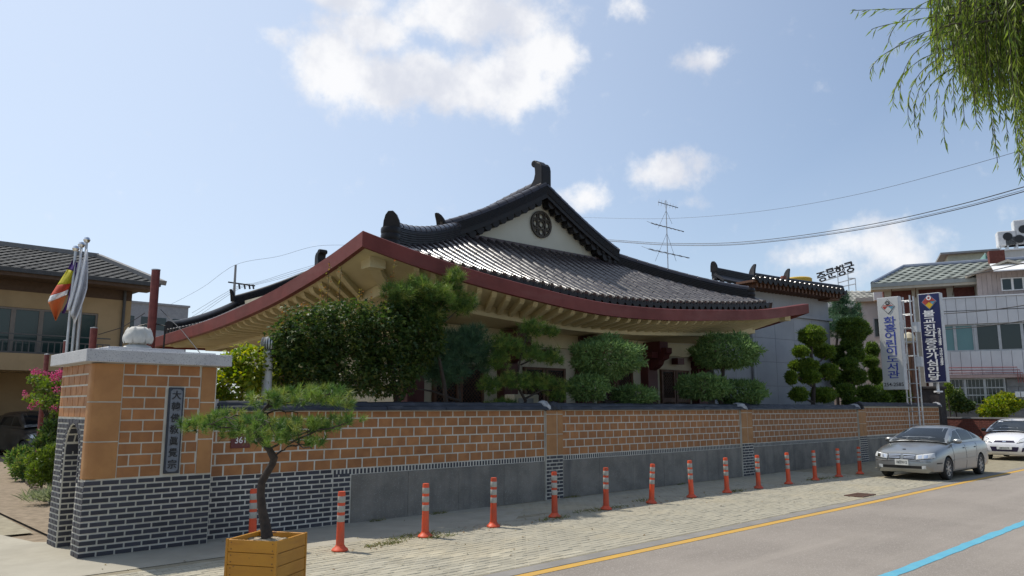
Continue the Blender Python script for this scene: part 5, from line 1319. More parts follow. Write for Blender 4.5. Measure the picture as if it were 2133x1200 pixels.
class Facade:
    def __init__(s, p0, rz): s.p0 = Vector((p0.x, p0.y, 0)); s.rz = rz; s.u = Vector((math.cos(rz), math.sin(rz), 0)); s.n = Vector((-math.sin(rz), math.cos(rz), 0))
    def __call__(s, px, py, off=0):
        r = ray(px, py); t = ((s.p0+s.n*off-EO).dot(s.n))/r.dot(s.n); p = EO+r*t; return ((p-s.p0).dot(s.u), off, p.z)
# ---------------------------------------------------------------- annex behind the hall
panelm = mat('annex_panel', (.36, .375, .40), .75, (.32, .335, .36), 1.2, bump=.06, orand=.05, streak=((1, 1, .2), (.28, .29, .31), .35))
seam = mat('panel_seam', (.20, .21, .22), .9)
AY = 13.6; AW = 7.2; ARZ = R(-9.5); pc_ = atY(1730, 720, AY); pc_.z = 0
FA = Facade(pc_-Vector((math.cos(ARZ), math.sin(ARZ), 0))*AW, ARZ)
def ax(px, py, Y): return Vector(FA(px, py, Y-AY))
anx = empty('grey_annex', FA.p0, ARZ, 'two storey annex with grey panelled wall and dark tiled roof behind the hall', 'building')
ztop = ax(1765, 607, 12.75).z-.12; zled = ax(1733, 670, AY).z
MB().box((.02, .02, 0), (AW-.02, 6, ztop)).build('wall', seam, anx)
nx, nz = 6, 6
for i in range(nx):
    for j in range(nz): MB().box((AW*i/nx+.006, 0, zled*j/nz+.006), (AW*(i+1)/nx-.006, .03, zled*(j+1)/nz-.006)).build('panel', panelm, anx)
    MB().box((AW*i/nx+.004, .004, zled+.12), (AW*(i+1)/nx-.004, .03, ztop)).build('panel', panelm, anx)
MB().box((-.0, -.10, zled), (AW+.12, .02, zled+.115)).build('ledge', panelm, anx); MB().box((AW, 0.02, 0), (AW+.03, 6, ztop)).build('side_wall', panelm, anx)
pipe_x = AW-5.1
MB().tube([(pipe_x, -.06, 0), (pipe_x, -.06, zled)], .045, 8).build('downpipe', MATS['panel_seam'], anx)
e1 = ax(1765, 607, 12.75); zE = e1.z; xE = e1.x; yE = 12.75-AY
aroof = MB(); rx0 = ax(1572, 588, 12.75).x
zRg = ax(1700, 592, 15.4).z-.30; yR = 15.4-AY
rxR = ax(1566, 590, 15.4).x; lx = lambda t: rx0+(rxR-rx0)*t
aroof.loft([[(lx(t) if x is None else x, yE+(yR-yE)*t, zE+(zRg-zE)*t**1.1) for t in lin(0, 1, 6)] for x in (None, xE)], closed=False)
aroof.loft([[(x, yR+(yR-yE)*t, zRg+(zE-zRg)*t) for t in lin(0, 1, 2)] for x in (rxR, xE)], closed=False)
ar = aroof.build('roof', MATS['pan_tile'], anx)
tl2, e2, d2 = [], [], []
for i in range(int((xE-rx0)/.3)):
    x = rx0+.15+i*.3; pts = [(x, yE+(yR-yE)*k/6, zE+(zRg-zE)*(k/6)**1.1) for k in range(7) if x > lx(k/6)]
    if len(pts) > 1: roll(pts, .17, tl2)
    e2.append(Matrix.Translation((x, yE-.01, zE+.03)) @ Matrix.Rotation(R(90), 4, 'X')); d2.append(Matrix.Translation((x+.15, yE-.012, zE)))
emit(ar, 'roof_tile', tl2, rooftile, 150, rt); emit(ar, 'tile_end', e2, ridgem, 60, em_); emit(ar, 'drip_tile', d2, ridgem, 60, dm)
MB().box((rx0, yE+.06, zE-.14), (xE-.05, .0, zE-.06)).build('eave_board', woodd, anx)
for i in range(24):
    x = rx0+.3+i*(xE-rx0-.4)/24; MB().box((x-.05, yE+.12, zE-.30), (x+.05, .02, zE-.141)).build('rafter', woodd, anx)
MB().box((xE-.75, yE+.3, zE-.36), (xE-.12, 2.8, zE-.15)).build('gable_board', woodd, anx)
terra = mat('terracotta', (.24, .07, .04), .7, (.18, .05, .03), 8)
ra = ridge('ridge', [ax(1488, 575, 15.0), ax(1520, 581, 15.0), ax(1566, 590, 15.0)], .36, .3, 4, anx, tiles=False, m=ridgem); p = ax(1488, 566, 15.0); endplate('ridge_end', p, (-1, 0), .34, .42, ra)
aw2 = MB(); aw2.loft([[ax(1487, 574, 15.0)+Vector((0, 0, .02)), ax(1566, 590, 15.0)+Vector((0, 0, .02))], [ax(1487, 574, 15.0)+Vector((0, -.45, -.30)), ax(1566, 590, 15.0)+Vector((0, -.45, -.30))]], closed=False); aw2.build('back_roof', MATS['pan_tile'], anx).modifiers.new('s', 'SOLIDIFY').thickness = .1
rb_ = ridge('ridge', [ax(1568, 588, 15.4), ax(1640, 599, 15.4), ax(1753, 613, 15.4)], .42, .3, 4, anx, tiles=False); endplate('ridge_end', ax(1566, 578, 15.35), (1, -.2), .34, .6, rb_, lean=.7); endplate('ridge_end', ax(1638, 582, 15.35), (1, -.2), .32, .5, rb_, lean=.7)
for (px, py) in ((1560, 584), (1632, 580), (1750, 606)): MB().lathe([(0, -.1), (.11, -.1), (.13, 0), (.11, .1), (0, .1)], 12, M=Matrix.Translation(ax(px, py, 15.1))).build('ridge_end_boss', terra, rb_, smooth=True)
for i in range(6):
    q = ax(1490+i*14.5, 585+i*3, 14.75); link('tile_end', em_, ra, Matrix.Translation(q) @ Matrix.Rotation(R(90), 4, 'X') @ Matrix.Scale(1.1, 4))

# ---------------------------------------------------------------- two signboards and the lattice mast
signw = mat('sign_white', (.58, .58, .56), .5, (.53, .53, .52), 2, streak=((2, 2, .4), (.45, .45, .43), .35)); signb = mat('sign_navy', (.010, .014, .085), .4, (.008, .010, .055), .7)
frm = mat('sign_frame', (.60, .61, .62), .45); inkb = mat('ink_blue', (.035, .06, .36), .5); inkr = mat('ink_red', (.45, .06, .04), .5); inky = mat('ink_yellow', (.65, .42, .02), .5); inkc = mat('ink_cyan', (.10, .30, .42), .5)
FM = Matrix(((0, 0, -1, 0), (-1, 0, 0, 0), (0, 1, 0, 0), (0, 0, 0, 1)))     # text plane -> board facing down the street
def board(X, x0, x1, yt0, yb0, label, face, name):
    a, b = atX(x0, yt0, X), atX(x1, yt0, X); zt = (a.z+b.z)/2; zb_ = atX((x0+x1)/2, yb0, X).z; W_ = a.y-b.y; yc = (a.y+b.y)/2
    s = empty(name, (X, yc, 0), 0, label, 'signboard', 'signboards over the end of the wall')
    bevel(MB().box((.0, -W_/2, zb_), (.34, W_/2, zt)).build('case', frm, s), .01)
    MB().box((-.012, -W_/2+.03, zb_+.03), (.0, W_/2-.03, zt-.03)).build('face', face, s)
    return s, W_, zb_, zt
def put(s, me, y, z, sc=(1, 1), x=-.016): return link(me.name, me, s, Matrix.Translation((x, y, z)) @ FM @ Matrix.Diagonal((sc[0], sc[1], 1, 1)))
def logo(s, z, r, darkbg):
    lg = MB()
    def poly(pts, mi, x0): lg.prism([(-u, v) for u, v in pts], x0-.004, x0, ax='x', mi=mi)
    o = empty('emblem', (-.014, 0, z), parent=s)
    def add(nm, pts, m, x0): b = MB(); b.prism([(-u*r, v*r) for u, v in pts], x0-.004, x0, ax='x'); b.build(nm, m, o)
    add('diamond', [(0, 1.15), (1, 0), (0, -1.15), (-1, 0)], blackm if not darkbg else inkc, 0); add('diamond_field', [(0, 1.06), (.93, 0), (0, -1.06), (-.93, 0)], signw if not darkbg else inkr, -.005)
    add('red_wedge', [(-.85, .05), (-.1, .05), (-.45, -.45)], inkr, -.010); add('blue_wedge', [(.85, .05), (.1, .05), (.45, -.45)], inkc, -.010)
    add('yellow_wedge', [(0, -.05), (.5, -.45), (0, -1.0), (-.5, -.45)], inky if darkbg else signw, -.0145); add('bar', [(-.7, .12), (.7, .12), (.7, .24), (-.7, .24)], inkr, -.0185)
    rg = MB(); torus(rg, (0, 0, 0), .24*r, .15*r, 20, .004); q = rg.build('ring', blackm if not darkbg else white, o); q.matrix_basis = Matrix.Translation((-.024, 0, .55*r)) @ Matrix.Rotation(R(-90), 4, 'Z')
s1, W1, zb1, zt1 = board(32.4, 1826, 1871, 619, 812, 'tall white signboard with blue Korean lettering beside the lattice mast', signw, 'white_signboard')
logo(s1, zt1-.40, .27, False)
chars = '화홍어린이도서관'; z0, z1_ = zt1-.98, zb1+.58
for i, ch in enumerate(chars): put(s1, text_mesh(ch, .46, .003, .006, inkb, 'character'), -.02, z0+(z1_-z0)*i/(len(chars)-1), (1.15, .72))
put(s1, text_mesh('254-2585', .20, .003, .002, blackm, 'phone_number'), 0, zb1+.2)
s2, W2, zb2, zt2 = board(34.2, 1911, 1957, 611, 797, 'tall navy signboard with white Korean lettering and phone numbers', signb, 'navy_signboard')
logo(s2, zt2-.36, .29, True)
chars = '불교진각종유가심인당'; z0, z1_ = zt2-.86, zb2+.20
for i, ch in enumerate(chars): put(s2, text_mesh(ch, .42, .003, .009, white, 'character'), .05, z0+(z1_-z0)*i/(len(chars)-1), (1.25, .68))
num = '255-2585  256-2585'; z0, z1_ = zt2-1.55, zb2+.75
for i, ch in enumerate(num):
    if ch != ' ': put(s2, text_mesh(ch if ch != '-' else '–', .25, .003, .006, white, 'digit'), -W2/2+.13, z0+(z1_-z0)*i/(len(num)-1), (1.0, .72) if ch != '-' else (.5, 1))
MB().tube([(.17, 0, zb2), (.17, 0, zb2-.45)], .06, 10).build('post_stub', white, s2); MB().lathe([(0, 0), (.17, 0), (.17, .06), (0, .06)], 14, M=Matrix.Translation((.17, 0, zb2-.40))).build('foot_plate', white, s2)
mx, my = 33.2, (atX(1882, 700, 33.2).y+atX(1906, 700, 33.2).y)/2
mast = empty('lattice_mast', (mx, my, 0), 0, 'galvanised ladder like lattice mast standing between the two signboards', 'mast')
mzt = atX(1890, 617, 33.2).z
for sx in (-.2, .2):
    for sy in (-.2, .2): MB().tube([(sx, sy, 0), (sx, sy, mzt)], .032, 8).build('rail', steel, mast, smooth=True)
k = 1.2
while k < mzt:
    for (a, b) in (((-.2, -.2), (-.2, .2)), ((.2, -.2), (.2, .2)), ((-.2, -.2), (.2, -.2))): MB().tube([(*a, k), (*b, k)], .018, 6).build('rung', steel, mast)
    k += .56
for z in (3.9, 5.3):
    MB().box((-.12, .2, z-.2), (.12, .62, z+.2)).build('bracket_box', frm, mast); MB().box((-.12, -.42, z-.35), (.12, -.2, z+.05)).build('bracket_box', frm, mast)
lpz = atX(1893, 705, 36); lamp = empty('globe_lamp', (36, lpz.y, 0), 0, 'cream globe lamp on a brown post seen through the lattice mast', 'lamp')
MB().tube([(0, 0, 0), (0, 0, lpz.z-.25)], .11, 10).build('post', woodd, lamp); MB().lathe([(.02, -.28), (.2, -.2), (.29, 0), (.2, .2), (.02, .28)], 16, M=Matrix.Translation((0, 0, lpz.z))).build('globe', mat('cream_glass', (.6, .52, .36), .4), lamp, smooth=True)
ep = atD(1951, 870, 34.5)
endp = empty('stone_pillar', (ep.x+.3, ep.y+.2, 0), 0, 'dark stone pillar under the navy signboard at the wall end', 'pillar')
bevel(MB().box((-.4, -.42, 0), (.4, .42, 2.75)).build('shaft', mat('dark_stone', (.05, .045, .045), .9, (.035, .03, .03), 6, bump=.6), endp), .02); bevel(MB().box((-.46, -.48, 2.75), (.46, .48, 2.87)).build('cap', MATS['dark_stone'], endp), .02)

# ---------------------------------------------------------------- white building at the bend of the street
F = Facade(atD(1961, 700, 37), R(-67.8))
wbl = empty('white_building', F.p0, F.rz, 'white panelled two storey building with wide dark windows at the street bend', 'building')
wpan = mat('white_panel', (.60, .60, .61), .55, (.55, .55, .56), 1.5, orand=.06, streak=((1.2, 1.2, .3), (.46, .46, .46), .3))
wall2 = mat('white_wall', (.58, .57, .54), .7, (.50, .49, .46), 1.5, streak=((1, 1, .3), (.40, .39, .36), .3)); shade_gap = mat('grey_joint', (.22, .22, .23), .9); alu = mat('aluminium', (.42, .43, .44), .4, metal=.4)
glz = glassmat('window_glass', (.015, .030, .032), .10); glzt = glassmat('teal_window_glass', (.10, .22, .23), .12)
xl, xr = F(1935, 700)[0], F(2260, 700)[0]
zA, zB, zC, zD, zE2 = F(2000, 621)[2], F(2000, 648)[2], F(2000, 676)[2], F(2000, 732)[2], F(2000, 781)[2]
core_ = MB(); core_.box((xl, .05, 0), (xr, 9, zE2)); core_.box((xl, .35, zE2), (xr, 9, zC)); core_.box((xl, .05, zC), (xr, 9, zA)); core_.build('wall', shade_gap, wbl)
pw = F(2021, 700)[0]-F(2000, 700)[0]; x = xl; i = 0
while x < xr:
    for (za, zc) in ((zB+.01, zA), (zC, zB-.01), (zE2, zD)): MB().box((x+.008, -.02, za+.01), (min(x+pw, xr)-.008, .05, zc-.01)).build('panel', wpan, wbl)
    x += pw
MB().box((xl, -.06, zA), (xr, .3, zA+.06)).build('coping', white, wbl)
wx = [F(px, 700)[0] for px in (1964, 1990, 2030, 2034, 2083, 2131, 2180, 2230)]
for k, (a, b) in enumerate(zip(wx, wx[1:])):
    if k == 2: continue
    wn_ = MB(); t = .06
    wn_.box((a, .1, zD), (a+t, .2, zC)); wn_.box((b-t, .1, zD), (b, .2, zC)); wn_.box((a+t, .1, zC-t), (b-t, .2, zC)); wn_.box((a+t, .1, zD), (b-t, .2, zD+t))
    wf = wn_.build('window', alu, wbl); MB().box((a+t, .14, zD+t), (b-t, .16, zC-t)).build('pane', glzt if k < 2 else glz, wf)
MB().box((wx[2], .06, zD), (wx[3], .3, zC)).build('window_post', alu, wbl)
pk = mat('pink_ledge', (.50, .36, .34), .7); MB().box((xl, -.25, zE2-.16), (xr, .05, zE2-.01)).build('ledge', pk, wbl)
pr2 = mat('pipe_red', (.28, .07, .07), .5)
for k in range(3): MB().tube([(xl+.6, -.3, zE2+.08+k*.13), (F(2128, 782)[0]-k*.1, -.3, zE2+.05+k*.13), (F(2128, 782)[0]-k*.1, -.3, zE2-.4)], .022, 6).build('gas_pipe', pr2, wbl)
gx = [F(px, 800)[0] for px in (1968, 2010, 2051, 2094)]; zg0, zg1 = F(2040, 843)[2], F(2040, 788)[2]
for a, b in zip(gx, gx[1:]):
    wn_ = MB(); t = .05; zm_ = (zg0+zg1)/2+.15
    wn_.box((a, -.02, zg0), (a+t, .1, zg1)); wn_.box((b-t, -.02, zg0), (b, .1, zg1)); wn_.box((a+t, -.02, zg1-t), (b-t, .1, zg1)); wn_.box((a+t, -.02, zg0), (b-t, .1, zg0+t)); wn_.box((a+t, -.02, zm_), (b-t, .1, zm_+t)); wn_.box((a+t, -.015, zg0+.42), (b-t, .1, zg0+.47))
    wf = wn_.build('window', alu, wbl); MB().box((a+t, .02, zg0+t), (b-t, .04, zg1-t)).build('pane', glz, wf)
    q = a+t+.06
    while q < b-t: MB().box((q, .0, zg0+t), (q+.018, .018, zg1-t)).build('grille_bar', alu, wf); q += .16
cb = mat('grey_block', (.24, .24, .245), .85, (.18, .18, .18), 4, bump=.3, orand=.2)
bb = []
for j in range(9):
    for (a, b) in course(gx[-1]+.06, xr, .85, .02, .4 if j % 2 else 0): bb.append(TS((a+b)/2, .03, .18+j*.36, b-a, .06, .34))
for j in range(3):
    for (a, b) in course(xl, gx[-1], .85, .02, .4 if j % 2 else 0): bb.append(TS((a+b)/2, .03, .18+j*.3, b-a, .06, .28))
emit(wbl, 'block', bb, cb, 120)
for px in (2119, 2131): 
    q = F(px, 822); bevel(MB().box((q[0]-.1, -.12, q[2]-.12), (q[0]+.1, .0, q[2]+.14)).build('meter_box', white, wbl), .01)
# brick upper house with grey green tiles
OF = 2.4
hb_ = empty('brick_house', F.p0+F.n*OF, F.rz, 'brick upper house with cream posts and weathered grey green tiled roof', 'house')
def G(px, py, off=0): x, _, z = F(px, py, OF+off); return (x, off, z)
brk = mat('red_brick', (.16, .048, .034), .85, (.115, .034, .026), 9, bump=.4, orand=.2); cream2 = mat('cream_trim', (.50, .46, .38), .7)
hx0, hx1 = G(1842, 640)[0], G(2240, 640)[0]; hz0 = zA-1.0; hzt = G(1940, 594)[2]
MB().box((hx0, 0, 0), (hx1, 7, hzt)).build('wall', brk, hb_)
for px in (1848, 1905, 1978): x = G(px, 600)[0]; MB().box((x-.16, -.12, 0), (x+.16, 0, hzt)).build('post', cream2, hb_)
q0 = G(1815, 613, -.9); q1 = G(2062, 573, -.9); ez = (q0[2]+q1[2])/2
MB().box((q0[0], -.95, ez-.10), (hx1, .0, ez+.02)).build('soffit', cream2, hb_); MB().box((q0[0], -1.02, ez+.02), (hx1, -.93, ez+.22)).build('gutter', mat('grey_gutter', (.30, .32, .31), .6), hb_)
for px in (1855, 1905, 1983, 2030): x = G(px, 600)[0]; b = MB(); b.bar((x, -.02, ez-.55), (x, -.75, ez-.1), .04); b.bar((x, -.03, ez-.6), (x, -.03, ez-.1), .04); b.build('brace', woodd, hb_)
gtile = mat('grey_green_tile', (.23, .25, .225), .85, (.16, .178, .165), 2.5, bump=.2, orand=.3, spec=.2)
rz_top = G(1990, 551, 2.4)[2]; ro_ = MB(); ro_.loft([[(q0[0], -.95, ez+.2), (q0[0]+1.8, 2.4, rz_top)], [(hx1, -.95, ez+.2), (hx1, 2.4, rz_top)]], closed=False); rr0 = ro_.build('roof', mat('tile_underlay', (.10, .11, .10), .9), hb_)
tt = []; NR = 8
def wave_tile():
    b = MB(); rows_ = []
    for x, lift in ((-.5, .0), (.5, .06)):
        rows_.append([(x, -.5+k/6, lift+.045*math.sin(2*math.pi*k/6)) for k in range(7)])
    lo3 = [(p[0], p[1], p[2]-.06) for p in rows_[1]]
    b.loft(rows_+[lo3], closed=False); return b
wtm = wave_tile().mesh('roof_tile', gtile, smooth=True, fix=False)
sl_v = Vector((0, 3.35, rz_top-ez-.2)); sl_l = sl_v.length; th_ = sl_l/NR
for j in range(NR):
    v = (j+.5)/NR; xs0 = q0[0]+1.8*v; x = xs0+.2
    while x < hx1:
        c = Vector((x, -.95+3.35*v, ez+.2+(rz_top-ez-.2)*v+.03)); M = frame(c, c-sl_v); tt.append(M @ Matrix.Diagonal((th_*1.08, .46, .5, 1))); x += .46
emit(rr0, 'roof_tile', tt, gtile, 300, wtm)
MB().tube([(q0[0]+1.8, 2.4, rz_top+.05), (hx1, 2.4, rz_top+.05)], .14, 8).build('ridge_cap', mat('blue_grey_tile', (.16, .19, .25), .6), rr0, smooth=True); MB().tube([(q0[0]+.1, -.9, ez+.25), (q0[0]+1.8, 2.4, rz_top+.05)], .12, 8).build('hip_cap', MATS['blue_grey_tile'], rr0, smooth=True)
ch = G(1830, 596, 1.5); MB().box((ch[0]-.28, 1.2, ch[2]-.8), (ch[0]+.28, 1.8, ch[2]+.15)).build('chimney', white, hb_); MB().box((ch[0]-.33, 1.15, ch[2]+.15), (ch[0]+.33, 1.85, ch[2]+.24)).build('chimney_cap', white, hb_)
# dormer with siding
sid = mat('pinkish_siding', (.44, .37, .345), .7, (.38, .32, .30), 2, orand=.1)
dv = empty('dormer_house', F.p0+F.n*1.2, F.rz, 'pinkish sided house gable with white awning above the white building', 'house')
def Dm(px, py, off=0): x, _, z = F(px, py, 1.2+off); return (x, off, z)
dx0, dx1 = Dm(2036, 600)[0], Dm(2215, 600)[0]; dzt = Dm(2036, 571)[2]; dzp = Dm(2096, 545)[2]; dpx = Dm(2096, 545)[0]
MB().box((dx0+.02, .04, zA-1.5), (dx1, 5, dzt)).build('wall', cream2, dv)
x = dx0
while x < dx1: MB().box((x, 0, zA-1.5), (x+.205, .04, dzt+.02)).build('siding_board', sid, dv); x += .215
MB().prism([(dx0-.3, dzt), (2*dpx-dx0+.3, dzt), (dpx, dzp-.1)], .02, .2, ax='y').build('gable', sid, dv)
for (a, b) in (((dx0-.45, dzt-.12), (dpx, dzp)), ((dpx, dzp), (2*dpx-dx0+.45, dzt-.12))): o = MB().bar((a[0], 2, a[1]), (b[0], 2, b[1]), 4.8, .1).build('roof_slab', cream2, dv)
w0, w1 = Dm(2086, 600)[0], Dm(2133, 600)[0]; wz0, wz1 = Dm(2100, 606)[2], Dm(2100, 579)[2]
for (a, b) in ((w0, (w0+w1)/2), ((w0+w1)/2, w1), (w1, 2*w1-(w0+w1)/2)):
    f_ = MB(); f_.box((a, -.06, wz0), (a+.05, .0, wz1)); f_.box((b-.05, -.06, wz0), (b, .0, wz1)); f_.box((a+.05, -.06, wz1-.05), (b-.05, 0, wz1)); f_.box((a+.05, -.06, wz0), (b-.05, 0, wz0+.05)); q = f_.build('window', white, dv); MB().box((a+.05, -.03, wz0+.05), (b-.05, -.01, wz1-.05)).build('pane', glz, q)
MB().add([(w0-.4, -.05, wz1+.75), (w1+2, -.05, wz1+.75), (w1+2, -1.0, wz1+.25), (w0-.4, -1.0, wz1+.25), (w0-.4, -.05, wz1+.70), (w1+2, -.05, wz1+.70), (w1+2, -1.0, wz1+.20), (w0-.4, -1.0, wz1+.20)], [(0, 1, 2, 3), (7, 6, 5, 4), (0, 3, 7, 4), (2, 1, 5, 6), (3, 2, 6, 7), (0, 4, 5, 1)]).build('awning', white, dv)
bc = Dm(2076, 545, 3); MB().box((bc[0]-.35, 2.7, bc[2]-1), (bc[0]+.35, 3.3, bc[2]+.55)).build('chimney', brk, dv)
# cream penthouse, tarpaulin, rooftop units
ph = empty('rooftop_penthouse', F.p0+F.n*7, F.rz, 'pale green rooftop hut with thin flat roof behind the tiled ridge', 'rooftop hut')
def Pn(px, py, off=0): x, _, z = F(px, py, 7+off); return (x, off, z)
a = Pn(1974, 530); b = Pn(2058, 517); MB().box((a[0], 0, 5), (b[0], 3, a[2]-.05)).build('wall', mat('pale_green', (.50, .53, .44), .8), ph); MB().box((a[0]-.4, -.4, a[2]-.05), (b[0]+.5, 3.4, a[2]+.06)).build('roof_slab', mat('slab_grey', (.26, .27, .28), .8), ph)
tp_ = empty('green_tarpaulin', F.p0+F.n*5.5, F.rz, 'faded green tarpaulin tent sloping down to the tiled ridge', 'tarpaulin')
def Tn(px, py, off=0): x, _, z = F(px, py, 5.5+off); return Vector((x, off, z))
t0, t1_, t2, t3 = Tn(2052, 527), Tn(1988, 560, -.4), Tn(2056, 556, -1.2), Tn(2066, 548, .6)
tb2 = MB(); N = 8
tb2.loft([[t0.lerp(t1_, i/N)-Vector((0, 0, .35*math.sin(math.pi*i/N))) for i in range(N+1)], [t0.lerp(t2, .5).lerp(t1_, i/N)-Vector((0, 0, .2*math.sin(math.pi*i/N))) for i in range(N+1)], [t2.lerp(t1_, i/N) for i in range(N+1)]], closed=False)
o = tb2.build('canvas', mat('teal_canvas', (.10, .20, .18), .7), tp_, smooth=True); o.modifiers.new('s', 'SOLIDIFY').thickness = .02
tb3 = MB(); tb3.loft([[t0.lerp(t2, i/4) for i in range(5)], [t0.lerp(t3, i/4)+Vector((0, 0, -.05*i)) for i in range(5)]], closed=False); o = tb3.build('canvas_end', mat('green_canvas', (.02, .14, .10), .7), tp_); o.modifiers.new('s', 'SOLIDIFY').thickness = .02
MB().tube([t0, t0-Vector((0, 0, 3))], .04, 6).build('pole', steel, tp_)
bk = empty('back_building', F.p0+F.n*13, F.rz, 'white building rising at the back behind the brick chimney', 'building')
def Bk(px, py, off=0): x, _, z = F(px, py, 13+off); return (x, off, z)
q = Bk(2050, 530); q2 = Bk(2330, 520); MB().box((q[0], 0, 0), (q2[0], 8, Bk(2100, 522)[2])).build('wall', wall2, bk); MB().box((q[0]-.1, -.1, Bk(2100, 522)[2]), (q2[0], 8, Bk(2100, 519)[2])).build('parapet', white, bk)
for i, (px, py, w__, h__) in enumerate(((2098, 510, .55, .95), (2131, 500, .5, 1.6), (2122, 512, .8, .6))):
    x, _, z = Bk(px, py, 1); zz = Bk(2100, 519)[2]
    u = empty('rooftop_unit', F.p0+F.n*14+F.u*x+Vector((0, 0, zz)), F.rz, ['pale grey air conditioning unit on a frame at the roof edge', 'tall white ventilation unit on the roof, cut by the picture edge', 'dark drum shaped cooler on the white roof'][i], 'air conditioner')
    bevel(MB().box((-w__, -.4, .35), (w__, .4, .35+h__)).build('casing', frm if i < 2 else mat('drum_dark', (.06, .065, .07), .5), u), .06)
    MB().lathe([(0, 0), (.26, 0), (.26, .03), (0, .03)], 16, M=Matrix.Translation((0, -.40, .35+h__*.6)) @ Matrix.Rotation(R(90), 4, 'X')).build('fan_grille', blackgl, u)
    for s in (-1, 1): MB().box((s*w__*.8-.04, -.4, 0), (s*w__*.8+.04, .4, .35)).build('support', steel, u)
# low brick wall by the white hatchback and the far white walls
lw = atD(1962, 870, 35.5); lw2 = atD(2075, 872, 33.5)
dirx = (lw2-lw); lwo = empty('low_brick_wall', (lw.x, lw.y, 0), math.atan2(dirx.y, dirx.x), 'low dark red brick wall behind the parked cars', 'wall'); LL = math.hypot(dirx.x, dirx.y)+2.5
zt_ = .5*(lw.z+lw2.z)
MB().box((0, .0, 0), (LL, .25, zt_-.02)).build('core', mat('dark_mortar', (.12, .11, .10), .9), lwo)
lb_ = []
for j in range(int(zt_/.075)):
    for (a, b) in course(0, LL, .22, .012, .11 if j % 2 else 0): lb_.append(TS((a+b)/2, .0, .0375+j*.075, b-a, .03, .065))
emit(lwo, 'brick', lb_, brk, 120, stuff='brick_mass'); MB().box((-.03, -.04, zt_-.02), (LL, .29, zt_+.04)).build('coping', cb, lwo)
# low white walls between the trees
for i, (px, py, pw_, ph_, d, lab) in enumerate(((1866, 700, 62, 150, 46, 'white house wall with dark openings seen between the yew and the signboard'), (1770, 760, 66, 120, 50, 'pale low building behind the cloud pruned yews'))):
    p = atD(px, py, d); s = d/1605; f_ = empty('white_house', (p.x, p.y, 0), R(-67.8), lab, 'house'); zt = p.z+ph_*s/2
    MB().box((-pw_*s, 0, 0), (pw_*s, 5, zt)).build('wall', wall2, f_); MB().box((-pw_*s-.3, -.4, zt), (pw_*s+.3, 5, zt+.25)).build('roof_slab', cream2, f_)
    for k in range(3): q = MB().box((-pw_*s+.6+k*1.1, -.03, zt-2.2), (-pw_*s+1.4+k*1.1, .0, zt-1.0)).build('window', alu, f_); MB().box((-pw_*s+.66+k*1.1, -.04, zt-2.14), (-pw_*s+1.34+k*1.1, -.028, zt-1.06)).build('pane', glz, q)
    MB().box((-pw_*s, -.2, zt-2.9), (pw_*s, .0, zt-2.7)).build('ledge', white, f_)
p = atD(1890, 660, 44); aw = empty('red_awning', (p.x, p.y, p.z), R(-67.8), 'red striped awning behind the lattice mast', 'awning')
for k in range(7): MB().add([(-1.2+k*.4, 0, .35), (-.8+k*.4, 0, .35), (-.8+k*.4, -.9, -.1), (-1.2+k*.4, -.9, -.1)], [(0, 1, 2, 3)]).build('stripe', mat('awning_red', (.35, .03, .04), .7) if k == 0 else (MATS['awning_red'] if k % 2 == 0 else pk), aw)
# tiled inn with a signboard, far behind the annex
p = atD(1803, 650, 48); inn = empty('tiled_inn', (p.x, p.y, 0), R(-43.8), 'far low house with pale tiled eave and dark lettered sign behind the yews', 'house'); s = 48/1605
MB().box((-2.4, 0, 0), (1.0, 5, atD(1800, 640, 48).z)).build('wall', wall2, inn); ze_ = atD(1800, 632, 48).z
tt = []
MB().add([(-2.6, -.8, ze_), (1.2, -.8, ze_), (1.2, 1.2, ze_+.95), (-2.6, 1.2, ze_+.95)], [(0, 1, 2, 3)]).build('roof', MATS['tile_underlay'], inn)
tlm = mat('pale_roof_tile', (.34, .33, .29), .8, (.2, .2, .18), 5, orand=.4); wt2 = wave_tile().mesh('roof_tile', tlm, True, False)
for j in range(5):
    for i in range(10):
        c = Vector((-2.4+i*.38, -.8+2.0*(j+.5)/5, ze_+.95*(j+.5)/5+.03)); tt.append(frame(c, c-Vector((0, 2, .95))) @ Matrix.Diagonal((.46, .38, .5, 1)))
emit(inn, 'roof_tile', tt, tlm, 60, wt2)
sgn = MB().box((-1.9, -.5, ze_-1.35), (.75, -.4, ze_-.4)).build('sign_panel', mat('sign_dark', (.07, .055, .045), .6), inn)
for k, c in enumerate('페장'): link('character', text_mesh(c, .8, .01, .02, mat('ink_gold', (.30, .23, .13), .6) if k == 0 else MATS['ink_gold']), sgn, Matrix.Translation((-.85+k*1.05, -.51, ze_-.88)) @ Matrix.Rotation(R(90), 4, 'X'))
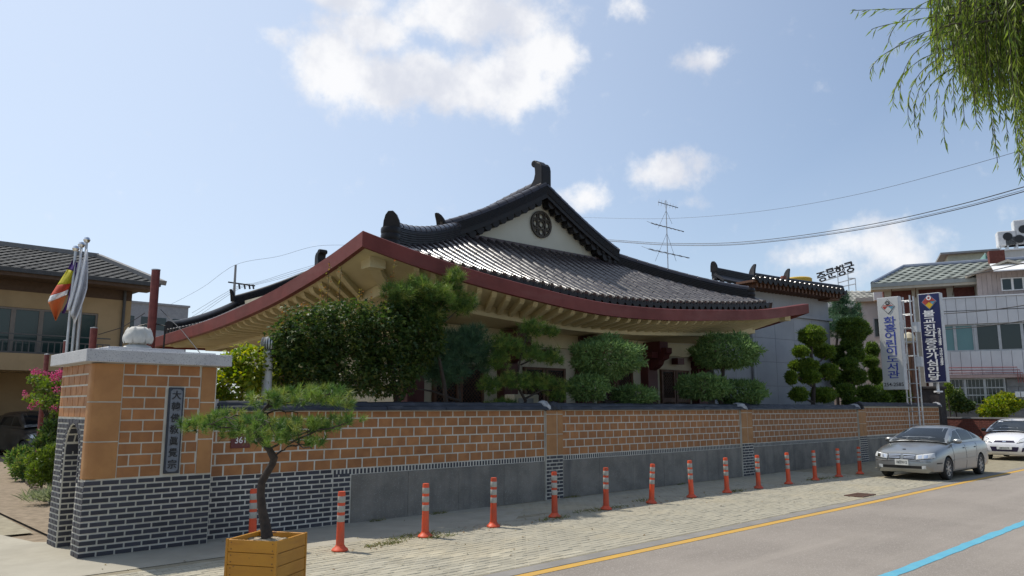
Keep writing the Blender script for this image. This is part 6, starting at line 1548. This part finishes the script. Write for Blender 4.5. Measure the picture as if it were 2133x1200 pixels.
# rooftop letter frame far away
fr_p = atD(1742, 575, 55); rs2 = empty('rooftop_sign_frame', (fr_p.x, fr_p.y, fr_p.z), R(-43.8), 'skeleton rooftop sign of dark letters seen from behind on a thin frame', 'rooftop sign')
sc_ = 55/1605
def RS(px, py): return ((px-1742)*sc_, 0, -(py-575)*sc_)
fb2 = MB()
for (a, b) in (((1705, 570), (1778, 546)), ((1708, 588), (1780, 566)), ((1745, 565), (1745, 612)), ((1767, 562), (1767, 612)), ((1782, 580), (1782, 612)), ((1745, 590), (1782, 580)), ((1767, 580), (1782, 580)), ((1745, 600), (1782, 592)), ((1735, 600), (1745, 600))): fb2.tube([RS(*a), RS(*b)], .035, 5)
fb2.build('frame', steel, rs2)
for c, px, py, sz in (('증', 1711, 578, .80), ('문', 1731, 570, .80), ('행', 1752, 565, .85), ('궁', 1772, 557, .85)):
    link('letter', text_mesh(c, sz, .04, .02, mat('letter_dark', (.035, .03, .03), .6) if 'letter_dark' not in MATS else MATS['letter_dark']), rs2, Matrix.Translation(RS(px, py)) @ Matrix.Rotation(R(90), 4, 'X') @ Matrix.Rotation(R(16), 4, 'Z'))
sb = atD(1742, 640, 56); sbo = empty('sign_building', (sb.x, sb.y, 0), R(-43.8), 'far building under the rooftop letters, mostly behind the annex roof', 'building'); MB().box((-4, .5, 0), (3.5, 8, atD(1742, 612, 56).z)).build('wall', wall2, sbo); MB().box((-4.1, .4, atD(1742, 612, 56).z), (3.6, 8.1, atD(1742, 609, 56).z)).build('parapet', white, sbo)
yt = atD(1662, 582, 45); yo = empty('water_tank', (yt.x, yt.y, 0), 0, 'yellow water tank showing above the annex ridge', 'tank'); MB().lathe([(.0, 0), (.75, 0), (.8, .1), (.8, yt.z-.25), (.8, yt.z), (.72, yt.z+.06), (0, yt.z+.06)], 20).build('tank', mat('tank_yellow', (.55, .36, .03), .6), yo, smooth=True)
MB().lathe([(.0, 0), (.35, 0), (.35, .06), (0, .08)], 16, M=Matrix.Translation((0, 0, yt.z+.06))).build('lid', MATS['tank_yellow'], yo)
# shrubs before the white building
def bush(px, py, rx, ry, d, m, label, n, sz, name='shrub', extra=()):
    c = atD(px, py, d); base = Vector((c.x, c.y, 0)); s = d/1585
    bl_ = [(np.array((0, 0, c.z)), (rx*s, rx*s*.7, ry*s))] + [(np.array(atD(a, b, d+e)-base), (r1*s, r1*s*.8, r2*s)) for a, b, r1, r2, e in extra]
    t = empty(name, base, 0, label, 'shrub', None)
    MB().tube([(0, 0, 0), (0.02, 0, c.z*.5), (0, .03, c.z)], [.05, .035, .015], 7).build('stem', bark, t)
    P, N_ = blob_points(bl_, n, .4); P[:, 2] = np.maximum(P[:, 2], .02)
    scatter('leaves', P, N_*.6+unit(len(P))*.8+np.array((0, 0, .2)), sz*(.6+.8*rng.random(len(P))), *LEAF, m, t, width=sz*1.3)
    return t, base, bl_
bush(2085, 845, 40, 22, 35, m_broad, 'yellow green bush in front of the white building beside the hatchback', 3200, .13, 'bush', [(2060, 858, 26, 14, 0), (2110, 842, 22, 12, 0), (2095, 828, 18, 10, 0)])
bush(1990, 835, 26, 24, 35.6, m_maple, 'dark ragged shrub by the ground floor windows', 1800, .13, 'bush', [(2010, 845, 22, 12, 0)])
bush(1975, 812, 10, 14, 35.2, m_hedge, 'small light green rose bush beside the navy signboard post', 420, .11, 'bush')

# ---------------------------------------------------------------- left side: beige house, flags, posts, planting
HY = 38.5; hc = atY(267, 720, HY); hsx = hc.x
hs = empty('beige_house', (hsx, HY, 0), 0, 'beige two storey house with dark tiled roof and balcony railing', 'house')
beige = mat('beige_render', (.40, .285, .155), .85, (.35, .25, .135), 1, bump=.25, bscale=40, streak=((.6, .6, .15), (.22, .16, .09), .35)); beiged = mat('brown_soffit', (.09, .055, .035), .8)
def h(px, py, Y=HY): p = atY(px, py, Y); return (p.x-hsx, Y-HY, p.z)
zeav = h(280, 594, HY-1.1)[2]; zs1 = h(100, 741)[2]; zs0 = h(100, 775)[2]; HWd = 14
wz1, wz0 = h(100, 645)[2], h(100, 740)[2]; wxr = h(203, 680)[0]
b = MB(); b.box((wxr, 0, zs0), (0, 9, zeav)); b.box((-HWd, 0, wz1), (wxr, 9, zeav)); b.box((-HWd, .9, zs0), (wxr, 9, wz1)); b.build('wall', beige, hs)
MB().box((-HWd, 2.2, 0), (-.4, 9, zs0)).build('lower_wall', beige, hs)
MB().box((-HWd, -1.0, zs0), (-1.0, .0, zs1)).build('balcony_slab', beige, hs)
for k in range(4): MB().box((-2.2-k*3.6, -.8, 0), (-1.8-k*3.6, -.4, zs0)).build('pillar', beige, hs)
fr = mat('bronze_frame', (.20, .17, .14), .5); xs = [wxr, h(165, 680)[0], h(85, 680)[0], h(26, 680)[0], h(-60, 680)[0], h(-140, 680)[0]]
hg = glassmat('green_house_glass', (.012, .04, .038), .12)
for a_, b_ in zip(xs[1:], xs[:-1]):
    f_ = MB(); t = .09; f_.box((a_, .05, wz0), (a_+t, .2, wz1)); f_.box((b_-t, .05, wz0), (b_, .2, wz1)); f_.box((a_+t, .05, wz1-t), (b_-t, .2, wz1)); f_.box((a_+t, .05, wz0), (b_-t, .2, wz0+t)); q = f_.build('window', fr, hs); MB().box((a_+t, .1, wz0+t), (b_-t, .13, wz1-t)).build('pane', hg, q)
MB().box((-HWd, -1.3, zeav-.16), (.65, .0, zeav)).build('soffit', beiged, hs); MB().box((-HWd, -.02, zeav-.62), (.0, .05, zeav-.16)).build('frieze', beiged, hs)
MB().box((-HWd, -1.42, zeav), (.8, -1.28, zeav+.18)).build('gutter', mat('dark_gutter', (.05, .05, .05), .5), hs); MB().tube([(-.35, -.1, zeav), (-.35, -.1, 0)], .07, 8).build('downpipe', MATS['dark_gutter'], hs)
rdz = h(120, 527, HY+4)[2]-zeav; ry = 4.0; hip_x = h(203, 540, HY+4)[0]
und = MATS['tile_underlay']
MB().add([(-HWd, -1.35, zeav+.1), (.85, -1.35, zeav+.1), (hip_x, ry, zeav+rdz), (-HWd, ry, zeav+rdz), (.85, 9, zeav+.1)], [(0, 1, 2, 3), (1, 4, 2)]).build('roof', und, hs); rfo = hs.children[-1] if False else [c for c in bpy.data.objects if c.parent == hs and c.name.startswith('roof')][0]
ht = mat('charcoal_house_tile', (.075, .076, .074), .85, (.05, .05, .05), 3, orand=.4, spec=.2); htm = wave_tile().mesh('roof_tile', ht, True, False); tt = []
slv = Vector((0, ry+1.35, rdz-.1)); NR2 = 13; cw = .42
for j in range(NR2):
    v = (j+.5)/NR2; xr_ = .8+(hip_x-.8)*v; x = xr_-.2
    while x > -9.5: c = Vector((x, -1.35+(ry+1.35)*v, zeav+.1+(rdz-.1)*v+.05)); tt.append(frame(c, c-slv) @ Matrix.Diagonal((slv.length/NR2*1.1, cw, .55, 1))); x -= cw
emit(rfo, 'roof_tile', tt, ht, 300, htm)
MB().bar((.9, -1.4, zeav+.2), (hip_x, ry, zeav+rdz+.1), .35, .22).build('hip_cap', mat('grey_cap', (.22, .21, .20), .7), hs); MB().bar((-HWd, ry, zeav+rdz+.1), (hip_x, ry, zeav+rdz+.1), .35, .22).build('ridge_cap', MATS['grey_cap'], hs)
dsteel = mat('dark_steel', (.09, .09, .085), .5); rl = MB(); zr0, zr1 = zs1+.05, h(100, 699, HY-.9)[2]
rail = empty('balcony_railing', (hsx, HY-.9, 0), 0, 'thin steel railing along the balcony of the beige house', 'railing')
for z in (zr0, zr1, zr1-.28): MB().bar((-HWd, 0, z), (-1.05, 0, z), .06, .05).build('rail', dsteel, rail)
x = -1.1; 
while x > -HWd: MB().box((x-.02, -.015, zr0+.03), (x+.02, .015, zr1-.30)).build('baluster', dsteel, rail); x -= .24
gb = atD(322, 660, 60); gbo = empty('grey_building', (gb.x, gb.y, 0), R(0), 'plain grey building far behind the red pole', 'building'); s = 60/1605
MB().box((-2.4, 0, 0), (2.6, 6, atD(322, 635, 60).z)).build('wall', mat('far_grey', (.30, .31, .33), .8), gbo); MB().box((-2.5, -.1, atD(322, 635, 60).z), (2.7, 6.1, atD(322, 631, 60).z)).build('parapet', MATS['far_grey'], gbo)
for k in range(4): MB().box((-2.2+k*1.2, -.02, 8), (-1.5+k*1.2, .0, 9)).build('window', glz, gbo)
# flagpoles and flags
FD = 15.6
for i, (tx, ty, bx_) in enumerate(((158, 518, 143), (170, 510, 152), (181, 500, 160))):
    top = atD(tx, ty, FD+i*.1); f_ = empty('flagpole', (top.x, top.y, 0), 0, ['silver flagpole carrying the striped flag', 'middle silver flagpole, between the two outer ones', 'tallest silver flagpole carrying a white flag'][i], 'flagpole', 'flagpoles behind the gate pillar')
    MB().tube([(0, 0, 0), (0, 0, top.z-.05)], .026, 10).build('pole', steel, f_, smooth=True); MB().lathe([(0, -.07), (.05, -.05), (.07, 0), (.05, .05), (0, .07)], 14, M=Matrix.Translation((0, 0, top.z))).build('ball', chrome, f_, smooth=True)
def cloth(name, label, corners, d, stripes, folds, amp):
    """corners: hoist top, hoist bottom, fly bottom, fly top; stripes: list of (fraction, material) across from top edge"""
    A, B, C, D_ = [atD(x, y, d) for x, y in corners]; base = A.copy()
    t = empty(name, base, 0, label, 'flag', 'flags behind the gate pillar'); f0 = 0
    hd = Vector((math.cos(HEAD), math.sin(HEAD), 0))
    for (f1, m) in stripes:
        g_ = []
        for j in range(7):
            v = f0+(f1-f0)*j/6; row = []
            for i in range(15):
                u = i/14; p = A.lerp(D_, u).lerp(B.lerp(C, u), v)
                row.append(p-base+hd*(amp*math.sin(folds*v*math.pi+u*2.2)*(.3+u))+RTv*(.03*math.sin(u*9+v*5)))
            g_.append(row)
        b = MB(); b.loft(g_, closed=False); o = b.build('stripe' if len(stripes) > 1 else 'cloth', m, t, smooth=True); md = o.modifiers.new('s', 'SOLIDIFY'); md.thickness = .006; f0 = f1
    return t
def clothm(n, c): 
    m = mat(n, c, .8, tuple(x*.9 for x in c), 8); nt = NT(m.node_tree); bs_ = [x for x in nt.n if x.type == 'BSDF_PRINCIPLED'][0]; out = [x for x in nt.n if x.type == 'OUTPUT_MATERIAL'][0]
    tr = nt.new('ShaderNodeBsdfTranslucent', i_0=c); mx = nt.new('ShaderNodeMixShader', i_0=.35, i_1=bs_.outputs[0], i_2=tr.outputs[0]); nt.l.new(mx.outputs[0], out.inputs[0]); return m
cv, cy_, cr_, cwh, cor = clothm('cloth_violet', (.09, .04, .22)), clothm('cloth_yellow', (.55, .50, .03)), clothm('cloth_red', (.55, .09, .05)), clothm('cloth_white', (.80, .81, .84)), clothm('cloth_orange', (.62, .20, .06))
# the striped flag hangs folded: its bands run from the fly edge up to the hoist
cloth('striped_flag', 'drooping flag of violet, yellow, red, white and orange bands', [(157, 534), (150, 604), (116, 668), (100, 628)], FD-.05, [(.001, cv)], 2, .05) if False else None
sf_b = atD(157, 534, FD); sf = empty('striped_flag', sf_b, 0, 'drooping flag of violet, yellow, red, white and orange bands', 'flag', 'flags behind the gate pillar')
outer = [(157, 533), (140, 562), (122, 590), (106, 615), (100, 628), (108, 650), (115, 668)]; inner = [(157, 545), (153, 566), (148, 588), (143, 602), (140, 612), (130, 640), (118, 667)]
def edge(pts, t): k = t*(len(pts)-1); i = min(int(k), len(pts)-2); f = k-i; return (pts[i][0]+(pts[i+1][0]-pts[i][0])*f, pts[i][1]+(pts[i+1][1]-pts[i][1])*f)
hd = Vector((math.cos(HEAD), math.sin(HEAD), 0))
def band(t0, t1, u0, u1, m, dd=0):
    rows = []
    for j in range(7):
        t = t0+(t1-t0)*j/6; a, c = edge(outer, t), edge(inner, t); rows.append([atD(a[0]+(c[0]-a[0])*u, a[1]+(c[1]-a[1])*u+6*(1-u)*0, FD+dd+.06*math.sin(u*5+t*6))-sf_b for u in lin(u0, u1, 6)])
    b = MB(); b.loft(rows, closed=False); o = b.build('stripe', m, sf, smooth=True); o.modifiers.new('s', 'SOLIDIFY').thickness = .006
for (a, b_, m) in ((0, .16, cv), (.16, .36, cy_), (.36, .52, cr_), (.52, .68, cwh), (.68, 1, cor)): band(a, b_, 0, 1, m)
rows = [[atD(x+dx, y+dy, FD+.03+.02*math.sin(y))-sf_b for dx, dy in ((0, 0), (3, 1), (6, 2))] for x, y in ((156, 545), (152, 575), (146, 605), (140, 630), (128, 652))]; b = MB(); b.loft(rows, closed=False); b.build('stripe', cv, sf, smooth=True).modifiers.new('s', 'SOLIDIFY').thickness = .006
wfb = atD(181, 520, FD-.08); wf_ = empty('white_flag', wfb, 0, 'limp white flag hanging in folds from the tallest pole', 'flag', 'flags behind the gate pillar')
lf = [(179, 520), (168, 556), (156, 600), (147, 638), (146, 652)]; rt_ = [(183, 520), (184, 560), (182, 600), (176, 622), (156, 676)]
rows = []
for j in range(15):
    t = j/14; a, c = edge(lf, t), edge(rt_, t); rows.append([atD(a[0]+(c[0]-a[0])*u, a[1]+(c[1]-a[1])*u, FD-.08+.12*math.sin(u*9+t*2)*min(1, t*2))-wfb for u in lin(0, 1, 14)])
b = MB(); b.loft(rows, closed=False); b.build('cloth', cwh, wf_, smooth=True).modifiers.new('s', 'SOLIDIFY').thickness = .006
w2b = atD(170, 520, FD-.02); w2 = empty('white_flag', w2b, 0, 'second limp white flag, partly behind the other on the middle pole', 'flag', 'flags behind the gate pillar')
rows = []
lf2 = [(169, 520), (160, 560), (150, 590), (142, 625), (138, 645)]; rt2 = [(171, 520), (170, 560), (166, 600), (160, 630), (150, 650)]
for j in range(11):
    t = j/10; a, c = edge(lf2, t), edge(rt2, t); rows.append([atD(a[0]+(c[0]-a[0])*u, a[1]+(c[1]-a[1])*u, FD-.02+.10*math.sin(u*8+t*2)*min(1, t*2))-w2b for u in lin(0, 1, 12)])
b = MB(); b.loft(rows, closed=False); b.build('cloth', cwh, w2, smooth=True).modifiers.new('s', 'SOLIDIFY').thickness = .006
# red posts
def post(px, py, d, r, label, h_=None):
    p = atD(px, py, d); t = empty('red_post', (p.x, p.y, 0), 0, label, 'post', 'red steel posts by the gate'); MB().tube([(0, 0, 0), (0, 0, p.z)], r, 14).build('shaft', rustred, t, smooth=True); MB().lathe([(0, 0), (r*1.06, 0), (r*1.06, .02), (0, .03)], 14, M=Matrix.Translation((0, 0, p.z))).build('cap', steel if r < .1 else rustred, t); return t, p
tp1, tpp = post(325, 563, 18.2, .098, 'tall thick red steel pole rising behind the lotus stone')
for s in (-1, 1):
    MB().tube([(s*.10*math.sin(HEAD), -s*.1*math.cos(HEAD), 3.9), (s*.32*math.sin(HEAD), -s*.32*math.cos(HEAD), 3.85), (s*.32*math.sin(HEAD), -s*.32*math.cos(HEAD), 3.2)], .02, 6).build('bracket', blackgl, tp1)
post(196, 684, 17.2, .075, 'short red post with steel cap behind the left end of the granite cap'); post(98, 739, 20, .06, 'thin red post standing in the pink flowering crape myrtle'); post(137, 711, 19, .05, 'thin red post between flagpoles and crape myrtle')
# cables
def cable(name, pts, r, label, group=None):
    P = [atD(*p) for p in pts]; base = P[0].copy(); o = MB().tube([p-base for p in P], r, 5).build(name, wirem); o.location = base; return tag(o, label, 'cable', group)
def smoothpts(pts, n=8):
    k = len(pts); xs = [p[0] for p in pts]; out = []
    for i in range((k-1)*n+1):
        x = xs[0]+(xs[-1]-xs[0])*i/((k-1)*n); srt = sorted(pts); out.append((x, interp([(p[0], p[1]) for p in srt], x), interp([(p[0], p[2]) for p in srt], x)))
    return out
cable('power_line', smoothpts([(1262, 499, 52), (1400, 507, 46), (1560, 503, 40), (1800, 470, 31), (2000, 426, 25), (2180, 376, 20)]), .016, 'uppermost of the heavy twin black cables sweeping up to the right edge', 'power lines over the street')
cable('power_line', smoothpts([(1262, 502, 52), (1400, 511, 46), (1560, 508, 40), (1800, 477, 31), (2000, 435, 25), (2180, 386, 20)]), .016, 'lower of the heavy twin black cables sweeping up to the right edge', 'power lines over the street')
cable('power_line', smoothpts([(1262, 501, 52.5), (1400, 509.5, 46.5), (1560, 506, 40.5), (1800, 474.5, 31.5), (2000, 432, 25.5), (2180, 382, 20.5)]), .008, 'thin cable running between the heavy twin black cables', 'power lines over the street')
cable('power_line', smoothpts([(1200, 453, 60), (1400, 455, 52), (1600, 438, 44), (1800, 402, 36), (2000, 350, 29), (2180, 298, 24)]), .009, 'thin high wire rising alone towards the willow', 'power lines over the street')
for (a, b_, lab) in (((1965, 582, 35.3), (2160, 541, 29), 'black wire crossing in front of the brick house'), ((1962, 654, 35.3), (2160, 632, 29), 'black wire crossing the middle of the white panels'), ((1966, 686, 35.3), (2160, 664, 29), 'black wire crossing the top of the dark windows'), ((1870, 607, 45), (1560, 612, 60), 'thin wire left of the white chimney')):
    cable('wire', [(a[0]+(b_[0]-a[0])*t, a[1]+(b_[1]-a[1])*t+3*math.sin(math.pi*t), a[2]+(b_[2]-a[2])*t) for t in lin(0, 1, 8)], .02, lab)
cable('wire', smoothpts([(340, 642, 90), (420, 600, 80), (490, 552, 70), (580, 534, 75), (665, 512, 80), (800, 514, 90)]), .013, 'thin wire running over the top of the far utility pole')
for k in range(3): cable('wire', smoothpts([(400, 668-k*8, 75), (500, 600-k*3, 70), (530, 594-k*2, 70), (600, 576-k*4, 75), (690, 548-k*3, 80)]), .014, ['lowest', 'middle', 'highest'][k]+' of three wires strung from the crossarm of the far pole')
cable('guy_wire', [(205, 697, 17.2), (255, 682, 17.6), (302, 652, 18.2)], .009, 'slack wire from the short red post to the tall pole')
cable('guy_wire', [(335, 645, 18.2), (380, 690, 17), (438, 762, 14.5)], .009, 'wire slanting down from the tall red pole across the cream eaves')
# far utility pole
up = atD(491, 552, 70); upo = empty('utility_pole', (up.x, up.y, 0), R(-43.8), 'far concrete utility pole with crossarm left of the hall roof', 'utility pole'); s = 70/1605
MB().tube([(0, 0, 0), (0, 0, up.z)], [.2, .1], 10).build('pole', mat('pole_concrete', (.30, .30, .30), .9), upo); zc = atD(491, 590, 70).z
MB().bar((-.6, 0, zc+.1), (1.9, 0, zc-.25), .12, .12).build('crossarm', blackgl, upo)
for x in (.4, .9, 1.35, 1.7): MB().tube([(x, 0, zc-.15*x/1.9), (x+.1, 0, zc-.55)], .08, 6).build('insulator', blackgl, upo)
# TV aerial behind the hip ridge
an = atD(1387, 420, 29); ano = empty('tv_aerial', (an.x, an.y, 0), R(-43.8), 'tall rooftop television aerial with three tiers of rods against the sky', 'aerial'); s = 29/1605
def AN(px, py, dy=0): return ((px-1387)*s, dy, an.z-(py-420)*s)
MB().tube([(0, 0, 3), (0, 0, an.z+.05)], .022, 6).build('mast', steel, ano)
for n_, (a, b_, k, ln) in enumerate((((1370, 421), (1413, 434), 7, .28), ((1353, 468), (1424, 487), 8, .55), ((1345, 525), (1434, 545), 6, .85))):
    bm2 = MB().tube([AN(*a), AN(*b_)], .016, 5).build('boom', blackgl, ano)
    for i in range(k):
        t = (i+.2)/k; c = Vector(AN(a[0]+(b_[0]-a[0])*t, a[1]+(b_[1]-a[1])*t)); v = Vector((.62, .75, -.03 if n_ else -.5)).normalized() if n_ != 0 else Vector((.2, .5, .8)).normalized()
        MB().tube([c-v*ln*(.7-.3*t), c+v*ln*(.7-.3*t)], .008, 4).build('rod', steel, bm2)
for (a, b_) in (((1387, 490), (1360, 552)), ((1387, 490), (1405, 552)), ((1387, 440), (1368, 480)), ((1387, 440), (1399, 470))): MB().tube([AN(*a), AN(*b_)], .006, 4).build('stay', wirem, ano)
# vent pipe with turbine
vp2 = atY(559, 735, 12.15); vpo = empty('vent_pipe', (vp2.x, 12.15, 0), 0, 'silver vent pipe with turbine cowl standing behind the wall', 'vent pipe')
MB().tube([(0, 0, 0), (0, 0, vp2.z+.02)], .082, 18).build('pipe', mat('silver_pipe', (.68, .69, .70), .45, (.60, .61, .62), 3), vpo, smooth=True); MB().lathe([(.088, -.03), (.088, .02), (.07, .05), (.0, .05)], 18, M=Matrix.Translation((0, 0, vp2.z))).build('collar', steel, vpo)
zt = vp2.z+.05
tbn = MB().lathe([(.05, 0), (.09, .05), (.10, .11), (.07, .2), (.03, .225), (0, .23)], 16, M=Matrix.Translation((0, 0, zt))).build('turbine_core', mat('turbine_dark', (.16, .16, .16), .5), vpo, smooth=True)
for k in range(18):
    th = 2*math.pi*k/18; b = MB(); rows = []
    for j in range(6): t = j/5; r = .085+.035*math.sin(math.pi*(.15+.75*t)); rows.append([((r+e)*math.cos(th+w0), (r+e)*math.sin(th+w0), zt+.01+.2*t) for w0, e in ((0, .0), (.16, .012))])
    b.loft(rows, closed=False); b.build('fin', steel, tbn).modifiers.new('s', 'SOLIDIFY').thickness = .003
# crape myrtle and hedge along the yard path
cmb = Vector((atD(100, 860, 18.5).x, atD(100, 860, 18.5).y, 0))
cm = empty('crape_myrtle', cmb, 0, 'crape myrtle with pink blossom clusters beside the gate pillar', 'flowering shrub')
st = MB()
for a, b_ in (((104, 900), (90, 800)), ((108, 900), (120, 790)), ((102, 880), (70, 825)), ((110, 880), (128, 830)), ((100, 870), (85, 845))): st.tube([Vector((0, 0, 0)), atD(*a, 18.5)-cmb, atD((a[0]+b_[0])/2, (a[1]+b_[1])/2-5, 18.5)-cmb, atD(*b_, 18.5)-cmb], [.03, .022, .015, .006], 6)
st.build('stem', bark, cm)
cl_ = [(78, 792, 22, 10), (110, 800, 24, 14), (128, 800, 18, 18), (70, 828, 20, 9), (100, 836, 30, 16), (130, 845, 18, 22), (120, 870, 24, 14), (88, 812, 16, 10)]
bl_ = [(np.array(atD(x, y, 18.5+.3*math.sin(x))-cmb), (a*18.5/1585, a*18.5/1585, b_*18.5/1585)) for x, y, a, b_ in cl_]
P, N_ = blob_points(bl_, 1900, .2); scatter('leaves', P, N_*.5+unit(len(P))+np.array((0, 0, -.1)), .075*(.6+.7*rng.random(len(P))), *LEAF, m_hedge, cm, width=.10)
fl = [(80, 775, 9, 5), (70, 775, 6, 5), (122, 780, 13, 9), (112, 787, 10, 6), (132, 776, 6, 5), (119, 810, 6, 6), (76, 841, 6, 6), (52, 822, 6, 5), (118, 850, 8, 5), (126, 853, 7, 5), (64, 848, 5, 3), (95, 778, 5, 4)]
bl_ = [(np.array(atD(x, y, 18.1)-cmb), (a*18/1585, a*18/1585, b_*18/1585)) for x, y, a, b_ in fl]
P, N_ = blob_points(bl_, 700, .2); P += rng.normal(size=P.shape)*.03; scatter('blossom', P, unit(len(P)), .04, *LEAF, m_pink, cm, width=.06)
def hedge(label, blobs, d, m, n, sz, name='hedge_shrub'):
    c = atD(blobs[0][0], blobs[0][1], d); base = Vector((c.x, c.y, 0)); t = empty(name, base, 0, label, 'shrub', 'shrubs along the yard path')
    bl_ = [(np.array(atD(x, y, d+e)-base), (rx*d/1585, rx*d/1585*.9, ry_*d/1585)) for x, y, rx, ry_, e in blobs]
    MB().tube([(0, 0, 0), (.03, .02, .25), (0, 0, .5)], [.03, .02, .01], 6).build('stem', bark, t)
    P, N_ = blob_points(bl_, n, .35); P[:, 2] = np.maximum(P[:, 2], .03); scatter('leaves', P, N_*.6+unit(len(P))*.7+np.array((0, 0, .45)), sz*(.6+.8*rng.random(len(P))), *LEAF, m, t, width=sz*.8)
hedge('feathery green hedge shrub at the path edge, furthest from the pillar', [(45, 955, 26, 22, 0), (60, 975, 28, 22, -1), (35, 965, 16, 16, 1)], 21.5, m_pine, 3200, .11)
hedge('rounded dark green shrub below the crape myrtle', [(110, 900, 22, 24, 0), (95, 925, 22, 18, -.4), (122, 930, 18, 30, 0)], 18, m_maple, 2400, .09)
hedge('yellow green leafy shrub next to the pillar arch', [(105, 955, 24, 26, 0), (85, 985, 26, 24, 0), (115, 985, 16, 26, 0), (70, 960, 16, 14, .5)], 17, m_hedge, 3000, .085)
gbp = atD(104, 1022, 15.6); gt = empty('grass_clump', (gbp.x, gbp.y, 0), 0, 'pale striped grass clump at the foot of the gate pillar', 'plant')
P = rng.normal(size=(420, 3))*np.array((.16, .16, 0))+np.array((0, 0, .08)); scatter('blades', P, unit(420)*np.array((1, 1, .3))+np.array((0, 0, .7)), .30+.1*rng.random(420), *LEAF, m_grassy, gt, width=.05)
kb = atZ(113, 1050); ko = empty('kerb_block', (kb.x, kb.y, 0), R(80), 'small grey concrete block ending the flower bed edge', 'kerb block'); bevel(MB().box((-.05, -.14, 0), (.55, .1, .2)).build('block', concrete_g, ko), .012); bevel(MB().box((.56, -.14, 0), (1.6, .1, .17)).build('edging', concrete_g, ko), .012)
# stones along the hedge foot
es = []
for k in range(26):
    t = k/26; p = atZ(98-78*t**.8, 1046-84*t**.85); es.append(Matrix.Translation((p.x, p.y, .03)) @ Matrix.Rotation(k*1.3, 4, 'Z') @ Matrix.Diagonal((.16, .10, .12, 1)))
bd_ = empty('bed_edging', (0, 0, 0), 0, 'row of rough edging stones along the hedge by the yard path', 'edging'); emit(bd_, 'stone', es, mat('edging_stone', (.22, .17, .12), .9, (.15, .11, .08), 9, bump=.5, orand=.5), 100)
# AC unit behind the wall and the sprig on the white sign
acp = atY(1137, 832, 12.0); aco = empty('wall_air_conditioner', (acp.x, 12.6, 0), 0, 'cream air conditioner box half hidden behind the wall by the pine', 'air conditioner'); bevel(MB().box((-.4, 0, 0), (.4, .35, acp.z+.12)).build('casing', creamw, aco), .03); MB().box((-.28, -.012, acp.z-.08), (.2, .0, acp.z+.03)).build('vent', MATS['slab_grey'], aco)
